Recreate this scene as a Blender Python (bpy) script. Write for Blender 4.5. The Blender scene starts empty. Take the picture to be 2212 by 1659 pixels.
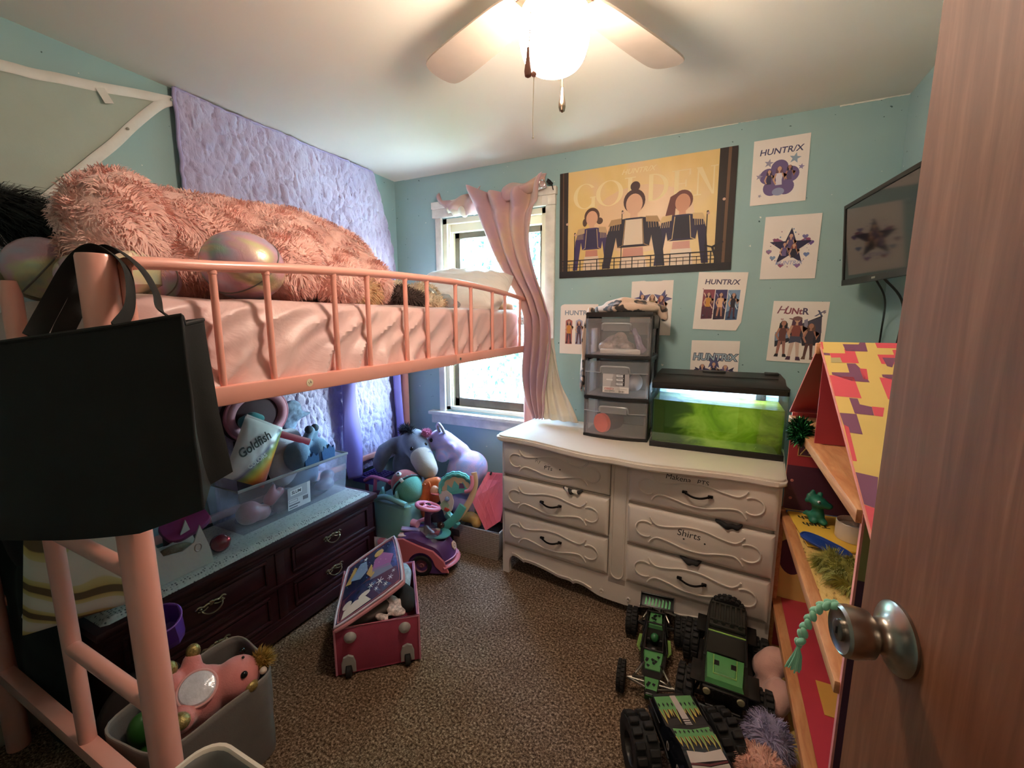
import bpy, bmesh, math, random
import numpy as np
from mathutils import Vector, Matrix, Euler, noise
random.seed(7)
SC = bpy.context.scene
COL = SC.collection
PI = math.pi

# ---------------------------------------------------------------- materials
def lin(c):
    if isinstance(c, str):
        c = c.lstrip('#'); c = [int(c[i:i+2], 16)/255 for i in (0, 2, 4)]
    return tuple((x/12.92 if x <= .04045 else ((x+.055)/1.055)**2.4) for x in c[:3]) + (1.0,)

class NT:
    """small helper around a material's node tree"""
    def __init__(s, name):
        s.m = bpy.data.materials.new(name); s.m.use_nodes = True
        s.t = s.m.node_tree; s.n = s.t.nodes; s.l = s.t.links
        s.b = s.n['Principled BSDF']; s.out = s.n['Material Output']
    def node(s, typ, **kw):
        nd = s.n.new(typ)
        for k, v in kw.items():
            if k in nd.inputs: nd.inputs[k].default_value = v
            else: setattr(nd, k, v)
        return nd
    def link(s, a, b): s.l.new(a, b)
    def coord(s, kind='Object', scale=(1, 1, 1), rot=(0, 0, 0)):
        c = s.node('ShaderNodeTexCoord'); mp = s.node('ShaderNodeMapping')
        mp.inputs['Scale'].default_value = scale; mp.inputs['Rotation'].default_value = rot
        s.link(c.outputs[kind], mp.inputs['Vector']); return mp.outputs['Vector']
    def noise(s, vec, scale, detail=4, rough=.55, dist=0):
        n = s.node('ShaderNodeTexNoise'); n.inputs['Scale'].default_value = scale
        n.inputs['Detail'].default_value = detail; n.inputs['Roughness'].default_value = rough
        n.inputs['Distortion'].default_value = dist
        s.link(vec, n.inputs['Vector']); return n.outputs['Fac']
    def ramp(s, fac, stops, interp='LINEAR'):
        r = s.node('ShaderNodeValToRGB'); e = r.color_ramp.elements; r.color_ramp.interpolation = interp
        while len(e) < len(stops): e.new(.5)
        for el, (p, c) in zip(e, stops):
            el.position = p; el.color = lin(c) if not isinstance(c, float) else (c, c, c, 1)
        s.link(fac, r.inputs['Fac']); return r.outputs['Color']
    def mix(s, fac, a, b, mode='MIX'):
        m = s.node('ShaderNodeMix', data_type='RGBA', blend_type=mode)
        for i, v in ((0, fac), (6, a), (7, b)):
            if hasattr(v, 'node'): s.link(v, m.inputs[i])
            else: m.inputs[i].default_value = v
        return m.outputs[2]
    def bump(s, h, strength=.3, dist=.01, normal=None):
        b = s.node('ShaderNodeBump'); b.inputs['Strength'].default_value = strength; b.inputs['Distance'].default_value = dist
        s.link(h, b.inputs['Height'])
        if normal: s.link(normal, b.inputs['Normal'])
        s.link(b.outputs['Normal'], s.b.inputs['Normal']); return b.outputs['Normal']
    def base(s, c):
        if hasattr(c, 'node'): s.link(c, s.b.inputs['Base Color'])
        else: s.b.inputs['Base Color'].default_value = c
        return s

MATS = {}
def mat(name, color='#cccccc', rough=.5, metal=0., vary=0., vscale=8., bump=0., bscale=60., coat=0., sheen=0., spec=.5, bdist=.003):
    """plain surface with gentle procedural colour variation and bump"""
    if name in MATS: return MATS[name]
    t = NT(name); t.b.inputs['Roughness'].default_value = rough; t.b.inputs['Metallic'].default_value = metal
    t.b.inputs['Coat Weight'].default_value = coat; t.b.inputs['Sheen Weight'].default_value = sheen
    t.b.inputs['Specular IOR Level'].default_value = spec
    c = lin(color); v = t.coord()
    if vary:
        f = t.noise(v, vscale)
        d = tuple(x*(1-vary) for x in c[:3]) + (1,); l = tuple(min(1, x*(1+vary)) for x in c[:3]) + (1,)
        r = t.node('ShaderNodeValToRGB'); r.color_ramp.elements[0].position = .3; r.color_ramp.elements[1].position = .7
        r.color_ramp.elements[0].color = d; r.color_ramp.elements[1].color = l
        t.link(f, r.inputs['Fac']); t.base(r.outputs['Color'])
    else: t.base(c)
    if bump: t.bump(t.noise(v, bscale, 3), bump, bdist)
    MATS[name] = t.m; return t.m

def thin_glass(name, tint='#ffffff', gloss=.08, rough=.03, haze=0., haze_col='#dddddd'):
    """thin sheet of clear or frosted plastic / glass"""
    if name in MATS: return MATS[name]
    t = NT(name); t.n.remove(t.b)
    tr = t.node('ShaderNodeBsdfTransparent'); tr.inputs['Color'].default_value = lin(tint)
    gl = t.node('ShaderNodeBsdfGlossy'); gl.inputs['Roughness'].default_value = rough
    mx = t.node('ShaderNodeMixShader'); mx.inputs[0].default_value = gloss
    t.link(tr.outputs[0], mx.inputs[1]); t.link(gl.outputs[0], mx.inputs[2]); last = mx
    if haze:
        df = t.node('ShaderNodeBsdfDiffuse'); df.inputs['Color'].default_value = lin(haze_col)
        tl = t.node('ShaderNodeBsdfTranslucent'); tl.inputs['Color'].default_value = lin(haze_col)
        ad = t.node('ShaderNodeMixShader'); ad.inputs[0].default_value = .5
        t.link(df.outputs[0], ad.inputs[1]); t.link(tl.outputs[0], ad.inputs[2])
        m2 = t.node('ShaderNodeMixShader'); m2.inputs[0].default_value = haze
        t.link(mx.outputs[0], m2.inputs[1]); t.link(ad.outputs[0], m2.inputs[2]); last = m2
    t.link(last.outputs[0], t.out.inputs['Surface']); MATS[name] = t.m; return t.m

def emit(name, color, strength):
    if name in MATS: return MATS[name]
    t = NT(name); t.b.inputs['Emission Color'].default_value = lin(color); t.b.inputs['Emission Strength'].default_value = strength
    t.base(lin(color)); MATS[name] = t.m; return t.m

# ---------------------------------------------------------------- mesh builder
def frame(z, up=(0, 0, 1)):
    z = Vector(z).normalized(); u = Vector(up)
    if abs(z.dot(u)) > .98: u = Vector((1, 0, 0)) if abs(z.x) < .9 else Vector((0, 1, 0))
    x = u.cross(z).normalized(); y = z.cross(x)
    return Matrix((x, y, z)).transposed()
def T(loc=(0, 0, 0), rot=(0, 0, 0), s=(1, 1, 1)):
    return Matrix.LocRotScale(Vector(loc), Euler(rot), Vector(s))
def plane_m(o, u, v):
    """matrix taking local x->u, y->v, z->u x v at origin o"""
    u = Vector(u).normalized(); w = u.cross(Vector(v)).normalized(); v = w.cross(u)
    m = Matrix((u, v, w)).transposed().to_4x4(); m.translation = Vector(o); return m

def spline(pts, n=8, closed=False):
    """Catmull-Rom through points"""
    P = [Vector(p) for p in pts]; out = []; N = len(P)
    rng = range(N if closed else N-1)
    for i in rng:
        p0 = P[i-1] if (i > 0 or closed) else P[0]*2-P[1]
        p1 = P[i]; p2 = P[(i+1) % N]
        p3 = P[(i+2) % N] if (i+2 < N or closed) else P[-1]*2-P[-2]
        for k in range(n):
            t = k/n
            out.append(.5*((2*p1)+(p2-p0)*t+(2*p0-5*p1+4*p2-p3)*t*t+(3*p1-p0-3*p2+p3)*t**3))
    if not closed: out.append(P[-1])
    return out

class MB:
    def __init__(s): s.v = []; s.f = []; s.m = []; s.sm = []
    def add(s, vs, fs, mi=0, smooth=False, M=None):
        o = len(s.v)
        s.v += [tuple(M @ Vector(v)) if M else tuple(v) for v in vs]
        for f in fs: s.f.append([i+o for i in f]); s.m.append(mi); s.sm.append(smooth)
        return s
    def box(s, c, size, mi=0, rot=(0, 0, 0), bev=0., seg=2, M=None, taper=None):
        bm = bmesh.new(); bmesh.ops.create_cube(bm, size=1)
        for v in bm.verts: v.co = Vector((v.co.x*size[0], v.co.y*size[1], v.co.z*size[2]))
        if taper:
            for v in bm.verts:
                if v.co.z > 0: v.co.x *= taper[0]; v.co.y *= taper[1]
        if bev: bmesh.ops.bevel(bm, geom=bm.edges[:], offset=bev, segments=seg, profile=.5, affect='EDGES', clamp_overlap=True)
        m = T(c, rot); m = M @ m if M else m
        bm.verts.index_update()
        s.add([v.co.copy() for v in bm.verts], [[v.index for v in f.verts] for f in bm.faces], mi, bool(bev), m); bm.free(); return s
    def b2(s, a, b, mi=0, bev=0., M=None, seg=2):
        """box from corner a to corner b"""
        return s.box([(p+q)/2 for p, q in zip(a, b)], [abs(q-p) for p, q in zip(a, b)], mi, bev=bev, M=M, seg=seg)
    def tube(s, pts, r, n=10, mi=0, closed=False, M=None, flat=1., up=(0, 0, 1), cap=True):
        P = [Vector(p) for p in pts]; N = len(P)
        R = r if isinstance(r, (list, tuple)) else [r]*N
        vs = []; X = None
        for i in range(N):
            a = P[i-1] if (i > 0 or closed) else P[0]; b = P[(i+1) % N] if (i < N-1 or closed) else P[-1]
            t = (b-a)
            if t.length < 1e-9: t = Vector((0, 0, 1))
            t.normalize()
            if X is None: X = frame(t, up).col[0].copy()
            X = (X-t*X.dot(t)); X.normalize(); Y = t.cross(X)
            for k in range(n):
                a_ = 2*PI*k/n; vs.append(P[i]+X*(math.cos(a_)*R[i])+Y*(math.sin(a_)*R[i]*flat))
        fs = []
        for i in range(N if closed else N-1):
            j = (i+1) % N
            for k in range(n): fs.append([i*n+k, i*n+(k+1) % n, j*n+(k+1) % n, j*n+k])
        if not closed and cap: fs += [list(range(n))[::-1], [(N-1)*n+k for k in range(n)]]
        return s.add(vs, fs, mi, True, M)
    def cyl(s, a, b, r, r2=None, n=24, mi=0, M=None, bev=0.):
        a, b = Vector(a), Vector(b); r2 = r if r2 is None else r2
        if bev:
            d = (b-a).normalized()*bev
            return s.tube([a, a, a+d, b-d, b, b], [r*.0+1e-5, r-bev, r, r2, r2-bev, 1e-5], n, mi, M=M, cap=False) if False else s.tube([a, a+d, b-d, b], [r-bev, r, r2, r2-bev], n, mi, M=M)
        return s.tube([a, b], [r, r2], n, mi, M=M)
    def lathe(s, prof, n=32, mi=0, M=None, smooth=True):
        vs = []; fs = []
        for (r, z) in prof:
            for k in range(n): a = 2*PI*k/n; vs.append((r*math.cos(a), r*math.sin(a), z))
        for i in range(len(prof)-1):
            for k in range(n): fs.append([i*n+k, i*n+(k+1) % n, (i+1)*n+(k+1) % n, (i+1)*n+k])
        return s.add(vs, fs, mi, smooth, M)
    def ball(s, c, r, n=16, mi=0, rot=(0, 0, 0), M=None):
        r = r if isinstance(r, (tuple, list)) else (r, r, r)
        vs = [(0, 0, 1)]; fs = []; h = n//2+1
        for i in range(1, h):
            for k in range(n):
                th = PI*i/h; ph = 2*PI*k/n; vs.append((math.sin(th)*math.cos(ph), math.sin(th)*math.sin(ph), math.cos(th)))
        vs.append((0, 0, -1)); L = len(vs)-1
        for k in range(n): fs.append([0, 1+k, 1+(k+1) % n]); fs.append([L, L-n+(k+1) % n, L-n+k])
        for i in range(h-2):
            for k in range(n): a = 1+i*n; fs.append([a+k, a+n+k, a+n+(k+1) % n, a+(k+1) % n])
        m = T(c, rot, r); m = M @ m if M else m
        return s.add(vs, fs, mi, True, m)
    def prism(s, poly, z0, z1, mi=0, M=None, smooth=False, bev=0.):
        n = len(poly); area = sum(poly[i][0]*poly[(i+1) % n][1]-poly[(i+1) % n][0]*poly[i][1] for i in range(n))
        if area < 0: poly = poly[::-1]
        vs = [(p[0], p[1], z0) for p in poly]+[(p[0], p[1], z1) for p in poly]
        fs = [list(range(n))[::-1], list(range(n, 2*n))]+[[i, (i+1) % n, n+(i+1) % n, n+i] for i in range(n)]
        if bev:
            bm = bmesh.new(); vv = [bm.verts.new(v) for v in vs]
            for f in fs: bm.faces.new([vv[i] for i in f])
            ed = [e for e in bm.edges if len({round(v.co.z, 6) for v in e.verts}) == 1]
            bmesh.ops.bevel(bm, geom=ed, offset=bev, segments=2, profile=.5, affect='EDGES', clamp_overlap=True)
            bm.verts.index_update()
            s.add([v.co.copy() for v in bm.verts], [[v.index for v in f.verts] for f in bm.faces], mi, smooth, M); bm.free(); return s
        return s.add(vs, fs, mi, smooth, M)
    def poly(s, pts, z=0., mi=0, M=None):
        """single flat polygon facing +z of M"""
        n = len(pts); area = sum(pts[i][0]*pts[(i+1) % n][1]-pts[(i+1) % n][0]*pts[i][1] for i in range(n))
        if area < 0: pts = pts[::-1]
        return s.add([(p[0], p[1], z) for p in pts], [list(range(n))], mi, False, M)
    def grid(s, fn, nu, nv, mi=0, M=None, cu=False, smooth=True):
        vs = []; fs = []
        for i in range(nu+(0 if cu else 1)):
            for j in range(nv+1): vs.append(fn(i/nu, j/nv))
        R = nu+(0 if cu else 1)
        for i in range(nu):
            for j in range(nv):
                a = i*(nv+1)+j; b = ((i+1) % R)*(nv+1)+j; fs.append([a, b, b+1, a+1])
        return s.add(vs, fs, mi, smooth, M)
    def text(s, body, size, z=0., mi=0, M=None, at=(0, 0), align='CENTER', shear=0., spacing=1., bold=0., sx=1.):
        vs, fs = text_mesh(body, size, align, shear, spacing, bold)
        return s.add([(v[0]*sx+at[0], v[1]+at[1], z) for v in vs], fs, mi, False, M)
    def build(s, name, mats, parent=None, local=False, solid=0., auto=True):
        me = bpy.data.meshes.new(name); me.from_pydata([tuple(v) for v in s.v], [], s.f)
        for m in (mats if isinstance(mats, (list, tuple)) else [mats]): me.materials.append(m)
        me.polygons.foreach_set('material_index', s.m); me.polygons.foreach_set('use_smooth', s.sm); me.update()
        if auto and any(s.sm): me.set_sharp_from_angle(angle=math.radians(42))
        o = bpy.data.objects.new(name, me); COL.objects.link(o)
        if solid:
            md = o.modifiers.new('thickness', 'SOLIDIFY'); md.thickness = solid; md.offset = 0
        if parent is not None:
            o.parent = parent
            if not local: o.matrix_parent_inverse = wm(parent).inverted()
        return o

def wm(o):
    m = o.matrix_basis.copy()
    if o.parent: m = wm(o.parent) @ o.matrix_parent_inverse @ m
    return m

_tc = {}
def text_mesh(body, size, align='CENTER', shear=0., spacing=1., bold=0.):
    cu = bpy.data.curves.new('t', 'FONT'); cu.body = body; cu.size = size; cu.align_x = align; cu.align_y = 'CENTER'
    cu.shear = shear; cu.space_character = spacing; cu.offset = bold; cu.resolution_u = 3; cu.fill_mode = 'FRONT'
    o = bpy.data.objects.new('t', cu); COL.objects.link(o); bpy.context.view_layer.update()
    me = o.evaluated_get(bpy.context.evaluated_depsgraph_get()).to_mesh()
    vs = [tuple(v.co) for v in me.vertices]; fs = [list(p.vertices) for p in me.polygons]
    o.to_mesh_clear(); bpy.data.objects.remove(o); bpy.data.curves.remove(cu); return vs, fs

def blob(parts, voxel=.012, smooth=6, M=None):
    """one continuous soft surface grown from overlapping ellipsoids / tapered limbs.
    parts: ('e', centre, radii, rot) or ('l', [points], [radii])"""
    b = MB()
    for p in parts:
        if p[0] == 'e': b.ball(p[1], p[2], 20, rot=p[3] if len(p) > 3 else (0, 0, 0))
        else:
            pts = [Vector(q) for q in p[1]]; rad = p[2]
            for i in range(len(pts)-1):
                L = (pts[i+1]-pts[i]).length; n = max(2, int(L/(min(rad[i], rad[i+1])*.45))+1)
                for k in range(n+1):
                    t = k/n; b.ball(pts[i].lerp(pts[i+1], t), rad[i]*(1-t)+rad[i+1]*t, 14)
    me = bpy.data.meshes.new('b'); me.from_pydata(b.v, [], b.f); o = bpy.data.objects.new('b', me); COL.objects.link(o)
    md = o.modifiers.new('r', 'REMESH'); md.mode = 'VOXEL'; md.voxel_size = voxel; md.use_smooth_shade = True
    if smooth:
        ms = o.modifiers.new('s', 'SMOOTH'); ms.iterations = smooth; ms.factor = .5
    bpy.context.view_layer.update()
    e = o.evaluated_get(bpy.context.evaluated_depsgraph_get()).to_mesh()
    vs = [(M @ v.co) if M else v.co.copy() for v in e.vertices]; fs = [list(p.vertices) for p in e.polygons]
    o.evaluated_get(bpy.context.evaluated_depsgraph_get()).to_mesh_clear() if False else o.to_mesh_clear()
    bpy.data.objects.remove(o); bpy.data.meshes.remove(me); return vs, fs

def fur(b, vs, fs, n, length, width, mi=0, lay=(0, 0, -1), layw=.6, jit=.5, clump=0., seed=1, keep=None):
    """grow n little tufts (thin bent blades) on a surface and add them to builder b"""
    rng = np.random.default_rng(seed)
    V = np.array([tuple(v) for v in vs]); tri = []
    for f in fs:
        for k in range(1, len(f)-1): tri.append((f[0], f[k], f[k+1]))
    tri = np.array(tri); A, B, C_ = V[tri[:, 0]], V[tri[:, 1]], V[tri[:, 2]]
    N = np.cross(B-A, C_-A); ar = np.linalg.norm(N, axis=1); N = N/np.maximum(ar[:, None], 1e-12)
    VN = np.zeros_like(V)
    for k in range(3): np.add.at(VN, tri[:, k], N*ar[:, None])
    VN /= np.maximum(np.linalg.norm(VN, axis=1)[:, None], 1e-12)
    idx = rng.choice(len(tri), n, p=ar/ar.sum()); u = rng.random(n); w = rng.random(n); fl = u+w > 1; u[fl] = 1-u[fl]; w[fl] = 1-w[fl]
    P = A[idx]+(B-A)[idx]*u[:, None]+(C_-A)[idx]*w[:, None]
    Nn = VN[tri[idx, 0]]*(1-u-w)[:, None]+VN[tri[idx, 1]]*u[:, None]+VN[tri[idx, 2]]*w[:, None]
    if keep is not None:
        k = keep(P); P = P[k]; Nn = Nn[k]; n = len(P)
    L = np.array(lay, float); D = Nn+layw*L[None]+jit*(rng.random((n, 3))-.5)*1.6
    if clump:
        q = P/clump; D += .8*np.stack([np.sin(q[:, 0]*2.1+q[:, 1]*1.3), np.sin(q[:, 1]*1.9+q[:, 2]*2.3), np.sin(q[:, 2]*1.7+q[:, 0]*2.7)], 1)
    D /= np.linalg.norm(D, axis=1)[:, None]
    ln = length*(.6+.8*rng.random(n))[:, None]
    S = np.cross(D, Nn+.01); S += .3*(rng.random((n, 3))-.5); S /= np.maximum(np.linalg.norm(S, axis=1)[:, None], 1e-9); S *= width
    mid = P+D*ln*.5+Nn*ln*.15; tip = P+D*ln+L[None]*ln*.25
    o = len(b.v); pts = np.stack([P-S, P+S, mid+S*.8, mid-S*.8, tip], 1).reshape(-1, 3)
    b.v += [tuple(p) for p in pts]
    for i in range(n):
        a = o+i*5; b.f.append([a, a+1, a+2, a+3]); b.f.append([a+3, a+2, a+4]); b.m += [mi, mi]; b.sm += [True, True]
    return b

# ---------------------------------------------------------------- scene bookkeeping
def tag(o, label, cat, group=None):
    o['label'] = label; o['category'] = cat
    if group: o['group'] = group
    return o
def thing(name, label, cat, loc=(0, 0, 0), rot=(0, 0, 0), group=None):
    o = bpy.data.objects.new(name, None); o.empty_display_size = .05; COL.objects.link(o)
    o.location = loc; o.rotation_euler = rot if isinstance(rot, tuple) else (0, 0, rot)
    return tag(o, label, cat, group)
def struct(o): o['kind'] = 'structure'; return o
def dup(root, loc, rot=None, label=None, group=None):
    """copy of a thing with its parts and sub-parts"""
    r = root.copy(); COL.objects.link(r); r.location = loc
    if rot is not None: r.rotation_euler = rot
    if label: r['label'] = label
    if group: r['group'] = group
    for ch in list(root.children):
        c = ch.copy(); COL.objects.link(c); c.parent = r
        for g in ch.children:
            d = g.copy(); COL.objects.link(d); d.parent = c
    return r
def N3(x, y=0., z=0.): return noise.noise(Vector((x, y, z)))
# ================================================================ the room
XL, XR, YB, YN, ZC = -1.985, .63, 2.368, -.16, 2.235
# camera: stands in the doorway, turned left and tilted slightly down
cam = bpy.data.cameras.new('camera'); cam.sensor_width = 36; cam.lens = 36*928.3/2212; cam.clip_start = .02
co = bpy.data.objects.new('camera', cam); COL.objects.link(co)
yw, pt = math.radians(-25.5), math.radians(8.72)
fw = Vector((math.sin(yw)*math.cos(pt), math.cos(yw)*math.cos(pt), -math.sin(pt)))
rt = Vector((math.cos(yw), -math.sin(yw), 0)); up = rt.cross(fw)
mm = Matrix((rt, up, -fw)).transposed().to_4x4(); mm.translation = (0, 0, 1.35); co.matrix_world = mm
SC.camera = co

# --- wall paint: teal with scuffs and touched-up patches
def wall_paint():
    t = NT('teal wall paint'); v = t.coord()
    a = t.ramp(t.noise(v, 2.2, 3), [(.35, '#92afb0'), (.65, '#9ab5b3')])
    sp = t.ramp(t.noise(v, 34, 2, .5), [(.77, 0.), (.785, 1.)])
    c = t.mix(sp, a, lin('#d9dccf'))
    dk = t.ramp(t.noise(t.coord(rot=(1, 2, 0)), 55, 1, .4), [(.79, 0.), (.80, 1.)])
    t.base(t.mix(dk, c, lin('#3f5a58'))); t.b.inputs['Roughness'].default_value = .55
    t.bump(t.noise(v, 140, 3), .12, .002); return t.m
MW = wall_paint()
def carpet():
    t = NT('brown carpet'); v = t.coord()
    f = t.noise(v, 118, 3, .8); g = t.noise(v, 5, 3); w = t.noise(v, 75, 2)
    c = t.ramp(f, [(.34, '#2c2019'), (.45, '#62503f'), (.55, '#8f7a66'), (.67, '#cdb9a3')])
    d = t.ramp(g, [(.3, '#d9cec4'), (.7, '#f6f2ee')])
    t.base(t.mix(1., c, d, 'MULTIPLY')); t.b.inputs['Roughness'].default_value = .95; t.b.inputs['Specular IOR Level'].default_value = .1
    h = t.mix(.5, f, w); t.bump(h, .6, .012); return t.m
MC = mat('ceiling paint', '#ece4d8', .8, vary=.03, vscale=1.5, bump=.08, bscale=120)
MTRIM = mat('worn white trim paint', '#d8d2c8', .5, vary=.1, vscale=9, bump=.2, bscale=30)
MHALL = mat('hallway paint', '#cfc4b4', .7)

WX0, WX1, WZ0, WZ1 = -1.615, -.915, .745, 1.965         # window opening in the back wall
b = MB()
b.b2((XL-.12, YB, -.1), (WX0, YB+.14, ZC+.1)).b2((WX1, YB, -.1), (XR+.12, YB+.14, ZC+.1))
b.b2((WX0, YB, -.1), (WX1, YB+.14, WZ0)).b2((WX0, YB, WZ1), (WX1, YB+.14, ZC+.1))
struct(b.build('wall_back', MW))
struct(MB().b2((XL-.12, YN-.12, -.1), (XL, YB, ZC+.1)).build('wall_left', MW))
struct(MB().b2((XR, YN-.12, -.1), (XR+.12, YB, ZC+.1)).build('wall_right', MW))
DX0, DX1, DZ = -.43, .345, 2.05
b = MB(); b.b2((XL, YN-.12, -.1), (DX0, YN, ZC+.1)).b2((DX1, YN-.12, -.1), (XR, YN, ZC+.1)).b2((DX0, YN-.12, DZ), (DX1, YN, ZC+.1))
struct(b.build('wall_front', MW))
struct(MB().b2((XL-.12, YN-1.5, -.12), (XR+.12, YB+.14, 0)).build('floor', carpet()))
struct(MB().b2((XL-.12, YN-1.5, ZC), (XR+.12, YB+.14, ZC+.12)).build('ceiling', MC))
# hallway behind the camera
b = MB(); b.b2((-1.9, YN-1.5, 0), (-1.8, YN-.12, ZC)).b2((XR+.02, YN-1.5, 0), (XR+.12, YN-.12, ZC)).b2((-1.8, YN-1.5, 0), (XR, YN-1.4, ZC))
struct(b.build('wall_hallway', MHALL))
# white crack of old paint along ceiling edge of the back wall, dark pin-marks
b = MB()
for (x0, x1, h) in ((-.60, -.28, .004), (-.28, .02, .006), (.03, .10, .003), (.40, .55, .009), (.55, .628, .006), (-1.9, -1.4, .003)):
    n = 14
    pts = [(x0+(x1-x0)*i/n, ZC-.001) for i in range(n+1)]+[(x1-(x1-x0)*i/n, ZC-h*(.5+.8*abs(N3(i*.7, x0*9)))) for i in range(n+1)]
    b.prism(pts, 0, .002, M=plane_m((0, YB, 0), (1, 0, 0), (0, 0, 1)))
struct(b.build('trim_1', mat('flaked white paint', '#e6e0d4', .8)))
# baseboards
MBASE = mat('baseboard paint', '#b9b2a4', .5)
struct(MB().b2((XL, YB-.012, 0), (XR, YB, .08), bev=.003).build('baseboard_back', MBASE))
struct(MB().b2((XL, YN, 0), (XL+.012, YB-.012, .08), bev=.003).build('baseboard_left', MBASE))
struct(MB().b2((XR-.012, YN, 0), (XR, YB-.012, .08), bev=.003).build('baseboard_right', MBASE))

# --- window: worn white casing, cream jambs, dark bronze sashes, glass
MCASE = mat('chipped window casing', '#ddd6cc', .55, vary=.14, vscale=14, bump=.35, bscale=25)
MSASH = mat('dark bronze sash', '#54483c', .45, vary=.2, vscale=20)
MJAMB = mat('cream vinyl jamb', '#d9d2bd', .4)
MGLASS = thin_glass('window glass', '#f4fbfb', .05, .01)
w = struct(bpy.data.objects.new('window_1', None)); COL.objects.link(w); w.location = ((WX0+WX1)/2, YB, WZ0)
b = MB(); cw = .045
b.b2((WX0-cw, YB-.018, WZ0-.02), (WX0, YB+.004, WZ1+.005), bev=.004).b2((WX1, YB-.018, WZ0-.02), (WX1+cw+.012, YB+.004, WZ1+.005), bev=.004)
b.b2((WX0-cw-.02, YB-.022, WZ1+.005), (WX1+cw+.014, YB+.004, WZ1+.058), bev=.004).b2((WX0-cw-.02, YB-.03, WZ1+.058), (WX1+cw+.02, YB+.004, WZ1+.10), bev=.004)
b.b2((WX0-cw-.07, YB-.016, WZ0-.10), (WX1+cw+.05, YB+.004, WZ0-.035), bev=.004)
b.build('window_frame', MCASE, w)
b = MB(); b.b2((WX0-cw-.075, YB-.05, WZ0-.036), (WX1+cw+.06, YB+.03, WZ0-.012), bev=.006); b.build('window_sill', MCASE, w)
b = MB(); y0, y1 = YB+.004, YB+.135
b.b2((WX0, y0, WZ0), (WX0+.028, y1, WZ1)).b2((WX1-.028, y0, WZ0), (WX1, y1, WZ1)).b2((WX0, y0, WZ1-.03), (WX1, y1, WZ1)).b2((WX0, y0, WZ0-.012), (WX1, y1, WZ0+.02))
for i in range(3): b.b2((WX0+.028, y0+.02+.03*i, WZ0), (WX0+.036, y0+.03+.03*i, WZ1)); b.b2((WX1-.036, y0+.02+.03*i, WZ0), (WX1-.028, y0+.03+.03*i, WZ1))
b.build('jamb', MJAMB, w)
def sash(nm, z0, z1, y, bot, top):
    b = MB(); a0, a1 = WX0+.036, WX1-.036
    b.b2((a0, y, z0), (a0+.036, y+.03, z1), bev=.003).b2((a1-.036, y, z0), (a1, y+.03, z1), bev=.003)
    b.b2((a0, y, z0), (a1, y+.03, z0+bot), bev=.003).b2((a0, y, z1-top), (a1, y+.03, z1), bev=.003)
    o = b.build(nm, MSASH, w)
    p = MB().b2((a0+.03, y+.012, z0+bot-.01), (a1-.03, y+.016, z1-top+.01)).build('pane', MGLASS, o); return o
sash('sash', WZ0+.02, WZ0+.60, YB+.05, .055, .035)
sash('sash', WZ0+.575, WZ1-.06, YB+.085, .035, .05)
b = MB().b2((WX0+.028, YB+.04, WZ1-.075), (WX1-.028, YB+.1, WZ1-.03)); b.build('head_stop', MJAMB, w)
b = MB(); b.b2((WX0+.28, YB+.035, WZ0+.60), (WX0+.34, YB+.055, WZ0+.615), bev=.003); b.build('sash_lock', MSASH, w)

# --- outside: bright yard with a pale paving, hedge and shrubs
MLEAF = [mat('hedge leaves', '#86b8b4', .6, vary=.3, vscale=30), mat('shrub leaves', '#5f9a76', .6, vary=.3, vscale=30)]
def leafy(name, label, cx, cy, rx, ry, z0, z1, n, m, group, size=.05, seed=0):
    rng = random.Random(seed); b = MB()
    for i in range(n):
        a = rng.random()*2*PI; r = math.sqrt(rng.random()); z = rng.random(); prof = 1-.35*z if z < .8 else (1-z)*2.6+.2
        p = Vector((cx+rx*r*prof*math.cos(a), cy+ry*r*prof*math.sin(a), z0+(z1-z0)*z)); s = size*(.6+.8*rng.random())
        R = Euler((rng.random()*6, rng.random()*6, rng.random()*6)).to_matrix().to_4x4(); R.translation = p
        b.add([(-s, 0, 0), (-.2*s, -.45*s, .1*s), (s, 0, 0), (-.2*s, .45*s, .1*s)], [[0, 1, 2, 3]], 0, False, R)
    t = thing(name, label, 'shrub', (cx, cy, z0), group=group)
    b.build('foliage', m, t); MB().tube(spline([(cx, cy, z0), (cx+.05, cy, (z0+z1)/2), (cx, cy+.03, z1-.2)]), [.03]*17, 8).build('stem', mat('bark', '#5d4a3a', .9), t)
leafy('hedge_bush', 'tall dense hedge outside behind the upper window sash', -1.9, 6.6, 3.4, 1.2, -.35, 5.2, 26000, MLEAF[0], None, .10, 3)
leafy('yard_shrub', 'loose green shrub outside low behind the lower window pane', -1.95, 4.0, .42, .4, -.35, 1.05, 900, MLEAF[1], None, .055, 5)
gm = MB().b2((-12, YB+.2, -.45), (9, 16, -.35)); struct(gm.build('ground', mat('pale sunlit ground', '#cfd6c4', .9, vary=.12, vscale=3)))

# --- light: daylight and the fan's lamp
wd = bpy.data.worlds.new('sky'); SC.world = wd; wd.use_nodes = True
bg = wd.node_tree.nodes['Background']; sk = wd.node_tree.nodes.new('ShaderNodeTexSky'); sk.sky_type = 'NISHITA'
sk.sun_elevation = math.radians(58); sk.sun_rotation = math.radians(200); sk.sun_disc = False; sk.air_density = 1.2; sk.dust_density = 2.
wd.node_tree.links.new(sk.outputs[0], bg.inputs[0]); bg.inputs[1].default_value = 8.5
def light(kind, name, loc, power, color, **kw):
    l = bpy.data.lights.new(name, kind); l.energy = power; l.color = color
    for k, v in kw.items(): setattr(l, k, v)
    o = bpy.data.objects.new(name, l); COL.objects.link(o); o.location = loc; return o
p = light('AREA', 'window_portal', ((WX0+WX1)/2, YB+.15, (WZ0+WZ1)/2), 1, (1, 1, 1), shape='RECTANGLE', size=WX1-WX0, size_y=WZ1-WZ0)
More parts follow.
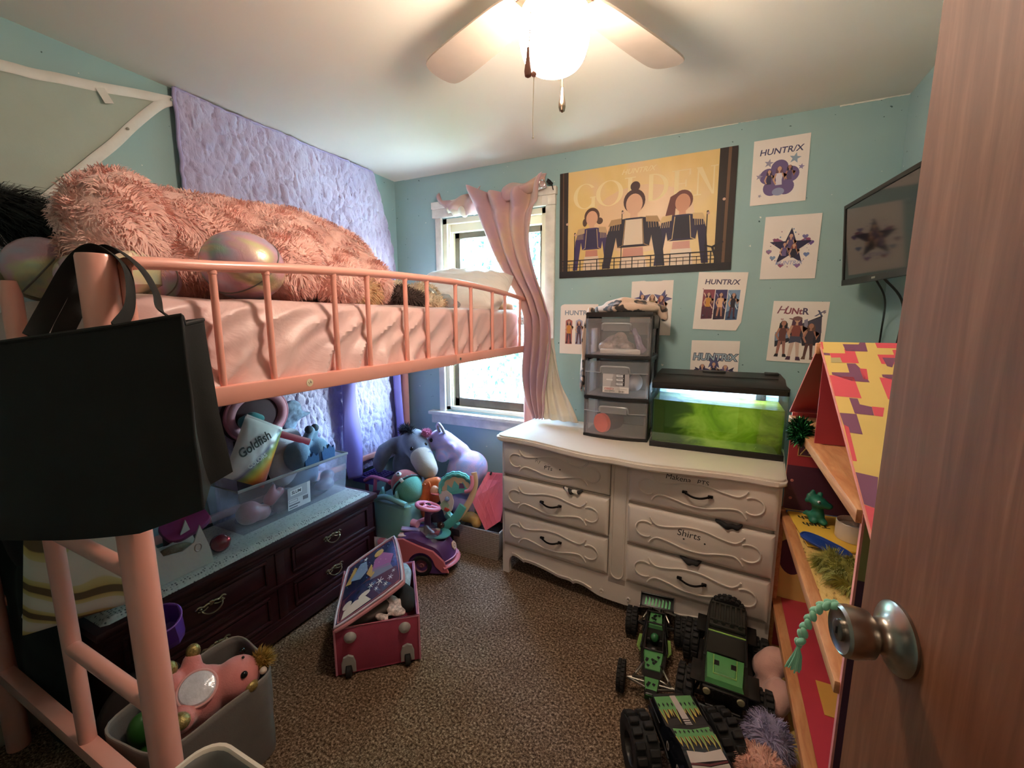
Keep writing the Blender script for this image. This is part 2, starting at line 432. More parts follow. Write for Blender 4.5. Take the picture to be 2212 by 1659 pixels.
p.rotation_euler = (-PI/2, 0, 0); p.data.cycles.is_portal = True
s = light('SUN', 'sun', (0, -3, 6), 15.0, (1, .96, .88), angle=.01); s.rotation_euler = (math.radians(48), 0, math.radians(-25))
light('POINT', 'hallway_fill', (-.2, -.9, 2.0), 4, (1, .86, .7), shadow_soft_size=.12)  # unseen warm fill added behind the camera to lift the room, no known fixture
SC.view_settings.view_transform = 'Standard'; SC.view_settings.look = 'None'; SC.view_settings.gamma = 1; SC.view_settings.use_curve_mapping = False
SC.view_settings.exposure = 1.4
SC.cycles.use_denoising = True; SC.cycles.max_bounces = 10; SC.cycles.diffuse_bounces = 7; SC.cycles.transparent_max_bounces = 24; SC.cycles.sample_clamp_indirect = 6
SC.cycles.caustics_reflective = False; SC.cycles.caustics_refractive = False

# --- door: brown wood-grain slab standing open at the right, hinge beside the camera
def wood(name, a, c, d, scale=(40, 40, 2.2), rough=.45, bump=.06):
    t = NT(name); v = t.coord(scale=scale); f = t.noise(v, 1.6, 6, .62, .6)
    g = t.noise(t.coord(scale=(scale[0]*2, scale[1]*2, scale[2]*3)), 1.4, 4, .7)
    x = t.mix(.55, t.ramp(f, [(.32, a), (.52, c), (.7, d)]), t.ramp(g, [(.35, a), (.65, d)]), 'MULTIPLY'); 
    y = t.ramp(f, [(.32, a), (.52, c), (.7, d)])
    t.base(t.mix(.45, y, x)); t.b.inputs['Roughness'].default_value = rough; t.bump(g, bump, .002); return t.m
MDOOR = wood('door wood grain', '#6a412b', '#7c4f37', '#8e6046', (34, 34, 2.2), .6, .0); MDOOR.node_tree.nodes['Principled BSDF'].inputs['Specular IOR Level'].default_value = .2
dr = struct(bpy.data.objects.new('door_1', None)); COL.objects.link(dr)
dr.location = (.17, .585, 0); dr.rotation_euler = (0, 0, math.radians(-90+12))      # local +x runs from the free edge to the hinge
MB().b2((0, 0, .012), (.755, .035, 2.03), bev=.002).build('door_slab', MDOOR, dr, local=True)
MNI = mat('satin nickel', '#a9a29a', .28, 1., vary=.08, vscale=20)
kx, kz = .066, 1.03
kb = MB().lathe([(.0001, .0), (.035, .0), (.0352, .003), (.033, .005), (.028, .007), (.019, .013), (.0165, .018), (.0175, .022), (.0235, .027), (.0258, .042), (.0252, .0495), (.0225, .052), (.0215, .0512), (.012, .0502), (.0001, .0502)], 40, M=T((kx, 0, kz), (PI/2, 0, 0)))
k = kb.build('door_handle', MNI, dr, local=True)
b = MB().lathe([(.0001, .0502), (.0105, .0502), (.0105, .053), (.008, .0537), (.0001, .0537)], 24, M=T((kx, 0, kz), (PI/2, 0, 0))); b.box((kx, -.054, kz), (.0016, .0012, .008), 1)
b.build('keyhole_cylinder', [mat('dull steel', '#8b857d', .35, 1.), mat('dark slot', '#151311', .6)], k, local=True)
MB().box((-.001, .0175, kz), (.003, .024, .055), bev=.0008).build('latch_plate', MNI, dr, local=True)
b = MB()
for z in (.25, 1.0, 1.8): b.cyl((.758, .036, z-.045), (.758, .036, z+.045), .006, n=10)
b.build('hinge', MNI, dr, local=True)
# door jamb around the opening behind the camera
b = MB(); b.b2((DX0-.07, YN-.13, 0), (DX0+.015, YN+.012, DZ)).b2((DX1-.015, YN-.13, 0), (DX1+.07, YN+.012, DZ)).b2((DX0-.07, YN-.13, DZ-.015), (DX1+.07, YN+.012, DZ+.06))
struct(b.build('trim_2', mat('door casing', '#8d6246', .5)))
# ================================================================ loft bed
MPINK = mat('pink painted steel', '#eea696', .32, vary=.03, vscale=6, coat=.3)
bed = thing('loft_bed', 'pink painted metal loft bed with curved guard rail along the left wall', 'bed', (-1.49, 1.36, 0))
BX0, BX1, BY0, BY1 = -1.93, -1.0, .39, 2.325
def post(x, y, top):
    b = MB(); b.tube([(x, y, 0), (x, y, top-.006), (x, y, top-.001), (x, y, top)], [.0275, .0275, .0255, .018], 28)
    return b.build('post', MPINK, bed)
p1 = post(BX1, BY0, 1.462); post(BX1, BY1, 1.45); post(BX0, BY0, 1.462); post(BX0, BY1, 1.45)
b = MB(); b.b2((BX1-.008, BY0+.026, 1.05), (BX1+.012, BY0+.048, 1.452), bev=.003); b.b2((BX1-.052, BY0-.008, .30), (BX1-.028, BY0+.012, .95), bev=.005)
b.build('bracket', MPINK, p1)
# side rail of two sections with bolt and number sticker
b = MB(); b.b2((BX1-.014, BY0+.02, 1.155), (BX1+.014, 1.53, 1.199), bev=.004).b2((BX1-.012, 1.50, 1.157), (BX1+.0115, BY1, 1.197), bev=.004)
sr = b.build('side_rail', MPINK, bed)
MB().lathe([(.0001, 0), (.006, 0), (.005, .003), (.0001, .0035)], 12, M=T((BX1+.0118, 1.53+.03, 1.178), (0, PI/2, 0))).build('bolt', MNI, sr)
b = MB(); Ms = plane_m((BX1+.0142, .80, 1.178), (0, math.cos(.5), math.sin(.5)), (0, -math.sin(.5), math.cos(.5)))
b.lathe([(.0001, 0), (.0105, 0), (.0105, .0006), (.0001, .0006)], 20, 0, M=Ms); b.text('16', .012, .0009, 1, Ms)
b.build('number_sticker', [mat('cream sticker', '#e8d8b8', .6), mat('black ink', '#161412', .6)], sr)
top_pts = [(BX1, .415, 1.440), (BX1, .454, 1.453), (BX1, .588, 1.461), (BX1, .795, 1.476), (BX1, 1.052, 1.489), (BX1, 1.30, 1.496), (BX1, 1.56, 1.497), (BX1, 1.75, 1.491), (BX1, 1.99, 1.476), (BX1, 2.20, 1.459), (BX1, 2.325, 1.447)]
gr = MB().tube(spline(top_pts, 6), .0125, 14).build('guard_rail', MPINK, bed)
def rail_z(y):
    P = top_pts
    for a, c in zip(P, P[1:]):
        if a[1] <= y <= c[1]: return a[2]+(c[2]-a[2])*(y-a[1])/(c[1]-a[1])
    return P[-1][2]
for y in (.585, .709, .914, 1.044, 1.227, 1.352, 1.548, 1.673, 1.875, 2.012, 2.198, 2.297):
    MB().cyl((BX1, y, 1.196), (BX1, y, rail_z(y)-.004), .0078, n=12).tube([(BX1, y, rail_z(y)-.016), (BX1, y, rail_z(y)-.008)], .0092, 12).build('guard_bar', MPINK, gr)
# near end: ladder built into the end frame
lx = -1.39
ld = MB().tube([(lx, BY0, .27), (lx, BY0, 1.40), (lx, BY0, 1.43)], [.018, .018, .012], 16).build('ladder_rail', MPINK, bed)
for z in (.55, .855, 1.16): MB().cyl((lx, BY0, z), (BX1, BY0, z-.008), .0165, n=16).build('ladder_rung', MPINK, bed)
MB().b2((BX0, BY0-.02, .245), (BX1, BY0+.018, .285), bev=.006).build('end_beam', MPINK, bed)
MB().cyl((BX0, BY0, 1.435), (lx, BY0, 1.415), .0125, n=14).build('end_rail', MPINK, bed)
MB().cyl((BX0, BY0, 1.17), (BX1, BY0, 1.17), .016, n=14).build('end_rail', MPINK, bed)
MB().cyl((BX0, BY1, 1.44), (BX1, BY1, 1.44), .0125, n=14).build('end_rail', MPINK, bed)
MB().cyl((BX0, BY1, 1.17), (BX1, BY1, 1.17), .016, n=14).build('end_rail', MPINK, bed)
MB().b2((BX0-.012, BY0, 1.157), (BX0+.012, BY1, 1.197), bev=.004).build('side_rail', MPINK, bed)
MB().b2((BX0-.012, BY0, .475), (BX0+.012, BY1, .505), bev=.004).build('lower_rail', MPINK, bed)
b = MB()
for i in range(9): y = .52+.21*i; b.b2((BX0, y, 1.158), (BX1-.01, y+.03, 1.168))
b.build('slat', mat('dark slats', '#4a3730', .7), bed)

# mattress with a loosely draped satin sheet
def sheet_mat():
    t = NT('pink satin sheet'); v = t.coord()
    t.base(t.ramp(t.noise(v, 3, 3), [(.3, '#d5aeac'), (.7, '#dfbab4')])); t.b.inputs['Roughness'].default_value = .42
    t.b.inputs['Sheen Weight'].default_value = .3
    t.bump(t.noise(t.coord(scale=(9, 9, 14), rot=(.6, 0, .2)), 1, 4, .6, .6), .2, .02); return t.m
MSHEET = sheet_mat()
MX0, MX1, MY0, MY1, MZ0, MZ1 = -1.940, -1.03, .43, 2.265, 1.17, 1.392
def fold(y, h):
    """diagonal pulled folds on the hanging side, h=0 at bottom, 1 at top"""
    q = y*7.0-h*2.2+.9*N3(y*1.7, h*1.5, 3.1)
    r = 1-abs(((q) % 1.0)*2-1); r2 = 1-abs(((y*13.3-h*3.1+1.3*N3(y*3, h*2, 9)) % 1.0)*2-1)
    return (.030*r**1.6+.011*r2**2)*(1-.75*h)*(.35+.65*max(0, min(1, (2.2-y)*1.2)))
prof = [(MX1+.006, MZ0-.012), (MX1+.006, MZ0+.03), (MX1+.004, MZ0+.08), (MX1+.002, MZ0+.13), (MX1, MZ1-.035), (MX1-.008, MZ1-.012), (MX1-.03, MZ1), (MX1-.12, MZ1+.006), (MX1-.3, MZ1+.006), (-1.6, MZ1), (-1.85, MZ1), (MX0, MZ1-.02), (MX0, MZ0)]
ps = spline([(x, 0, z) for x, z in prof], 5)
def sfn(u, v):
    y = MY0+(MY1-MY0)*u; i = v*(len(ps)-1); k = min(int(i), len(ps)-2); p = ps[k].lerp(ps[k+1], i-k)
    h = max(0, min(1, (p.z-MZ0)/(MZ1-MZ0))); e = min(1, min(y-MY0, MY1-y)/.05); x, z = p.x, p.z
    if p.x > MX1-.02: x += fold(y, h)-.014*(1-e); z += .01*N3(y*6, 2)*(1-h)
    else: z += .008*N3(x*9, y*7)-.03*(1-e)
    return (x, y, z)
ms = MB().grid(sfn, 190, len(ps)-1)
n0 = len(ms.v); R = len(ps)
ms.f.append([j for j in range(R)][::-1]); ms.m.append(0); ms.sm.append(False); ms.f.append([190*R+j for j in range(R)]); ms.m.append(0); ms.sm.append(False)
m_ = thing('mattress', 'mattress under a wrinkled pink satin sheet on the loft bed', 'mattress', (-1.49, 1.35, MZ0))
MB().b2((MX0+.01, MY0+.02, MZ0-.002), (MX1-.012, MY1-.02, MZ1-.03), bev=.02).build('mattress_core', mat('mattress ticking', '#c9b7b2', .8), m_)
ms.build('fitted_sheet', MSHEET, m_)
# ================================================================ white dresser (turned a little away from the wall)
MWHITE = mat('cream white paint', '#dccfc2', .42, vary=.04, vscale=5, bump=.06, bscale=40)
MINK = mat('black marker ink', '#241f1c', .7); MFADE = mat('rubbed marker ink', '#8f857c', .8)
MBRONZE = mat('dark bronze pull', '#2b2624', .3, .9)
DRO = (-.968, 1.915); DRA = math.radians(-5.2)
drs = thing('dresser', 'white six-drawer dresser with carved scrolls and scalloped skirt under the paper prints', 'dresser', (DRO[0], DRO[1], 0), DRA)
W, Dp, TOPZ = 1.228, .44, .765
b = MB()
b.b2((0, .012, .11), (.022, Dp, .735)).b2((W-.022, .012, .11), (W, Dp, .735)).b2((0, Dp-.01, .11), (W, Dp, .735)).b2((.02, .02, .14), (W-.02, Dp, .155))
b.b2((.577, 0, .13), (.662, .03, .735), bev=.003)                                     # centre stile
b.b2((0, 0, .12), (.014, .03, .735)).b2((W-.014, 0, .12), (W, .03, .735)).b2((0, 0, .728), (W, .03, .737))
for z in (.172, .356, .544): b.b2((.01, .012, z-.012), (W-.01, .03, z+.002))
# scalloped skirt with feet, mirrored about the centre
half = [(0, 0), (.036, 0), (.04, .012), (.038, .045), (.043, .085), (.06, .104), (.085, .104), (.115, .092), (.128, .086), (.14, .092), (.19, .091), (.26, .082), (.33, .068), (.385, .069), (.405, .060), (.422, .069), (.46, .067), (.50, .054), (.545, .042), (.614, .040)]
sk_ = [(x, z) for x, z in half]+[(W-x, z) for x, z in half[::-1][1:]]
sk_ = [(p.x, p.y) for p in spline([(x, z, 0) for x, z in sk_], 3)]
b.prism(sk_+[(W, .16), (0, .16)], 0, .022, M=plane_m((0, .022, 0), (1, 0, 0), (0, 0, 1)))
for x in (0, W-.05): b.box((x+.025, Dp-.03, .06), (.05, .05, .12), bev=.006)
# beads: along the skirt and round the stile
lift = [(p[0], -.002, p[1]+.016) for p in half[5:]]
for sgn in (0, 1):
    f_ = (lambda p: (W-p[0], p[1], p[2])) if sgn else (lambda p: p)
    b.tube(spline([f_(p) for p in lift[:-2]], 5), .0038, 8)
    cc = f_((.548, -.002, .064)); d = -1 if sgn else 1
    b.tube([(cc[0]+d*(.012-.0016*k)*math.cos(k*.8-1.4), -.002, cc[2]+.012+(.012-.0016*k)*math.sin(k*.8-1.4)) for k in range(7)], .0038, 8)
sx0, sx1 = .59, .649
b.tube([(sx0, -.002, .70), (sx0, -.002, .19)]+[((sx0+sx1)/2-.0295*math.cos(a*PI/8), -.002, .19-.03*math.sin(a*PI/8)) for a in range(1, 8)]+[(sx1, -.002, .19), (sx1, -.002, .70)], .0035, 8)
b.tube([((sx0+sx1)/2-.0295*math.cos(a*PI/8), -.002, .70+.02*math.sin(a*PI/8)) for a in range(0, 9)], .0035, 8)
b.build('carcass', MWHITE, drs, local=True)
# serpentine top with moulded edge
fe = [(-.022, .02), (-.024, -.01), (-.01, -.035), (.03, -.045), (.10, -.042), (.20, -.05), (.33, -.075), (.46, -.10), (.54, -.105), (.614, -.098), (.70, -.105), (.78, -.10), (.90, -.078), (1.02, -.055), (1.13, -.045), (1.20, -.047), (W+.004, -.035), (W+.012, -.01), (W+.010, .02)]
fe = [(p.x, p.y) for p in spline([(x, y, 0) for x, y in fe], 4)]
def inset(pl, d): return [(x*(1-d*1.2)+.614*d*1.2, y+d*(.9 if y < .1 else -.2)) for x, y in pl]
out = fe+[(W+.010, Dp+.01), (-.022, Dp+.01)]
b = MB(); b.prism(inset(out, .014), TOPZ-.034, TOPZ-.024, bev=.002); b.prism(out, TOPZ-.024, TOPZ-.008, bev=.005); b.prism(inset(out, .010), TOPZ-.008, TOPZ, bev=.004)
b.build('top', MWHITE, drs, local=True)
def scroll(b, x0, z0, w, h):
    P = lambda s, t: (x0+s*w, -.0215, z0+(1-t)*h)
    for mir in (0, 1):
        f_ = (lambda s, t: P(1-s, t)) if mir else P
        r = .2*h; cx, cz = .145, .5
        arc = [(f_(cx, cz)[0]+(1 if not mir else -1)*r*1.12*math.cos(a), -.0215, f_(cx, cz)[2]+r*math.sin(a)) for a in [math.radians(52+i*(256/18)) for i in range(19)]]
        b.tube(arc, .0036, 8)
    up_ = [(.178, .17), (.20, .27), (.245, .345), (.34, .30), (.42, .235), (.5, .215), (.58, .235), (.66, .30), (.755, .345), (.80, .27), (.822, .17)]
    b.tube(spline([P(*q) for q in up_], 5), .0036, 8)
    b.tube(spline([P(q[0], 1-q[1]) for q in up_], 5), .0036, 8)
def drawer(u0, u1, z0, z1, out_=0., pull=True, notes=()):
    b = MB(); y = -.004-out_; w, h = u1-u0, z1-z0; e = .016
    sh = T((0, -out_, 0))
    b.b2((u0+.012, -.004, z0+.012), (u1-.012, .30, z1-.012), M=sh)
    # raised panel with bevelled border
    o, i_ = [(u0, z0), (u1, z0), (u1, z1), (u0, z1)], [(u0+e, z0+e), (u1-e, z0+e), (u1-e, z1-e), (u0+e, z1-e)]
    V = [(x, .010, z) for x, z in o]+[(x, -.008, z) for x, z in o]+[(x, -.019, z) for x, z in i_]
    F = [[0, 3, 2, 1][::-1], [8, 9, 10, 11]]+[[k, (k+1) % 4, 4+(k+1) % 4, 4+k] for k in range(4)]+[[4+k, 4+(k+1) % 4, 8+(k+1) % 4, 8+k] for k in range(4)]
    b.add(V, F, 0, False, sh); sb = MB(); scroll(sb, u0, z0, w, h); b.add(sb.v, sb.f, 0, True, sh)
    for (txt, s, t, size, shr, mi) in notes:
        b.text(txt, size, .0196, mi, sh @ plane_m((u0+s*w, 0, z0+(1-t)*h), (1, 0, -.03), (0, 0, 1)), shear=shr)
    d = b.build('drawer', [MWHITE, MINK, MFADE], drs, local=True)
    c = MB(); cx, cz = (u0+u1)/2, (z0+z1)/2
    if pull:
        ys = -.019
        c.tube(spline([(cx-.056, ys-.004, cz+.008), (cx-.042, ys-.014, cz+.006), (cx-.02, ys-.022, cz-.000), (cx, ys-.024, cz-.002), (cx+.02, ys-.022, cz-.000), (cx+.042, ys-.014, cz+.006), (cx+.056, ys-.004, cz+.008)], 6), .0036, 10, M=sh, flat=1.3)
        for sg in (-1, 1): c.box((cx+sg*.048, ys-.006, cz+.007), (.02, .012, .011), bev=.003, M=sh); c.cyl((cx+sg*.042, ys, cz+.006), (cx+sg*.042, ys-.016, cz+.005), .0045, n=10, M=sh)
        c.build('handle', MBRONZE, d, local=True)
    else:
        for sg in (-1, 1): MB().cyl((cx+sg*.04, -.0185, cz-.006), (cx+sg*.04, -.0193, cz-.006), .0035, n=10, M=sh).build('screw_hole', mat('dark hole', '#1b1613', .9), d, local=True)
    return d
drawer(.012, .575, .558, .728, 0, False, (('Ry  .. .', .40, .40, .030, .2, 2), ('PTs', .46, .56, .030, .2, 1)))
drawer(.012, .575, .366, .541, .008)
drawer(.012, .575, .176, .349)
drawer(.664, 1.218, .558, .728, .006, True, (('Makena', .36, .16, .032, .15, 1), ('PTS', .53, .17, .028, .1, 1)))
drawer(.664, 1.218, .366, .541, .012, False, (('Shirts', .46, .40, .040, .1, 1),))
drawer(.664, 1.218, .176, .349, .004)
# ================================================================ ceiling fan with lit globe
FX, FY = -.41, 1.10
fan = thing('ceiling_fan', 'ceiling fan with taupe blades and a glowing round glass globe', 'ceiling fan', (FX, FY, ZC))
MFAN = mat('fan bronze housing', '#7a5d4e', .4, .6); MBLADE = mat('taupe fan blade', '#b3a294', .55, vary=.08, vscale=6)
MB().lathe([(.0001, ZC), (.085, ZC), (.095, ZC-.02), (.098, ZC-.06), (.085, ZC-.085), (.06, ZC-.095), (.055, ZC-.115), (.0001, ZC-.116)], 40, M=T((FX, FY, 0))).build('motor_housing', MFAN, fan)
MB().lathe([(.0001, ZC-.112), (.05, ZC-.112), (.062, ZC-.118), (.064, ZC-.128), (.058, ZC-.134), (.0001, ZC-.134)], 40, M=T((FX, FY, 0))).build('globe_holder', MFAN, fan)
gz = 2.036
gp = [(.0001, -.080), (.034, -.079), (.058, -.072), (.073, -.055), (.082, -.030), (.087, -.004), (.088, .014), (.0855, .036), (.076, .055), (.062, .066), (.056, .068)]
MB().lathe([(p.x, p.z) for p in spline([(r, 0, z+gz) for r, z in gp], 4)], 48, M=T((FX, FY, 0))).build('globe_shade', emit('lit globe glass', '#ffe9d2', 40.), fan)
for k in range(4):
    a = math.radians(66+90*k); M_ = T((FX, FY, ZC-.075), (math.radians(0), 0, a)) @ T((0, 0, 0), (math.radians(11), 0, 0))
    b = MB(); b.b2((.06, -.018, -.006), (.16, .018, -.001), bev=.002, M=M_); br = b.build('blade_arm', MFAN, fan)
    out = spline([(.12, -.045, 0), (.2, -.055, 0), (.4, -.064, 0), (.5, -.062, 0), (.53, -.045, 0), (.54, 0, 0), (.53, .045, 0), (.5, .062, 0), (.4, .064, 0), (.2, .055, 0), (.12, .045, 0)], 4)
    MB().prism([(p.x, p.y) for p in out], -.012, -.006, M=M_, bev=.0015).build('blade', MBLADE, fan)
MCH = mat('brass chain', '#b98f5e', .35, .9); MWP = mat('turned wood pull', '#8a5648', .4)
def chain(pts, r=.0012):
    b = MB(); P = spline(pts, 12)
    for i, p in enumerate(P): b.ball(p, r*1.25, 6)
    b.tube(P, r*.6, 6); return b
c1 = chain([(FX-.05, FY-.045, 2.11), (-.44, 1.01, 2.09), (-.426, .992, 2.047), (-.424, .98, 1.975), (-.4225, .972, 1.935)]).build('pull_chain', MCH, fan)
MB().lathe([(.0001, .05), (.003, .048), (.004, .03), (.007, .012), (.0085, 0), (.007, -.010), (.0001, -.014)], 16, M=T((-.422, .968, 1.895))).build('pull_knob', MWP, c1)
c2 = MB().tube(spline([(-.424, .98, 1.94), (-.413, .974, 1.90), (-.410, .973, 1.88), (-.408, .965, 1.82), (-.404, .955, 1.77), (-.402, .952, 1.746)], 8), .0011, 6).ball((-.402, .952, 1.748), .0025, 8).build('pull_string', mat('white string', '#e6dcc6', .8), fan)
MB().ball((-.410, .973, 1.889), .0062, 12).build('string_bead', mat('pink wood bead', '#c98a7c', .5), c2)
c3 = chain([(FX+.02, FY+.055, 2.11), (-.405, 1.19, 2.06), (-.411, 1.166, 1.99), (-.411, 1.165, 1.965), (-.409, 1.161, 1.94)]).build('pull_chain', MCH, fan)
MB().lathe([(.0001, .028), (.003, .027), (.005, .012), (.009, -.010), (.0095, -.018), (.007, -.028), (.0001, -.032)], 16, M=T((-.407, 1.157, 1.913))).build('pull_knob', mat('polished nickel pull', '#b9a18c', .2, 1.), c3)

# ================================================================ quilt on the left wall
def quilt_mat():
    t = NT('lilac stitched quilt'); v = t.coord()
    t.base(t.ramp(t.noise(v, 4, 3), [(.3, '#aea4c6'), (.7, '#bdb3d0')])); t.b.inputs['Roughness'].default_value = .75; t.b.inputs['Sheen Weight'].default_value = .3
    d = t.node('ShaderNodeTexNoise'); d.inputs['Scale'].default_value = 22; t.link(v, d.inputs['Vector'])
    ad = t.node('ShaderNodeMix', data_type='VECTOR'); ad.inputs[0].default_value = .075; t.link(v, ad.inputs[4]); t.link(d.outputs['Color'], ad.inputs[5])
    vo = t.node('ShaderNodeTexVoronoi', feature='DISTANCE_TO_EDGE'); vo.inputs['Scale'].default_value = 15; t.link(ad.outputs[1], vo.inputs['Vector'])
    r = t.ramp(vo.outputs['Distance'], [(.0, 0.), (.16, .7), (.5, 1.)])
    wr = t.noise(t.coord(scale=(55, 55, 20), rot=(.35, 0, 0)), 1., 3, .6, 2.5)
    h = t.mix(.62, r, wr); t.bump(h, .7, .010); return t.m
MQ = quilt_mat(); MQB = mat('plain purple quilt back', '#7f70b4', .8, bump=.1, bscale=300)
q = thing('quilt', 'lilac stitched quilt pinned to the left wall from ceiling to below the bed', 'quilt', (-1.96, 1.7, 1.3))
def qf(u, v):
    z = 2.229+(.415-2.229)*v; yl = 1.076-.01*v; yr = 2.150+.14*min(1, v/.25)**.8
    y = yl+(yr-yl)*u
    amp = .008+.020*u*v+.010*v
    x = -1.968+amp*(1+math.sin(u*17+1.2*math.sin(v*3)+.8*N3(u*5, v*3)))*.9+.004*N3(u*30, v*40)+.05*u**3*v
    x += .05*math.exp(-((u-.93)/.05)**2)*min(1, v*2.2)
    z -= .006*math.sin(u*PI*3)**2*(1-v)
    if z < 1.5: x = min(x, -1.945-.022*math.exp(-((z-1.28)/.14)**2))
    w = Vector((0, y*22+.5*N3(y*16, z*9, 5.), z*13+.7*N3(y*12, z*10, 8.))); d = noise.voronoi(w)[0]
    x += .013*min(1, (d[1]-d[0])*1.5)**.6-.006+.0045*N3(y*75, z*28, 2.)
    return (x, y, z)
MB().grid(qf, 200, 290).build('quilt_top', MQ, q, solid=.006)
b = MB(); b.tube([Vector(qf(0, k/60))+Vector((.002, -.004, 0)) for k in range(61)], .007, 8); b.tube([Vector(qf(k/60, 0)) for k in range(61)], .006, 8)
b.build('quilt_hem', mat('lilac binding', '#a79cc6', .7), q)
def qb(u, v):
    z = 1.05-.63*v; y = 1.735+.12*u; return (-1.955+.035*math.sin(u*PI)+.055+.012*math.sin(v*7+u*3), y+.015*v, z)
MB().grid(qb, 16, 40).build('quilt_backing_fold', MQB, q, solid=.004)
def qc(u, v):
    z = 1.62-1.2*v; y = 2.195+.075*u+.01*v; return (-1.925+.02*v+.03*math.sin(u*PI*1.2)+.006*math.sin(v*8), y, z)
MB().grid(qc, 14, 50).build('quilt_backing_fold', MQB, q, solid=.004)

# ================================================================ grey blanket with white binding on the left wall
bl = thing('wall_blanket', 'pale grey blanket with white satin binding tacked up in the left corner', 'blanket', (-1.97, .5, 1.9))
e1 = [(1.071, 2.182), (.95, 2.157), (.84, 2.131), (.74, 2.112), (.68, 2.098), (.611, 2.089), (.4, 2.05), (.15, 2.01), (-.12, 1.98)]
e2 = [(1.071, 2.182), (1.02, 2.147), (.935, 2.05), (.865, 1.96), (.80, 1.885), (.72, 1.79), (.645, 1.70), (.48, 1.50), (.36, 1.36)]
E1 = spline([(0, y, z) for y, z in e1], 6); E2 = spline([(0, y, z) for y, z in e2], 6)
def bf(u, v):
    i = u*(len(E1)-1); k = min(int(i), len(E1)-2); a = E1[k].lerp(E1[k+1], i-k); c = E2[k].lerp(E2[k+1], i-k); p = a.lerp(c, v)
    return (-1.976+.006*math.sin(v*9+u*4)*u+.004, p.y, p.z)
MB().grid(bf, 48, 30).build('blanket_cloth', mat('pale grey fleece', '#a9b0a4', .85, vary=.05, vscale=6, bump=.1, bscale=200), bl, solid=.003)
def strip(P, w, x):
    b = MB(); b.tube([Vector((x, p.y, p.z)) for p in P], w, 8, flat=.22, up=(1, 0, 0)); return b
MBIND = mat('white satin binding', '#d9d3cb', .5, vary=.05, vscale=20, bump=.15, bscale=60)
strip([p for p in E1], .0155, -1.966).build('binding', MBIND, bl); strip([p for p in E2], .0155, -1.965).build('binding', MBIND, bl)
MB().tube([(-1.962, .842, 2.128), (-1.955, .853, 2.10), (-1.95, .859, 2.083)], .0135, 8, flat=.08, up=(1, 0, 0)).build('care_tag', MBIND, bl)
for y, z in ((1.06, 2.18), (.905, 2.02)): MB().ball((-1.955, y, z), (.003, .005, .005), 10).build('tack', mat('grey tack', '#8a8378', .4), bl)

# ================================================================ curtain knotted to one side of the window
def iri_cloth(name, a, c, d, rough=.5):
    t = NT(name); v = t.coord(); f = t.noise(t.coord(scale=(5, 5, 3)), 1, 3, .5, .8)
    t.base(t.ramp(f, [(.3, a), (.5, c), (.68, d)])); t.b.inputs['Roughness'].default_value = rough; t.b.inputs['Sheen Weight'].default_value = .4
    t.bump(t.noise(v, 400, 2), .08, .001)
    tl = t.node('ShaderNodeBsdfTranslucent'); tl.inputs['Color'].default_value = lin(c); mx = t.node('ShaderNodeMixShader'); mx.inputs[0].default_value = .14
    t.link(t.b.outputs[0], mx.inputs[1]); t.link(tl.outputs[0], mx.inputs[2]); t.link(mx.outputs[0], t.out.inputs['Surface']); return t.m
MCUR = iri_cloth('pink iridescent curtain', '#b894a8', '#c39b9c', '#cba890'); MLIN = iri_cloth('cream curtain lining', '#d8cbb6', '#e0d4c0', '#e8dfd0', .6)
cu = thing('curtain', 'pink satin curtain pulled into a twisted drape right of the window', 'curtain', (-.95, 2.28, 2.1))
rows = [(2.105, -1.36, -.885), (2.05, -1.34, -.90), (1.98, -1.315, -.925), (1.93, -1.296, -.955), (1.8, -1.24, -.972), (1.69, -1.19, -.96), (1.58, -1.125, -.928), (1.475, -1.058, -.887), (1.40, -1.03, -.862), (1.34, -1.015, -.842), (1.2, -1.012, -.836), (1.05, -1.018, -.852), (.93, -1.0, -.868), (.85, -.975, -.872), (.80, -.95, -.876), (.772, -.94, -.882)]
RS = spline([(a, c, z) for z, a, c in rows], 6)
def drape(RS, yfn, folds, amp, ph=0., sag=0.):
    def fn(u, v):
        i = v*(len(RS)-1); k = min(int(i), len(RS)-2); p = RS[k].lerp(RS[k+1], i-k)
        y = yfn(p.z); g = .5+.5*math.sin(u*PI*2*folds+ph+2.2*N3(v*2.2, u*1.5, ph)); wv = y-amp*(g**.8)*(.5+.5*math.sin(PI*min(1, v*6+.25)))
        x = p.x+(p.y-p.x)*u; z = p.z-sag*math.sin(PI*u)*(1-v)**4
        k_ = wv/2.3; return (x*y/2.3, wv, 1.35+(z-1.35)*y/2.3)
    return fn
def cy(z): return 2.33-.075*math.exp(-((z-1.35)/.35)**2)-(.10 if z < .95 else 0)*max(0, min(1, (.95-z)/.15))
MB().grid(drape(RS, cy, 3.1, .095, .6, .06), 80, 130).build('curtain_drape', MCUR, cu, solid=.0025)
rl = spline([(a, c, z) for z, a, c in ((1.24, -.845, -.836), (1.15, -.87, -.822), (1.05, -.88, -.80), (.97, -.89, -.775), (.9, -.895, -.738), (.84, -.89, -.708), (.787, -.885, -.684), (.768, -.88, -.68))], 6)
MB().grid(drape(rl, lambda z: cy(z)+.005, 3.2, .045, 2.), 50, 60).build('curtain_lining', MLIN, cu, solid=.002)
def scarf(u, v):
    x = -1.612+.30*u; top = 2.06+.055*math.exp(-((u-.0)/.06)**2)+.055*u*u; bot = 2.045-.085*math.sin(min(1, u*1.15)*PI*.62)
    z = top+(bot-top)*v; y = 2.335-.045*math.sin(v*PI)*(.4+.6*u)-.012*math.sin(u*14+v*4); return (x, y, z)
MB().grid(scarf, 40, 16).build('curtain_swag', MCUR, cu, solid=.0025)
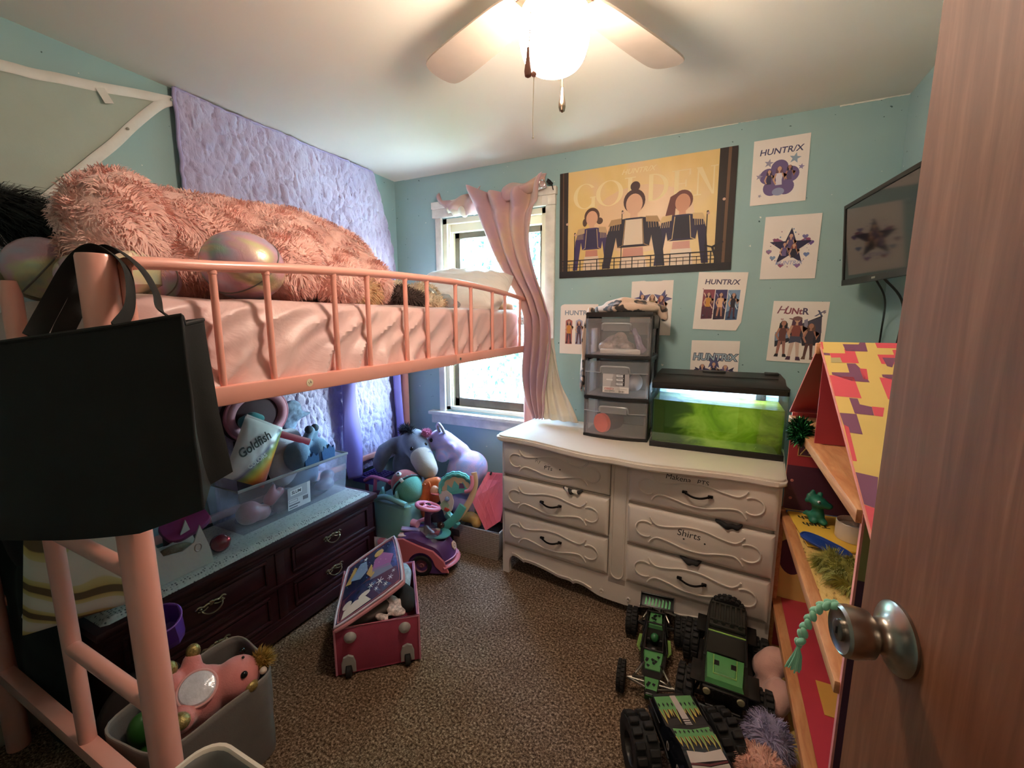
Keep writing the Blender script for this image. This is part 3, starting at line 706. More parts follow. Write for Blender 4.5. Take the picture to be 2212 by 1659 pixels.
def scarf2(u, v):
    x = -1.545+.235*u; top = 2.03; bot = 1.985-.025*math.sin(u*PI)+.01*math.sin(u*22); z = top+(bot-top)*v; return (x, 2.33-.02*math.sin(v*PI)+.006*math.sin(u*25), z)
MB().grid(scarf2, 40, 8).build('lining_swag', MLIN, cu, solid=.002)
def knotf(u, v):
    x = -1.16+.265*u; top = 2.085+.035*u+.012*math.sin(u*9); bot = 2.00+.055*u; z = top+(bot-top)*v; return (x, 2.335-.055*math.sin(v*PI)*(.5+.5*math.sin(u*PI))-.02, z)
MB().grid(knotf, 30, 12).build('curtain_gather', MCUR, cu, solid=.0025)
b = MB(); b.tube([(-.905+.016*math.cos(a*PI/10), 2.27, 2.062+.02*math.sin(a*PI/10)) for a in range(20)], .002, 8, closed=True); b.build('curtain_ring', mat('steel ring', '#b5b2ac', .25, 1.), cu)
b = MB(); b.box((-.885, 2.335, 2.083), (.02, .05, .016), rot=(0, .5, 0), bev=.003).tube(spline([(-.888, 2.31, 2.095), (-.87, 2.315, 2.08), (-.862, 2.33, 2.04)], 5), .006, 8, flat=.4); b.build('curtain_tie', mat('black tie', '#1c1a1d', .7), cu)
MB().b2((-.925, 2.325, 1.965), (-.895, 2.328, 2.015)).build('care_label', mat('white label', '#e6e2dc', .7), cu)

# ================================================================ television on the side wall
tvo, tu, tv_ = Vector((.452, 2.25, 1.483)), Vector((.127, -.992, 0)), Vector((-.07, 0, .997))
Mt = plane_m(tvo, tu, tv_); tv = thing('television', 'small black flat television mounted near the right corner', 'television', tuple(tvo+tu*.27))
MTV = mat('black tv plastic', '#15130f', .42); b = MB()
tw, th_ = .55, .318
b.b2((0, 0, -.035), (tw, th_, -.004), bev=.004, M=Mt); b.b2((0, 0, -.006), (.012, th_, 0), M=Mt).b2((tw-.012, 0, -.006), (tw, th_, 0), M=Mt).b2((0, th_-.014, -.006), (tw, th_, 0), M=Mt).b2((0, 0, -.006), (tw, .022, .001), M=Mt)
b.b2((.12, .05, -.075), (.43, .26, -.03), bev=.01, M=Mt); b.build('tv_body', MTV, tv)
t = NT('dark glossy screen'); t.base(lin('#120f0c')); t.b.inputs['Roughness'].default_value = .09; t.b.inputs['Specular IOR Level'].default_value = .8
MB().b2((.012, .022, -.006), (tw-.012, th_-.014, -.0035), M=Mt).build('tv_screen', t.m, tv)
MB().b2((.265, .007, .0005), (.292, .014, .0016), bev=.0004, M=Mt).build('tv_badge', mat('silver badge', '#a8a39a', .4, .6), tv)
b = MB(); b.b2((.24, .10, -.095), (.31, .22, -.07), M=Mt); c_ = Mt @ Vector((.275, .16, -.09)); b.tube([c_, (.56, 1.90, c_.z), (.622, 1.98, c_.z)], .014, 10); b.box((.624, 1.98, c_.z), (.012, .08, .18)); b.build('wall_mount', mat('black steel mount', '#1d1b1a', .5, .6), tv)
ca = MB().tube(spline([(.50, 2.02, 1.50), (.56, 2.10, 1.42), (.615, 2.30, 1.30), (.618, 2.33, 1.1), (.618, 2.345, .95), (.615, 2.34, .75)], 8), .0035, 8).build('power_cable', MTV, tv)
MB().tube(spline([(.50, 1.95, 1.50), (.585, 2.0, 1.40), (.618, 2.12, 1.24), (.618, 2.18, 1.0), (.615, 2.2, .7)], 8), .004, 8).build('signal_cable', MTV, tv)
# ================================================================ prints and poster pinned to the back wall
class Print:
    """printed sheet: thin paper plus ink shapes; ink coordinates run 0..1 from the top-left corner"""
    def __init__(s, w, h): s.w, s.h = w, h; s.b = MB(); s.mats = []; s.z = .0006
    def mi(s, col, rough=.6):
        m = col if not isinstance(col, str) else mat('print ink '+col, col, rough)
        if m not in s.mats: s.mats.append(m)
        return s.mats.index(m)
    def P(s, u, t): return ((u-.5)*s.w, (.5-t)*s.h)
    def sheet(s, col, cut=None):
        pts = cut or [(0, 0), (1, 0), (1, 1), (0, 1)]
        s.b.prism([s.P(*p) for p in pts], 0, .0005, s.mi(col)); return s
    def poly(s, pts, col): s.z += .00004; s.b.poly([s.P(*p) for p in pts], s.z, s.mi(col)); return s
    def ell(s, u, t, ru, rt, col, a0=0, a1=360, n=22, rot=0):
        pts = []
        for i in range(n+(0 if a1-a0 == 360 else 1)):
            a = math.radians(a0+(a1-a0)*i/n); x, y = ru*math.cos(a), rt*math.sin(a)*s.h/s.w
            c, q = math.cos(rot), math.sin(rot); X, Y = c*x-q*y, q*x+c*y; pts.append((u+X, t+Y*s.w/s.h))
        return s.poly(pts, col)
    def line(s, pts, wd, col):
        for (a, c) in zip(pts, pts[1:]):
            p, q = Vector((*s.P(*a), 0)), Vector((*s.P(*c), 0)); d = q-p
            if d.length < 1e-6: continue
            d.normalize(); n = Vector((-d.y, d.x, 0))*wd*s.w/2; p -= d*wd*s.w*.3; q += d*wd*s.w*.3
            s.z += .00001; s.b.poly([(v.x, v.y) for v in (p+n, p-n, q-n, q+n)], s.z, s.mi(col))
        return s
    def text(s, txt, u, t, size, col, shear=0., spacing=1., sx=1., bold=0.):
        s.z += .00004; s.b.text(txt, size, s.z, s.mi(col), at=s.P(u, t), shear=shear, spacing=spacing, sx=sx, bold=bold); return s
    def star(s, u, t, r, col, n=5, inner=.42, rot=0.):
        pts = []
        for i in range(2*n):
            a = -PI/2+rot+PI*i/n; q = r if i % 2 == 0 else r*inner; pts.append((u+q*math.cos(a), t+q*math.sin(a)*s.w/s.h))
        return s.poly(pts, col)
    def heart(s, u, t, r, col):
        pts = [(u+r*.062*16*math.sin(a)**3, t-r*.062*(13*math.cos(a)-5*math.cos(2*a)-2*math.cos(3*a)-math.cos(4*a))*s.w/s.h) for a in [2*PI*i/18 for i in range(18)]]
        return s.poly(pts, col)
    def fig(s, u, t, H, skin, top, bot, hair, legs=True, lean=0., wide=1.):
        """plain featureless dancer figure, head at (u,t), H = height as share of sheet"""
        k = H*s.h/s.w; a = lambda x, y: (u+(x*wide+lean*y)*k, t+y*H)
        s.ell(u, t+.01*H, .085*k, .10*k*s.w/s.h*s.w/s.h if False else .085*k*s.w/s.h, hair)
        s.poly([a(-.10, 0), a(.10, 0), a(.12, .26), a(.05, .3), a(-.06, .3), a(-.12, .24)], hair)
        s.poly([a(-.02, .06), a(.02, .06), a(.03, .16), a(-.03, .16)], skin)
        if legs:
            s.poly([a(-.09, .5), a(0, .5), a(-.03, .75), a(-.06, 1.), a(-.12, 1.), a(-.11, .75)], bot); s.poly([a(0, .5), a(.10, .5), a(.11, .75), a(.13, 1.), a(.07, 1.), a(.04, .75)], bot)
            s.poly([a(-.13, .93), a(-.05, .93), a(-.05, 1.02), a(-.16, 1.02)], hair); s.poly([a(.06, .93), a(.14, .93), a(.17, 1.02), a(.06, 1.02)], hair)
        s.poly([a(-.12, .15), a(.12, .15), a(.085, .38), a(.10, .54), a(-.10, .54), a(-.085, .38)], top)
        s.poly([a(-.12, .15), a(-.07, .17), a(-.13, .36), a(-.07, .50), a(-.11, .52), a(-.19, .36)], skin); s.poly([a(.12, .15), a(.07, .17), a(.14, .34), a(.20, .20), a(.24, .22), a(.16, .42)], skin)
        s.ell(u, t+.005*H, .062*k, .078*k*s.w/s.h, skin); return s
    def place(s, name, label, cat, cx, cz, rot=0., group=None, y=None):
        y = YB-.0035 if y is None else y
        c, q = math.cos(rot), math.sin(rot); M_ = plane_m((cx, y, cz), (c, 0, q), (-q, 0, c))
        t = thing(name, label, cat, (cx, y, cz), group=group)
        s.b.v = [tuple(M_ @ Vector(v)) for v in s.b.v]; s.b.build('printed_sheet', s.mats, t)
        b = MB()
        return t
PAPER = mat('white printer paper', '#ecdfd6', .75, vary=.015, vscale=10, bump=.12, bscale=18)
SK, SK2 = '#c99a80', '#b07a66'
G_ = 'letter prints on the back wall'
# sheet with lettering over a purple flower badge
p = Print(.216, .279).sheet(PAPER)
p.text('HUNTR/X', .5, .20, .036, '#4a4668', .15, 1.0, 1.05, .0006)
for i in range(5):
    a = -PI/2+2*PI*i/5; p.ell(.5+.21*math.cos(a), .62+.165*math.sin(a), .155, .12, '#6d5a86')
p.ell(.5, .62, .2, .16, '#6d5a86')
for u, t, r, c in ((.30, .37, .09, '#9a93a6'), (.76, .34, .11, '#8fa0b2'), (.14, .56, .07, '#9a8fa6'), (.88, .48, .06, '#8b7fa6')): p.star(u, t, r, c, rot=.2)
p.fig(.32, .50, .36, SK, '#3b3550', '#8c6f8f', '#4a3648', False); p.fig(.68, .46, .36, SK2, '#5b4a6c', '#93819a', '#3a2d3e', False); p.fig(.5, .47, .46, SK, '#d8cfd8', '#a58fb4', '#6b4a5c', False)
p.ell(.5, .82, .11, .06, '#8f95b4')
p.star(.17, .86, .04, '#a49aa8', rot=.4)
p.place('paper_print', 'white sheet with bold lettering above a purple flower badge, topmost beside the gold poster', 'print', .200, 2.003, .010)
# star badge sheet
p = Print(.216, .279).sheet(PAPER)
for u, t, c in ((.23, .38, '#8a4668'), (.75, .34, '#7a6fa0'), (.2, .66, '#7f93b4'), (.8, .62, '#6d7fae'), (.36, .78, '#a05a78'), (.66, .79, '#8f6a9c'), (.86, .44, '#6a4f86'), (.12, .56, '#96708f')): p.heart(u, t, .055, c)
p.ell(.30, .42, .13, .045, '#8a4a6a', rot=.5); p.ell(.74, .42, .12, .045, '#8a4a6a', rot=-.5)
p.star(.5, .50, .40, '#2b2444', inner=.40)
p.fig(.5, .32, .40, SK, '#5a4a70', '#3a2f50', '#5b4660', False, 0, .9); p.fig(.40, .45, .34, SK, '#6c5a84', '#3a2f50', '#3b2f5c', False); p.fig(.57, .47, .36, SK, '#241f30', '#241f30', '#84463c', False)
p.text('HUNTR/X', .5, .745, .024, '#a7a5c4', .2, 1.0, 1.0, .0003)
for i in range(26):
    a, r = i*2.4, .30+.10*((i*7) % 5)/5; p.ell(.5+r*math.cos(a), .52+r*.8*math.sin(a), .006+.004*(i % 3), .006+.003*(i % 3), ('#7a6a94', '#8f5570', '#6a86a8')[i % 3], n=7)
p.place('paper_print', 'white sheet with a dark navy star badge and scattered hearts', 'print', .268, 1.667, -.012)
# three-panel sheet with clipped corner
p = Print(.216, .279).sheet(PAPER, [(0, 0), (1, 0), (.985, .84), (.90, .99), (0, 1)])
p.text('HUNTR/X', .5, .17, .033, '#54465c', .1, 1.0, 1.05, .0008)
for k, (c, d, f) in enumerate((('#8c4450', '#5c2a3c', '#c98a3c'), ('#3f3560', '#241c34', '#e0b088'), ('#7a93b0', '#3f5878', '#2a2430'))):
    x0 = .14+.255*k; p.poly([(x0, .30), (x0+.24, .295), (x0+.235, .80), (x0+.005, .815)], c)
    p.poly([(x0, .60+.04*k), (x0+.24, .45+.06*k), (x0+.235, .80), (x0+.005, .815)], d)
    p.line([(x0+.02, .36), (x0+.22, .62)], .02, ('#d8b0a0', '#8f86b0', '#c2d4e0')[k])
    p.fig(x0+.12, .38, .40, SK, f, SK2 if k == 1 else '#54303c', '#4a2838' if k < 2 else '#2b2030', True)
for i in range(14): p.ell(.13+.76*((i*37) % 100)/100, .29+.55*((i*53) % 100)/100, .012, .008, ('#8c4450', '#3f3560', '#5a7a98')[i % 3], n=6, rot=i)
p.place('paper_print', 'white sheet with three tall dancer panels in red violet and blue', 'print', -.004, 1.430, -.048)
# group picture with script lettering
p = Print(.216, .279).sheet(PAPER)
p.text('H', .16, .15, .050, '#8a5560', .35, 1., 1.1, .0002); p.text('UNt', .38, .165, .038, '#8c4a54', .1, 1., 1., .0012); p.text('R', .60, .165, .040, '#54435c', 0., 1., 1., .0012); p.text('x', .84, .17, .060, '#5c5a72', .35, 1., 1.1, .0002)
p.poly([(.10, .55), (.90, .22), (.94, .70), (.62, .72), (.58, .58), (.12, .76)], '#2b2834'); p.poly([(.56, .36), (.90, .24), (.93, .5), (.60, .58)], '#4a4454'); p.poly([(.10, .52), (.34, .42), (.36, .6), (.12, .66)], '#7f8fa8')
p.poly([(.60, .30), (.66, .28), (.70, .52), (.63, .54)], '#8a8296')
p.fig(.24, .36, .55, SK2, '#6a3f3a', '#9c6a5e', '#1f1a22'); p.fig(.74, .39, .54, SK2, '#43343c', '#5f3c38', '#6a4a3c'); p.fig(.48, .29, .66, SK, '#8a4840', '#d2b0a0', '#54344a'); p.poly([(.38, .57), (.58, .57), (.60, .68), (.50, .66), (.37, .69)], '#4a4a5c')
p.ell(.48, .275, .085, .03, '#7c5a58'); p.ell(.42, .295, .10, .012, '#7c5a58', rot=.2)
p.heart(.2, .30, .03, '#c09a94'); p.heart(.93, .17, .03, '#8c7a84')
p.place('paper_print', 'white sheet with script lettering over three standing dancers, above the doll house roof', 'print', .327, 1.286, -.035)
# sheet behind the drawer tower, only its right part in view
p = Print(.207, .279).sheet(PAPER, [(0, .012), (.3, .0), (.36, .012), (.7, .012), (.76, 0), (1, 0), (1, 1), (0, 1)])
p.star(.28, .34, .24, '#5d5a84', rot=-.25); p.star(.76, .34, .24, '#5d5a84', rot=.25)
for u, c, d in ((.28, '#2c2334', '#4a3f60'), (.52, '#6a4a3c', '#8f7a54'), (.74, '#8a4440', '#5c3c4c')): p.fig(u, .29+.02*(u > .6), .5, SK, d, '#4a3f54', c, False)
p.line([(.66, .50), (.86, .26)], .025, '#3a2c40')
p.place('paper_print', 'white sheet with three heads between violet stars, half hidden by the leopard cloth', 'print', -.326, 1.402, -.012)
# sheet left of the drawer tower
p = Print(.216, .279).sheet(PAPER, [(.03, .02), (.1, 0), (1, 0), (1, 1), (0, 1), (0, .05)])
p.text('HUNTR/X', .5, .175, .036, '#7d8a96', 0., 1.0, 1.05, .0006)
for k, (c, d) in enumerate((('#b0645c', '#c9863c'), ('#a3a0b4', '#4a4054'), ('#8c86a8', '#3f3a50'))):
    x0 = .12+.275*k; p.poly([(x0+.03, .33), (x0+.12, .295), (x0+.21, .33), (x0+.21, .80), (x0+.03, .80)], c); p.fig(x0+.12, .36, .42, SK, d, '#5c4048', '#54343c')
p.place('paper_print', 'white sheet with pale grey lettering left of the plastic drawer tower', 'print', -.713, 1.287, -.012)
# graffiti sheet behind the aquarium
p = Print(.217, .279).sheet(PAPER)
p.star(.5, .36, .20, '#54547a')
for u, t, r in ((.2, .58, .5), (.8, .58, -.5), (.34, .55, .2), (.66, .55, -.2)): p.ell(u, t, .13, .05, '#4a4a72', rot=r)
p.poly([(.10, .48), (.32, .56), (.30, .66), (.16, .62)], '#2f2f4c'); p.poly([(.92, .46), (.70, .56), (.72, .66), (.86, .60)], '#2f2f4c')
for u, c in ((.26, '#3a2c4c'), (.74, '#6a5478'), (.5, '#4c3c68')): p.fig(u, .42 if u == .5 else .46, .44, SK, '#5f5a8c' if u != .5 else '#26243c', '#3a3858', c, False)
p.text('HUNTRiX', .5, .30, .047, '#33364c', .1, .95, 1., .0036); p.text('HUNTRiX', .5, .30, .047, '#a3b2be', .1, .95, 1., .0010)
p.place('paper_print', 'white sheet with silver graffiti lettering just behind the aquarium lid', 'print', -.010, 1.100, .0)

# --- gold poster
def gold():
    t = NT('gold poster print'); v = t.coord(); sp = t.node('ShaderNodeSeparateXYZ'); t.link(v, sp.inputs[0])
    f = t.noise(t.coord(scale=(4, 4, 2)), 1, 3, .5, .4)
    t.base(t.ramp(f, [(.3, '#d4ae62'), (.5, '#dfbd7c'), (.66, '#dcb890')])); t.b.inputs['Roughness'].default_value = .38; t.b.inputs['Specular IOR Level'].default_value = .5
    t.bump(t.noise(t.coord(scale=(5, 5, 9)), 1, 2, .5), .25, .02); return t.m
p = Print(.864, .556); GM = gold(); p.sheet(GM); DK = '#2a1d18'; LT = '#e6cf9c'
p.ell(.5, .5, .30, .30, mat('pale printed glow', '#dcb58c', .38))
def ring(u, t, ru, rt, ru2, rt2, a0=0, a1=360, n=28):
    for i in range(n):
        a, c = math.radians(a0+(a1-a0)*i/n), math.radians(a0+(a1-a0)*(i+1)/n)
        p.poly([(u+ru*math.cos(a), t+rt*math.sin(a)), (u+ru*math.cos(c), t+rt*math.sin(c)), (u+ru2*math.cos(c), t+rt2*math.sin(c)), (u+ru2*math.cos(a), t+rt2*math.sin(a))], LT); p.z -= .00004
    p.z += .00004
t0, t1 = .125, .355; tm = (t0+t1)/2; rh = (t1-t0)/2
def rect(u0, v0, u1, v1, c=LT): p.poly([(u0, v0), (u1, v0), (u1, v1), (u0, v1)], c)
ring(.165, tm, .075, rh, .050, rh*.95, 40, 320); rect(.195, tm+.01, .232, tm+.02); rect(.205, tm+.015, .226, t1-.01)
ring(.315, tm, .082, rh, .056, rh*.95)
rect(.425, t0, .449, t1); rect(.405, t0, .47, t0+.008); rect(.405, t1-.008, .52, t1); rect(.508, t1-.06, .52, t1)
rect(.545, t0, .569, t1); ring(.569, tm, .085, rh, .060, rh*.92, -90, 90)
rect(.685, t0, .709, t1); rect(.67, t0, .77, t0+.008); rect(.67, t1-.008, .775, t1); rect(.709, tm-.004, .75, tm+.004); rect(.762, t0, .77, t0+.05); rect(.765, t1-.055, .775, t1); rect(.743, tm-.03, .75, tm+.03)
rect(.805, t0, .813, t1); rect(.885, t0, .893, t1); p.poly([(.798, t0), (.828, t0), (.893, t1), (.882, t1)], LT); rect(.79, t1-.008, .828, t1); rect(.87, t0, .908, t0+.008)
p.text('HUNTR/X', .48, .075, .034, LT, .35, 1., 1.1, .0006)
def singer(u, t, r, hair, skin, jacket, inner, trim, bun, W=1.):
    """plain featureless bust: hair, head, neck, jacket with trim, bare waist, trousers"""
    k = p.w/p.h; ys = lambda d: d*k
    if bun == 'top': p.ell(u+.003, t-ys(r*1.45), r*.45, r*.45*k, hair)
    if bun == 'tail': p.poly([(u-r*.3, t-ys(r*1.1)), (u-r*1.3, t-ys(r*.6)), (u-r*1.75, t+ys(r*1.3)), (u-r*1.7, t+ys(r*2.3)), (u-r*.8, t+ys(r*2.1)), (u-r*.7, t)], hair)
    if bun == 'side': p.ell(u+r*1.05, t+ys(r*.55), r*.42, r*.42*k, hair); p.ell(u-r*.95, t+ys(r*.6), r*.3, r*.5*k, hair)
    p.ell(u, t-ys(r*.12), r*1.02, r*1.08*k, hair)
    p.poly([(u-r*.3, t+ys(r*.7)), (u+r*.3, t+ys(r*.7)), (u+r*.4, t+ys(r*1.7)), (u-r*.4, t+ys(r*1.7))], skin)
    p.ell(u, t+ys(r*.15), r*.78, r*.95*k, skin)
    sh = t+ys(r*1.55); w = r*2.1*W
    p.poly([(u-w*.42, t+ys(r*4.2)), (u+w*.42, t+ys(r*4.2)), (u+w*.5, .94), (u-w*.5, .94)], mat('print skin', '#bb7a66', .4))
    p.poly([(u-w*.5, t+ys(r*5.0)), (u+w*.5, t+ys(r*5.0)), (u+w*.62, .945), (u-w*.62, .945)], mat('print trousers', '#d8bfa8', .4))
    p.poly([(u-w, sh+.02), (u-w*.7, sh+.04), (u-w*.78, t+ys(r*3.4)), (u-w*1.02, .93), (u-w*1.35, .93), (u-w*1.18, t+ys(r*3.)) ], jacket); p.poly([(u+w, sh+.02), (u+w*.7, sh+.04), (u+w*.78, t+ys(r*3.4)), (u+w*1.02, .93), (u+w*1.35, .93), (u+w*1.18, t+ys(r*3.))], jacket)
    p.poly([(u-w*.9, sh), (u-w*.3, sh-.015), (u+w*.3, sh-.015), (u+w*.9, sh), (u+w*.68, t+ys(r*4.1)), (u-w*.68, t+ys(r*4.1))], jacket)
    p.poly([(u-w*.34, sh), (u+w*.34, sh), (u+w*.42, t+ys(r*3.9)), (u-w*.42, t+ys(r*3.9))], inner)
    for sg in (-1, 1):
        p.poly([(u+sg*w*1.12, sh+.045), (u+sg*w*.98, sh-.012), (u+sg*w*.5, sh-.02), (u+sg*w*.52, sh+.03)], trim)
        for q in range(5): p.line([(u+sg*w*(.62+.1*q), sh+.03), (u+sg*w*(.64+.105*q), sh+.085)], .003, trim)
        p.line([(u+sg*w*.36, sh), (u+sg*w*.46, t+ys(r*3.9)), (u+sg*w*.68, t+ys(r*4.1))], .004, trim)
singer(.735, .39, .052, '#6a3a34', '#c98f72', '#2c2340', '#221c2c', '#cfae7c', 'tail')
singer(.21, .44, .047, '#54382c', '#d3a080', '#3a2a58', '#2a2144', '#b99a74', 'side', .9)
singer(.465, .35, .062, '#4a3030', '#d3a486', '#241f30', '#d9c4ac', '#a8845c', 'top', 1.05)
for u0, u1 in ((0, .056), (.912, 1)): p.poly([(u0, 0), (u1, 0), (u1, 1), (u0, 1)], DK)
p.poly([(.02, 0), (.028, 0), (.028, 1), (.02, 1)], '#5c4030'); p.poly([(.955, 0), (.97, 0), (.965, 1), (.95, 1)], '#6a4c38')
p.poly([(0, .935), (1, .935), (1, 1), (0, 1)], '#1a1418')
for t_ in (.835, .87, .90): p.line([(.02, t_), (.95, t_)], .0035 if t_ > .84 else .006, '#1f181c')
for i in range(26): p.line([(.03+i*.036, .835 if i % 3 == 0 else .87), (.03+i*.036, .94)], .0032 if i % 3 else .006, '#1f181c')
for u, t_ in ((.045, .47), (.10, .58), (.395, .42), (.865, .50), (.94, .40)): p.line([(u, t_), (u, .94)], .005, '#231b22'); p.ell(u+.006, t_+.012, .008, .012, '#c9a08c', n=10); p.ell(u+.003, t_, .006, .01, '#231b22', 180, 360, 8)
p.line([(.93, .94), (.90, .80), (.95, .76)], .012, '#1f181c'); p.line([(.90, .80), (.86, .78)], .008, '#1f181c')
po = p.place('poster', 'large glossy gold poster of three singers with the word golden', 'poster', -.401, 1.853, .010)
# ================================================================ things on the dresser
MBLK = mat('black plastic', '#1c1917', .4, bump=.05, bscale=150)
MFROST = thin_glass('frosted drawer plastic', '#fbf8f8', .06, .25, .24, '#f2eeee')
MLIP = thin_glass('thick frosted plastic lip', '#d8d5d5', .12, .2, .62, '#dad7d6')
tx0, tx1, ty0, ty1 = -.584, -.272, 2.045, 2.325
tw_ = thing('drawer_tower', 'three-drawer frosted plastic tower with black frame standing on the white dresser', 'drawer unit', ((tx0+tx1)/2, 2.19, TOPZ))
b = MB(); bow = [(tx0, 2.06), (tx0, ty1), (tx1, ty1), (tx1, 2.06)]+[(tx1+(tx0-tx1)*i/8, 2.06-.022*math.sin(PI*i/8)) for i in range(1, 8)]
levels = [.775, .968, 1.168]
for z in (TOPZ, .958, 1.158): b.prism(bow, z, z+.014, bev=.002)
b.prism([(x, y) for x, y in bow], 1.355, 1.378, bev=.004)
for x in (tx0, tx1-.012):
    for (ya, yb) in ((2.065, 2.105), (ty1-.04, ty1)): b.b2((x, ya, TOPZ), (x+.012, yb, 1.36), bev=.002)
    b.b2((x, 2.06, 1.30), (x+.012, ty1, 1.36)); b.b2((x+.003, 2.1, 1.145), (x+.009, ty1-.03, 1.175)); b.b2((x+.003, 2.1, .945), (x+.009, ty1-.03, .975))
b.build('frame', MBLK, tw_)
for k, z0 in enumerate((.782, .975, 1.176)):
    z1 = z0+.172; b = MB(); fx0, fx1 = tx0+.004, tx1-.004
    def face(u, v): return (fx0+(fx1-fx0)*u, 2.056-.026*math.sin(PI*u)-.004*v, z0+(z1-z0)*v)
    b.grid(face, 16, 6)
    b.b2((fx0+.012, 2.058, z0), (fx0+.015, 2.31, z1-.02)).b2((fx1-.015, 2.058, z0), (fx1-.012, 2.31, z1-.02)).b2((fx0+.012, 2.058, z0), (fx1-.012, 2.31, z0+.003)).b2((fx0+.012, 2.307, z0), (fx1-.012, 2.31, z1-.02))
    d = b.build('drawer', MFROST, tw_)
    cx = (fx0+fx1)/2; b = MB(); zt = z0+.148
    arch = [(cx-.068, 2.026, zt-.028), (cx-.066, 2.018, zt-.008), (cx-.055, 2.014, zt), (cx, 2.012, zt+.001), (cx+.055, 2.014, zt), (cx+.066, 2.018, zt-.008), (cx+.068, 2.026, zt-.028)]
    b.tube(spline(arch, 5), .0045, 8, flat=1.); b.grid(lambda u, v: (cx-.062+.124*u, 2.014+.012*v, zt-.004-.03*v), 8, 4); b.build('handle', MLIP, d)
    if k < 2:
        sg = [(fx0+.004, 2.046, z0+.118), (cx-.068, 2.026, zt-.030)]; MB().tube(sg, .0018, 6).build('rim_line', MLIP, d); MB().tube([(fx1-.004, 2.046, z0+.118), (cx+.068, 2.026, zt-.030)], .0018, 6).build('rim_line', MLIP, d)
    if k == 1:
        L = Print(.124, .098); L.sheet(mat('sticker paper', '#dad2cc', .6)); L.poly([(0, 0), (1, 0), (1, .70), (0, .70)], '#a8a2a2'); L.poly([(.0, .0), (.45, 0), (.3, .70), (0, .70)], '#b9b3b2')
        for q in range(3):
            t_ = .07+.2*q; L.poly([(.5, t_), (.8, t_+.02), (.8, t_+.18), (.5, t_+.17)], '#3a3638'); L.poly([(.51, t_+.02), (.77, t_+.035), (.77, t_+.15), (.51, t_+.145)], '#c9c7c8'); L.line([(.58, t_+.07), (.69, t_+.075)], .02, '#8a8788')
        L.poly([(.80, .08), (.84, .06), (.84, .64), (.80, .66)], '#2c292b'); L.poly([(.14, .32), (.38, .33), (.38, .40), (.14, .39)], '#dedad8')
        L.poly([(.08, .76), (.42, .76), (.42, .86), (.08, .86)], '#b04a44'); L.poly([(.10, .775), (.40, .775), (.40, .845), (.10, .845)], '#dad2cc'); L.poly([(.14, .795), (.36, .795), (.36, .825), (.14, .825)], '#b04a44')
        L.line([(.08, .91), (.46, .915)], .02, '#4a4546'); L.line([(.08, .955), (.3, .957)], .012, '#7a7474'); L.line([(.55, .80), (.92, .81)], .012, '#8a8484')
        for q in range(6): L.line([(.64+.035*q, .88), (.64+.035*q, .97)], .012 if q % 2 else .02, '#3a3637')
        Mx = plane_m((-.4235, 2.0295, 1.047), (1, .0, 0), (0, -.03, 1)); L.b.v = [tuple(Mx @ Vector(v)) for v in L.b.v]; L.b.build('product_sticker', L.mats, d)
# contents of the tower
j = thing('jar', 'round jar with bright orange lid lying in the bottom plastic drawer', 'jar', (-.46, 2.18, .825))
Mj = T((-.498, 2.075, .834), (PI/2, 0, -.5))
MB().lathe([(.0001, .004), (.046, .004), (.048, 0), (.048, -.016), (.0001, -.016)], 28, M=Mj).build('lid', mat('orange lid', '#f0562c', .45), j)
MB().lathe([(.0001, -.014), (.042, -.016), (.044, -.05), (.044, -.11), (.036, -.13), (.0001, -.132)], 28, M=Mj).build('jar_body', thin_glass('smoky jar plastic', '#b79a9c', .12, .1, .35, '#9a7a7c'), j)
vs, fs = blob([('e', (-.455, 2.15, 1.225), (.06, .05, .045)), ('e', (-.43, 2.13, 1.245), (.035, .04, .04)), ('e', (-.49, 2.12, 1.212), (.045, .03, .03)), ('e', (-.40, 2.14, 1.21), (.04, .04, .028))], .008, 2)
o = MB().add(vs, fs, 0, True).build('toy_bag', mat('brown crumpled bag', '#b09a90', .3, vary=.45, vscale=40, bump=.8, bscale=60, bdist=.01)); tag(o, 'crumpled bag of small brown toys in the top plastic drawer', 'bag')
o = MB().box((-.42, 2.085, 1.192), (.19, .02, .022), bev=.003, rot=(.2, 0, 0)).build('card_box', mat('white card', '#e3d9d2', .6)); tag(o, 'flat white card box at the front of the top plastic drawer', 'box')
b = MB().tube(spline([(-.365, 2.1, 1.30), (-.345, 2.1, 1.26), (-.33, 2.09, 1.22), (-.312, 2.1, 1.195)], 6), [.012]*6+[.016]*6+[.018]*7, 10); o = b.build('wrapped_toy', mat('clear and violet wrapper', '#8d7f96', .2, vary=.3, vscale=50)); tag(o, 'violet wrapped toy leaning at the right side of the top plastic drawer', 'toy')
o = MB().add(*blob([('e', (-.36, 2.2, 1.03), (.035, .05, .045)), ('e', (-.39, 2.22, 1.01), (.05, .04, .03))], .008, 3), 0, True).build('white_cloth', mat('white cotton', '#c8c6cc', .9)); tag(o, 'bunched white cloth inside the middle plastic drawer', 'cloth')

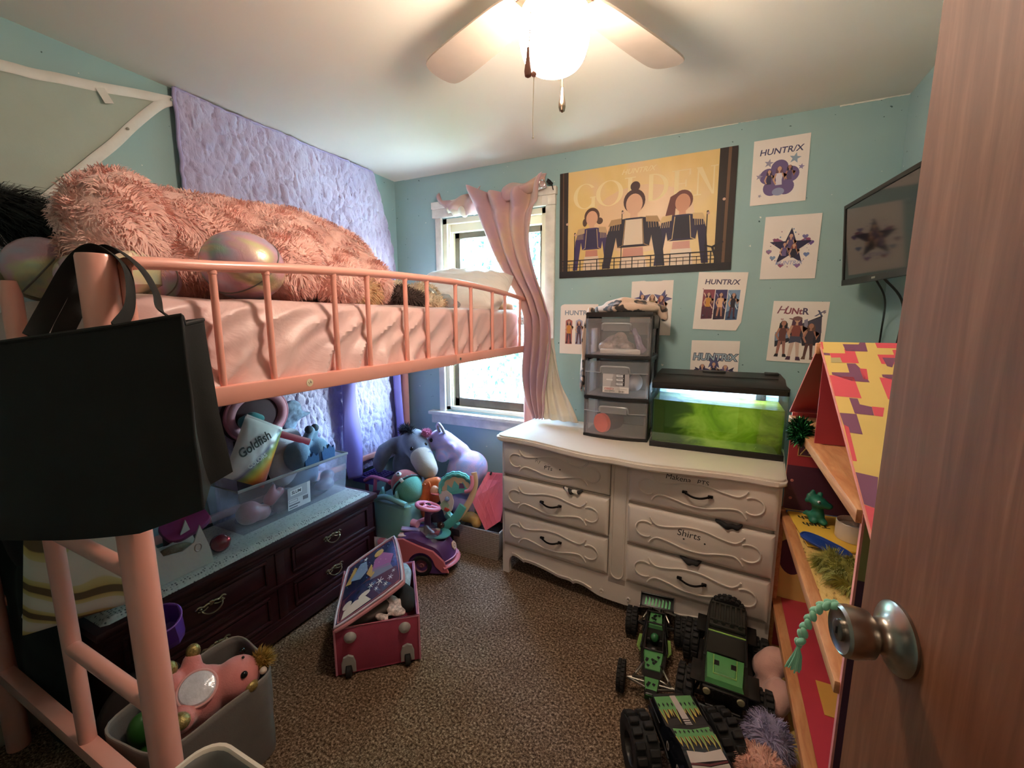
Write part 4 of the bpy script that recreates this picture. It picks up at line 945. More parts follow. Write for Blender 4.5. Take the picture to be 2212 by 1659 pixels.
# leopard cloth heaped on the tower
def leopard():
    t = NT('leopard fleece'); v = t.coord()
    n = t.node('ShaderNodeTexNoise'); n.inputs['Scale'].default_value = 20; t.link(v, n.inputs['Vector'])
    ad = t.node('ShaderNodeMix', data_type='VECTOR'); ad.inputs[0].default_value = .05; t.link(v, ad.inputs[4]); t.link(n.outputs['Color'], ad.inputs[5])
    vo = t.node('ShaderNodeTexVoronoi'); vo.inputs['Scale'].default_value = 16; t.link(ad.outputs[1], vo.inputs['Vector'])
    c = t.ramp(vo.outputs['Distance'], [(.0, '#8a6a58'), (.22, '#6f5546'), (.26, '#2a2220'), (.40, '#2f2623'), (.44, '#c7a893'), (1., '#d2b5a0')])
    t.base(c); t.b.inputs['Roughness'].default_value = .9; t.b.inputs['Sheen Weight'].default_value = .5; t.bump(t.noise(v, 160, 3), .4, .004); return t.m
lc = thing('leopard_cloth', 'beige leopard-print fleece heaped on top of the plastic drawer tower', 'blanket', (-.42, 2.2, 1.378)); MLEO = leopard()
vs, fs = blob([('l', [(-.555, 2.17, 1.392), (-.45, 2.10, 1.397), (-.34, 2.11, 1.398), (-.285, 2.15, 1.395)], [.018, .022, .022, .02]), ('l', [(-.50, 2.16, 1.41), (-.42, 2.13, 1.425), (-.33, 2.17, 1.412)], [.024, .027, .025]),
               ('l', [(-.53, 2.23, 1.398), (-.42, 2.24, 1.41), (-.30, 2.2, 1.402), (-.248, 2.19, 1.385), (-.238, 2.19, 1.352)], [.024, .028, .026, .026, .02]), ('e', (-.40, 2.18, 1.395), (.15, .08, .022))], .008, 4)
MB().add(vs, fs, 0, True).build('cloth_heap', MLEO, lc)
def hang(u, v):
    x = -.592-.035*v+.0*u-.02*math.sin(v*3); y = 2.20+.11*u; return (x-.012*math.sin(u*8+v*6)-.012, y, 1.385-.42*v+.02*math.sin(u*5))
MB().grid(hang, 14, 30).build('hanging_end', MLEO, lc, solid=.006)

# --- aquarium
ax0, ax1, ay0, ay1 = -.256, .276, 2.012, 2.266; az = TOPZ
aq = thing('aquarium', 'glass aquarium of murky green water with a black hood and light', 'aquarium', ((ax0+ax1)/2, 2.14, az))
MAG = thin_glass('aquarium glass', '#eef6f2', .06, .01)
b = MB(); g = .005
b.b2((ax0+.003, ay0+.002, az+.01), (ax1-.003, ay0+.002+g, az+.29), 0).b2((ax0+.003, ay0, az+.01), (ax0+.003+g, ay1, az+.29), 0).b2((ax1-.003-g, ay0, az+.01), (ax1-.003, ay1, az+.29), 0).b2((ax0+.003, ay1-g, az+.01), (ax1-.003, ay1, az+.29), 0)
b.build('glass_tank', MAG, aq)
def rim(z0, z1, nm):
    b = MB(); e = .012
    b.b2((ax0, ay0, z0), (ax1, ay0+e, z1), bev=.002).b2((ax0, ay1-e, z0), (ax1, ay1, z1), bev=.002).b2((ax0, ay0+e, z0), (ax0+e, ay1-e, z1)).b2((ax1-e, ay0+e, z0), (ax1, ay1-e, z1)); return b.build(nm, MBLK, aq)
rim(az, az+.026, 'base_rim'); rim(az+.272, az+.300, 'top_rim')
t = NT('streaked back film'); v = t.coord(scale=(3, 3, 60)); f = t.noise(v, 1, 5, .7, .6); f2 = t.noise(t.coord(), 30, 5, .7)
c = t.ramp(f, [(.34, '#7f9cc0'), (.5, '#a9c2dc'), (.62, '#dbe6ee')]); t.base(t.mix(t.ramp(f2, [(.55, 0.), (.7, .6)]), c, lin('#e8eef2'))); t.b.inputs['Roughness'].default_value = .5
MB().b2((ax0+.009, ay1-.009, az+.03), (ax1-.009, ay1-.006, az+.275)).build('back_panel', t.m, aq)
# water with drifting algae
t = NT('green algae water'); v = t.coord(); sp = t.node('ShaderNodeSeparateXYZ'); t.link(v, sp.inputs[0])
f = t.noise(t.coord(scale=(6, 6, 9)), 1, 4, .6, .8); sm = t.noise(v, 120, 2, .5)
c = t.ramp(f, [(.30, '#5c6830'), (.47, '#97a340'), (.64, '#c2bc70')])
c = t.mix(t.ramp(sm, [(.70, 0.), (.76, .7)]), c, lin('#d6dc8a'))
lf = t.node('ShaderNodeMath', operation='MULTIPLY_ADD'); t.link(f, lf.inputs[0]); lf.inputs[1].default_value = .30; t.link(sp.outputs[0], lf.inputs[2])
c = t.mix(t.ramp(lf.outputs[0], [(-.0, 1.), (.02, .9), (.09, 0.)]), c, lin('#4d5c3c'))
tl = t.node('ShaderNodeBsdfTranslucent'); t.link(c, tl.inputs['Color']); t.base(c); t.b.inputs['Roughness'].default_value = .12
tp = t.node('ShaderNodeBsdfTransparent'); tp.inputs['Color'].default_value = lin('#b6cf4e')
mx = t.node('ShaderNodeMixShader'); mx.inputs[0].default_value = .55; t.link(t.b.outputs[0], mx.inputs[1]); t.link(tl.outputs[0], mx.inputs[2])
m2 = t.node('ShaderNodeMixShader'); m2.inputs[0].default_value = .16; t.link(mx.outputs[0], m2.inputs[1]); t.link(tp.outputs[0], m2.inputs[2]); t.link(m2.outputs[0], t.out.inputs['Surface'])
wb = MB().b2((ax0+.010, ay0+.009, az+.028), (ax1-.010, ay1-.012, .985)); wb.v = [(x, y, z-(x-ax0)*.02 if z > .9 else z) for x, y, z in wb.v]
wb.build('water', t.m, aq)
hd = MB(); zt = az+.300
V = [(ax0-.002, ay0-.002, zt), (ax1+.002, ay0-.002, zt), (ax1+.002, ay1+.002, zt), (ax0-.002, ay1+.002, zt), (ax0+.012, ay0+.02, zt+.012), (ax1-.012, ay0+.02, zt+.012), (ax1-.004, ay1-.12, zt+.024), (ax0+.004, ay1-.12, zt+.024), (ax1-.012, ay1-.005, zt+.036), (ax0+.012, ay1-.005, zt+.036)]
F = [[0, 1, 5, 4], [4, 5, 6, 7], [7, 6, 8, 9], [9, 8, 2, 3], [1, 2, 8, 6, 5], [3, 0, 4, 7, 9], [3, 2, 1, 0]]
hd.add(V, F); hd.b2((ax1-.075, ay1-.05, zt+.03), (ax1-.02, ay1-.01, zt+.042), bev=.003).b2((ax0+.2, ay1-.05, zt+.03), (ax0+.3, ay1-.012, zt+.040), bev=.003).box((ax0+.26, ay1-.14, zt+.0255), (.48, .004, .004))
hd.b2((ax1-.055, ay0-.0035, zt-.014), (ax1-.022, ay0-.001, zt-.006)); hd.build('hood', MBLK, aq)
MB().b2((ax0+.05, ay1-.10, zt-.018), (ax1-.05, ay1-.07, zt-.010), bev=.003).build('light_strip', emit('cool aquarium lamp', '#cfe4ff', 60.), aq)
b = MB(); b.b2((ax1-.10, ay1-.03, az+.05), (ax1-.06, ay1-.012, az+.27), bev=.004); b.build('filter_intake', MBLK, aq)
# clothes caught in the drawers
def caught(name, label, u, z, w, m, dy=0., n=5):
    M_ = T((DRO[0], DRO[1], 0), (0, 0, DRA)); vs, fs = blob([('l', [(u-w, .0+dy, z+.002), (u-w*.5, -.012+dy, z-.001), (u-w*.1, -.018+dy, z-.007), (u+w*.3, -.013+dy, z-.002), (u+w*.65, -.016+dy, z-.006), (u+w, .0+dy, z+.003)], [.007, .010, .013, .010, .011, .006])], .004, 3, M_)
    o = MB().add(vs, fs, 0, True).build(name, m); tag(o, label, 'clothing')
t = NT('striped shirt'); wv = t.node('ShaderNodeTexWave'); wv.inputs['Scale'].default_value = 9; t.link(t.coord(rot=(.3, .6, .4)), wv.inputs['Vector']); t.base(t.ramp(wv.outputs['Fac'], [(.45, '#d9cfc4'), (.55, '#2b2624')], 'CONSTANT'))
caught('shirt', 'black and white striped shirt caught above the left middle drawer', .40, .549, .045, t.m, -.012)
caught('sock', 'black sock caught above the right middle drawer', 1.06, .549, .045, mat('black cotton', '#1e1b1b', .9), -.012)
caught('legging', 'dark grey legging caught above the right bottom drawer', .93, .356, .038, mat('charcoal cotton', '#2f2b2b', .9), -.010)
# ================================================================ doll house at the right wall
hx0, hx1, hy0, hy1 = .272, .60, .985, 1.895
dh = thing('doll_house', 'tall wooden doll house with red purple and yellow shingled roof beside the dresser', 'doll house', (.43, 1.44, 0))
MRED = mat('red printed board', '#9c3038', .45, vary=.05, vscale=4); MPUR = mat('dark purple printed board', '#4e2638', .5, vary=.05, vscale=4); MYEL = mat('yellow printed board', '#d9b668', .55, vary=.05, vscale=5)
MOLI = mat('olive printed board', '#8f8148', .55); MPE = mat('pink chipped board edge', '#d9877a', .6, vary=.1, vscale=40); MDW = wood('doll house pine', '#b97b4e', '#cf9766', '#dcab7c', (30, 4, 30), .5)
MFLR = NT('yellow speckled floor print'); _v = MFLR.coord(scale=(90, 30, 90)); MFLR.base(MFLR.ramp(MFLR.noise(_v, 1, 3, .6), [(.34, '#8a6a34'), (.42, '#d6b165'), (.6, '#e0bf78')])); MFLR.b.inputs['Roughness'].default_value = .5; MFLR = MFLR.m
MFR = mat('red printed floor', '#b93a48', .4, vary=.06, vscale=6)
# far side wall: panels of print on its inner face
def side(y, inner, nm):
    b = MB(); b.b2((hx0, y, 0), (hx1, y+.012, 1.0), 2); e = -.0006 if inner < 0 else .0126
    Mx = plane_m((0, y+e, 0), (1, 0, 0), (0, 0, 1)) if inner < 0 else plane_m((0, y+e, 0), (-1, 0, 0), (0, 0, 1)); s = 1 if inner < 0 else -1
    R = lambda x0, z0, x1, z1, mi, z=0: b.poly([(s*x0, z0), (s*x1, z0), (s*x1, z1), (s*x0, z1)], z, mi, Mx)
    R(hx0, .795, hx1, 1.0, 0); R(hx0, .62, hx1, .795, 1); R(hx0, .24, hx1, .62, 3); R(hx0, 0, hx1, .24, 0)
    b.poly([(s*(.32+.052*math.cos(a*PI/14)), (.45 if a <= 14 else .45)+(.05 if a <= 14 else .10)*math.sin(a*PI/14)) for a in range(28)], .0002, 1, Mx)
    if inner < 0:
        R(.305, .838, .40, .985, 1, .0002)
        for pts in ([(.303, .985), (.303, .836), (.42, .836)], [(.31, .93), (.325, .90), (.325, .865), (.31, .84)], [(.36, .93), (.348, .90), (.36, .87), (.375, .88)], [(.335, .845), (.345, .862), (.358, .85), (.37, .86)], [(.303, .952), (.34, .952)]):
            b.tube([(x, y-.001, z) for x, z in pts], .0022, 6, 4)
        for z in (.665, .735): b.lathe([(.0001, 0), (.006, 0), (.005, .002), (.002, .0025), (.0001, .001)], 12, 2, M=T((hx0+.02, y, z), (PI/2, 0, 0)))
    b.build(nm, [MRED, MPUR, MPE, MYEL, mat('gold print', '#b89a54', .5)], dh)
side(hy1-.012, -1, 'side_wall')
b = MB(); b.b2((hx0, hy0, 0), (hx1, hy0+.012, .985), 2); Mx = plane_m((0, hy0-.0006, 0), (1, 0, 0), (0, 0, 1))
b.poly([(hx0+.004, .845), (hx1, .845), (hx1, .985), (hx0+.004, .985)], 0, 1, Mx).poly([(hx0+.004, 0), (hx1, 0), (hx1, .845), (hx0+.004, .845)], 0, 0, Mx); b.build('side_wall', [MPUR, MOLI, MPE], dh)
b = MB(); b.b2((hx1-.008, hy0+.012, 0), (hx1, hy1-.012, 1.0)); 
b.b2((hx1-.0087, hy0+.012, .62), (hx1-.0081, hy1-.012, .80), 1).b2((hx1-.0087, hy0+.012, .25), (hx1-.0081, hy1-.012, .60), 2); b.build('back_wall', [MRED, MPUR, MYEL], dh)
b = MB()
for y in (hy1-.034,): b.b2((hx0-.012, y, 0), (hx0+.006, y+.034, .622), bev=.002)
b.build('corner_post', MDW, dh)
for z, m in ((.985, MDW), (.612, MFLR), (.245, MFR), (.03, MYEL)):
    b = MB(); b.b2((hx0+.02, hy0+.012, z-.010), (hx1-.008, hy1-.012, z), 1).b2((hx0-.010, hy0+.004, z-.026), (hx0+.022, hy1-.004, z+.002), 0, bev=.002); b.build('floor_board', [MDW, m], dh)
MB().b2((hx0+.004, 1.485, .987), (hx1-.01, 1.493, 1.235)).build('attic_partition', MRED, dh)
# roof
AP = Vector((.254, 1.44, 1.285)); FN = Vector((.268, .905, .962)); FF = Vector((.268, 1.925, 1.0)); ex = Vector((.345, 0, 0))
def slab(P, Q, t):
    n = ex.cross(Q-P).normalized(); n = n if n.z > 0 else -n
    b = MB(); V = [P, P+ex, Q+ex, Q]; V += [v-n*t for v in V]; b.add(V, [[0, 1, 2, 3], [7, 6, 5, 4], [0, 4, 5, 1], [1, 5, 6, 2], [2, 6, 7, 3], [3, 7, 4, 0]], 2)
    b.add([v-n*(t+.0004) for v in (P, Q, Q+ex, P+ex)], [[0, 1, 2, 3]], 0); return b, n
b, n = slab(AP, FF, .008); b.add([v+n*.0004 for v in (AP, AP+ex, FF+ex, FF)], [[0, 1, 2, 3]], 1); b.build('roof_panel', [MRED, MYEL, MPE], dh)
b, n = slab(AP, FN, .008); sl = (FN-AP); L_ = sl.length
b.add([v+n*.0004 for v in (AP+Vector((.002, 0, 0)), AP+ex, FN+ex, FN+Vector((.002, 0, 0)))], [[0, 3, 2, 1]], 1)
def shingle(pts, mi, lift=.0008, dx=0.):
    V = []
    for (x, y) in pts:
        v = (y-105)/1315; u = min(.338, (x-(440+325*v))/(3235+1300*v)+dx); V.append(AP+sl*max(0, v)+Vector((max(.002, u), 0, 0))+n*lift)
    if (V[1]-V[0]).cross(V[2]-V[0]).dot(n) < 0: V = V[::-1]
    b.add(V, [list(range(len(V)))], mi)
PK, PU = 3, 4
SH = [([(830, 100), (995, 98), (985, 155), (850, 155)], PK), ([(608, 125), (720, 125), (725, 98), (762, 98), (788, 193), (635, 193)], PU), ([(520, 218), (632, 216), (622, 170), (690, 166), (733, 305), (545, 302)], PK),
      ([(890, 245), (980, 245), (960, 330), (925, 320)], PU), ([(645, 308), (708, 308), (740, 345), (812, 465), (690, 462), (545, 415), (540, 394), (668, 390)], PU), ([(738, 350), (788, 352), (802, 442), (768, 440)], PK),
      ([(522, 420), (700, 428), (756, 596), (565, 590)], PK), ([(668, 598), (728, 600), (742, 642), (825, 655), (838, 716), (706, 712)], PU), ([(825, 652), (910, 655), (898, 720), (840, 716)], PK), ([(590, 715), (718, 715), (756, 852), (640, 845)], PU),
      ([(625, 795), (660, 810), (706, 1022), (676, 1022)], PK), ([(690, 1085), (840, 1098), (805, 1262), (725, 1250)], PU), ([(723, 1252), (800, 1262), (790, 1405), (768, 1418)], PK), ([(441, 107), (462, 108), (474, 182), (458, 180)], PK), ([(470, 215), (520, 219), (524, 240), (478, 237)], PU)]
for pts, mi in SH: shingle(pts, mi)
for k in range(7):                                     # the pattern carries on towards the wall
    for pts, mi in SH[2:8:2]: shingle([(x, y+(k % 3)*140) for x, y in pts], mi, .0007, .10+.035*k)
b.poly([(-.012, -.012), (.012, -.010), (.010, .012), (-.010, .010)], 0, 5, T(AP+sl*.135+Vector((.025, 0, 0))+n*.001) @ frame(n).to_4x4())
b.build('roof_panel', [MRED, MYEL, MPE, mat('pink shingle print', '#d8505c', .5), mat('purple shingle print', '#7d4a66', .5), mat('grey scuff', '#b3a070', .8)], dh)
MB().box((AP.x-.002, AP.y, AP.z-.018), (.012, .022, .030), bev=.003).build('ridge_block', MDW, dh)

# --- toys in the doll house
SZ = .6125
o = thing('tinsel_garland', 'small clump of dark green tinsel over the attic beam of the doll house', 'garland', (.262, 1.61, .988))
b = MB(); rg = random.Random(4)
vs, fs = blob([('e', (.262, 1.62, 1.0), (.022, .055, .018)), ('e', (.255, 1.59, .985), (.016, .05, .022))], .006, 2); b.add(vs, fs, 0, True); fur(b, vs, fs, 900, .022, .0016, 0, (0, 0, -.2), .3, 1.2); b.build('tinsel', mat('green foil tinsel', '#0f4a22', .18, .8, vary=.5, vscale=90), o)
o = thing('picture_book', 'yellow book lying upside down on the middle floor of the doll house', 'book', (.39, 1.74, SZ))
b = MB(); Mb = plane_m((.395, 1.735, SZ+.008), (-.996, -.09, 0), (.09, -.996, 0)); b.box((0, 0, -.0035), (.20, .27, .008), 0, M=Mb, bev=.001); b.b2((-.10, -.135, -.0078), (.10, .135, -.0058), 2, M=Mb)
b.text('Fish', .040, .0008, 1, Mb, at=(.045, -.085), bold=.0012).text('Tush', .040, .0008, 1, Mb, at=(.035, -.03), bold=.0012).text('and', .034, .0008, 1, Mb, at=(-.05, -.03), bold=.001)
b.build('book_cover', [mat('yellow book cover', '#e8bf4a', .45), MINK, mat('dark page edge', '#3a2c28', .7)], o)
b = MB().box((0, .137, -.003), (.205, .006, .009), M=Mb, bev=.001) if False else MB().box((0, -.136, -.003), (.205, .006, .009), M=Mb, bev=.001); b.build('book_spine', mat('blue spine', '#2e5a9a', .5), o)
o = thing('dinosaur_toy', 'small teal rubber dinosaur standing on the yellow book', 'toy', (.365, 1.79, SZ+.009)); zb = SZ+.009
vs, fs = blob([('e', (.365, 1.79, zb+.028), (.022, .024, .026)), ('e', (.352, 1.78, zb+.010), (.015, .02, .011)), ('e', (.381, 1.775, zb+.010), (.014, .02, .011)), ('l', [(.365, 1.79, zb+.045), (.358, 1.785, zb+.075)], [.018, .018]), ('e', (.362, 1.775, zb+.082), (.030, .030, .020), (0, .25, 0)),
               ('e', (.385, 1.765, zb+.076), (.018, .018, .012)), ('e', (.335, 1.79, zb+.095), (.010, .007, .012)), ('e', (.345, 1.795, zb+.107), (.009, .007, .012)), ('e', (.368, 1.795, zb+.105), (.010, .007, .009)), ('e', (.328, 1.785, zb+.080), (.008, .007, .010)), ('l', [(.35, 1.79, zb+.02), (.335, 1.80, zb+.028), (.325, 1.80, zb+.022)], [.014, .009, .005])], .0042, 3)
MB().add(vs, fs, 0, True).build('dinosaur_body', mat('teal rubber', '#1f6e58', .5), o)
b = MB(); b.ball((.357, 1.748, zb+.092), .0052, 10, 0).ball((.358, 1.7435, zb+.092), .003, 8, 1); b.build('eye', [mat('white eye', '#dfe8e0', .3), MINK], o)
o = thing('round_tub', 'white round tub with a clear stick standing on the doll house floor', 'tub', (.455, 1.70, SZ))
MB().lathe([(.0001, .001), (.050, .001), (.052, .004), (.052, .058), (.050, .060), (.048, .058), (.048, .040), (.0001, .040)], 36, M=T((.452, 1.70, SZ+.009))).build('tub_body', mat('white plastic tub', '#e2d6c6', .45), o)
MB().lathe([(.0001, 0), (.047, 0)], 30, M=T((.452, 1.70, SZ+.052))).build('foil_seal', mat('crinkled white seal', '#cfc6b8', .4, vary=.3, vscale=60, bump=.8, bscale=60), o)
MB().cyl((.462, 1.70, SZ+.05), (.452, 1.695, SZ+.22), .005, n=12).build('clear_stick', thin_glass('clear plastic rod', '#d8d0cc', .2, .05, .12), o)
o = thing('oval_tray', 'oval blue plastic tray lying across the yellow book', 'tray', (.335, 1.60, SZ+.02))
pl = [(.072*math.copysign(abs(math.cos(a))**.75, math.cos(a)), .030*math.copysign(abs(math.sin(a))**.75, math.sin(a))) for a in [2*PI*i/40 for i in range(40)]]
Ml = T((.352, 1.585, SZ+.0185), (.05, .10, -.62)); b = MB(); b.prism(pl, 0, .004, M=Ml, bev=.0012); b.tube([Ml @ Vector((x*.985, y*.97, .005)) for x, y in pl], .0028, 8, closed=True); b.build('tray_body', mat('blue plastic', '#21418c', .35), o)
o = thing('doll_wig', 'fluffy yellow green doll hair lying on the speckled doll house floor', 'doll', (.38, 1.40, SZ))
vs, fs = blob([('e', (.375, 1.42, SZ+.022), (.050, .075, .022)), ('e', (.41, 1.36, SZ+.020), (.04, .06, .02)), ('e', (.35, 1.47, SZ+.02), (.035, .04, .018))], .007, 4)
b = MB().add(vs, fs, 0, True); fur(b, vs, fs, 3800, .030, .0011, 0, (-.5, -.6, -.35), .9, .5, .02); b.build('hair', mat('yellow green hair', '#9c9848', .6, vary=.25, vscale=60), o)
b = MB().ball((.402, 1.385, SZ+.048), .010, 12).ball((.425, 1.43, SZ+.02), .012, 12).ball((.408, 1.29, SZ+.011), .011, 12); b.v = b.v
for k, (p_, l) in enumerate((((.402, 1.33, SZ+.046), 'small coral bead resting on the doll hair'), ((.43, 1.44, SZ+.014), 'small coral ball between the doll hair and white tub'), ((.405, 1.255, SZ+.0115), 'small coral ball in front of the doll hair'))):
    q_ = MB().ball(p_, .011, 14).build('bead', mat('coral plastic', '#d8624c', .4)); tag(q_, l, 'bead')
o = MB(); 
for k in range(5): o.tube([(.405, 1.33, SZ+.045), (.44, 1.30-.012*k, SZ+.055-.012*k)], [.003, .006], 8, k % 2)
o = o.build('toy_fan', [mat('navy plastic', '#1f2c5c', .4), mat('grey plastic', '#8f8d92', .4)]); tag(o, 'tiny navy and grey fan toy beside the doll hair', 'toy')
o = MB().add(*blob([('e', (.40, 1.20, .268), (.016, .05, .018)), ('e', (.385, 1.25, .262), (.02, .03, .014))], .006, 3), 0, True).build('purple_cloth', mat('purple felt', '#5c3468', .9)); tag(o, 'small purple cloth on the red lower floor of the doll house', 'cloth')
o = MB().b2((.34, 1.33, .2455), (.44, 1.46, .2475), 0).build('yellow_card', mat('yellow card', '#cf9a48', .6)); tag(o, 'yellow card on the red lower floor of the doll house', 'card')

# --- braided elastic hanging on the door knob
kc = wm(dr) @ Vector((kx, -.040, kz))
o = thing('hair_elastic', 'mint green braided hair elastic with tassel looped on the door knob', 'hair tie', tuple(kc))
kd = (wm(dr).to_3x3() @ Vector((0, -1, 0)))
br = [kc+Vector((0, .014, .014))+kd*.006, kc+kd*.015+Vector((-.001, .014, .019)), kc+kd*.025+Vector((-.002, .016, .012)), kc+kd*.032+Vector((-.003, .017, -.004)), kc+kd*.037+Vector((-.003, .017, -.022)), kc+kd*.040+Vector((-.003, .017, -.040))]
P = spline(br, 10); b = MB(); MMINT = mat('mint braid', '#6fae90', .6, vary=.1, vscale=90, sheen=.4)
for i in range(0, len(P)-1, 3):
    d = (P[min(i+1, len(P)-1)]-P[i]).normalized(); s = 1 if (i//3) % 2 else -1; sd = Vector((0, 0, 1)).cross(d); sd = sd.normalized() if sd.length > .1 else Vector((1, 0, 0))
    R = frame(d).to_4x4(); R.translation = P[i]+sd*.0022*s; b.ball((0, 0, 0), (.0040, .0036, .0058), 10, M=R @ Euler((.5*s, .3*s, 0)).to_matrix().to_4x4())
b.build('braid', MMINT, o)
b = MB(); e0 = P[-1]; rg = random.Random(2)
for i in range(70):
    a = rg.random()*2*PI; r = .0075*math.sqrt(rg.random()); b.tube([e0+Vector((0, 0, .003)), e0+Vector((r*.5*math.cos(a), r*.5*math.sin(a), -.010)), e0+kd*.003+Vector((r*math.cos(a), r*math.sin(a), -.024-.004*rg.random()))], [.0009, .001, .0007], 5)
b.build('tassel', MMINT, o)
# ================================================================ radio-controlled cars on the carpet
MTIRE = mat('black rubber tyre', '#1b1816', .75, vary=.15, vscale=40, bump=.2, bscale=90); MRIM = mat('dark wheel rim', '#2c2826', .35, .3)
MCB = mat('black car plastic', '#171513', .35); MGRN = mat('bright green car paint', '#569458', .25, coat=.5, vary=.05, vscale=20); MLGR = mat('light green trim', '#8fb85e', .3)
MCHR = mat('bare metal links', '#9a958c', .3, 1.)
def wheel(parent, c, r, w, ax, lugs=18, deep=.006, rim=.55):
    """tyre with tread blocks and a rim; ax = axle direction"""
    R = frame(ax).to_4x4(); R.translation = Vector(c); b = MB(); h = w/2
    b.lathe([(r*rim, -h*.85), (r*.72, -h), (r*.93, -h*.92), (r-deep, -h*.7), (r-deep, h*.7), (r*.93, h*.92), (r*.72, h), (r*rim, h*.85), (r*rim, -h*.85)], 36, M=R)
    for i in range(lugs):
        for s in (-1, 1):
            a = 2*PI*(i+.25*s)/lugs; b.box(((r-deep*.4)*math.cos(a), (r-deep*.4)*math.sin(a), s*h*.48), (deep*1.5, r*.22, h*.72), rot=(s*.35, 0, a) if False else (0, 0, a), bev=deep*.25, seg=1, M=R)
    o = b.build('wheel', MTIRE, parent)
    b = MB().lathe([(.0001, h*.35), (r*.16, h*.6), (r*.2, h*.3), (r*.45, h*.25), (r*rim, h*.8), (r*rim*1.02, h*.86), (r*rim*1.02, -h*.86), (r*rim, -h*.8), (r*.45, -h*.25), (.0001, -h*.35)], 24, M=R)
    for i in range(6): a = i*PI/3; b.cyl((r*.2*math.cos(a), r*.2*math.sin(a), h*.33), (r*.5*math.cos(a), r*.5*math.sin(a), h*.36), r*.045, n=8, M=R)
    b.build('rim', MRIM, o); return o
# --- buggy with rear wing
bg_ = thing('toy_buggy', 'narrow black and green toy buggy with rear wing, left of the toy truck', 'toy car', (-.147, 1.60, 0))
Mg = T((-.147, 1.60, 0), (0, 0, math.radians(4.5)))        # local -y is the nose
LP = lambda p: Mg @ Vector(p); axg = Mg.to_3x3() @ Vector((1, 0, 0))
for sx, y, r, w in ((-.098, .155, .056, .048), (.098, .155, .056, .048), (-.106, -.155, .052, .030), (.106, -.155, .052, .034)):
    wheel(bg_, LP((sx, y, r)), r, w, axg*(1 if sx > 0 else -1), 22, .004)
    b = MB()
    for dy in (-.028, .02): b.cyl((sx*.8, y, r), (.02 if sx > 0 else -.02, y+dy, r+.005), .004, n=8, M=Mg)
    b.cyl((sx*.8, y, r), (sx*.2, y, r), .0045, n=8, M=Mg); b.build('suspension_arm', MCHR if y < 0 else MCB, bg_)
    b = MB(); p0, p1 = Vector((sx*.62, y+.005, r+.004)), Vector((sx*.26, y+.012, r+.07)); 
    b.cyl(p0, p1, .0035, n=8, M=Mg); d = (p1-p0)
    b.tube([p0+d*(.25+.5*i/60)+Vector((0, math.cos(i*.9)*.0065, math.sin(i*.9)*.0065)) for i in range(61)], .0014, 6, M=Mg); b.build('shock', MCHR, bg_)
b = MB(); b.prism([(-.045, .19), (.045, .19), (.05, .05), (.045, -.06), (.026, -.15), (.02, -.215), (-.02, -.215), (-.026, -.15), (-.045, -.06), (-.05, .05)], .035, .062, M=Mg, bev=.006)
b.prism([(-.034, .17), (.034, .17), (.036, .03), (-.036, .03)], .06, .085, M=Mg, bev=.006); b.build('chassis', MCB, bg_)
for_hoods = [((-.034, -.02), (.034, -.02), (.026, -.105), (-.026, -.105), .074, .066), ((-.024, -.15), (.024, -.15), (.017, -.215), (-.017, -.215), .070, .058), ((-.022, .16), (.022, .16), (.026, .095), (-.026, .095), .118, .100)]
rg = random.Random(9)
for (p0, p1, p2, p3, za, zb) in for_hoods:
    b = MB(); top = [(*p0, za), (*p1, za), (*p2, zb), (*p3, zb)]; low = [(x*1.15, y, z-.016) for x, y, z in top]; b.add(top+low, [[3, 2, 1, 0], [0, 1, 5, 4], [1, 2, 6, 5], [2, 3, 7, 6], [3, 0, 4, 7]], 0, False, Mg)
    for k in range(7):
        s, t_ = rg.uniform(.12, .8), rg.uniform(.15, .85); x = (p0[0]*(1-s)+p1[0]*s); y = p0[1]*(1-t_)+p3[1]*t_; z = za*(1-t_)+zb*t_+.0006
        b.poly([(x, y), (x+.010, y-.004), (x+.004, y-.016), (x-.003, y-.008)], z, 1, Mg)
    b.build('body_panel', [MGRN, mat('black flame print', '#15181a', .4)], bg_)
cg = []
for s in (-1, 1):
    cg.append([(s*.036, .17, .085), (s*.034, .15, .122), (s*.032, .07, .128), (s*.034, -.02, .078)]); cg.append([(s*.032, .07, .128), (s*.05, .0, .06)]); cg.append([(s*.05, .10, .06), (s*.034, .13, .122)])
b = MB()
for q in cg: b.tube(q, .0035, 8, M=Mg)
for y, z in ((.15, .122), (.07, .128), (-.02, .078)): b.tube([(-.034, y, z), (.034, y, z)], .0035, 8, M=Mg)
for s in (-1, 1):
    for q in range(4): b.tube([(s*(.050+.003*q), .09, .05), (s*(.052+.004*q), .0, .046+.006*q)], .002, 6, 1, M=Mg)
b.build('roll_cage', [MCB, MLGR], bg_)
b = MB().ball((0, .03, .095), (.016, .016, .018), 14, 0, M=Mg).box((0, .045, .075), (.04, .03, .03), 1, bev=.006, M=Mg).ball((0, -.01, .075), (.02, .012, .01), 12, 1, M=Mg); b.build('driver_seat', [mat('dark green helmet', '#2c6a3a', .3), MCB], bg_)
b = MB(); Mw = Mg @ T((0, .175, .150), (.55, 0, 0)); b.box((0, 0, 0), (.130, .050, .004), 0, bev=.0015, M=Mw).box((0, .026, .006), (.130, .005, .016), 0, bev=.001, M=Mw)
for s in (-1, 1): b.box((s*.066, 0, .004), (.003, .058, .026), 0, bev=.001, M=Mw); b.cyl((s*.018, .17, .09), (s*.018, .17, .148), .003, n=8, M=Mg)
for k in range(8): x = -.05+.0135*k; b.poly([(x, -.018), (x+.008, -.018), (x+.010, .004+.008*(k % 2)), (x+.004, .018), (x+.002, -.004)], .0024, 1, Mw)
b.build('rear_wing', [MCB, mat('green wing lettering', '#4fa866', .4)], bg_)
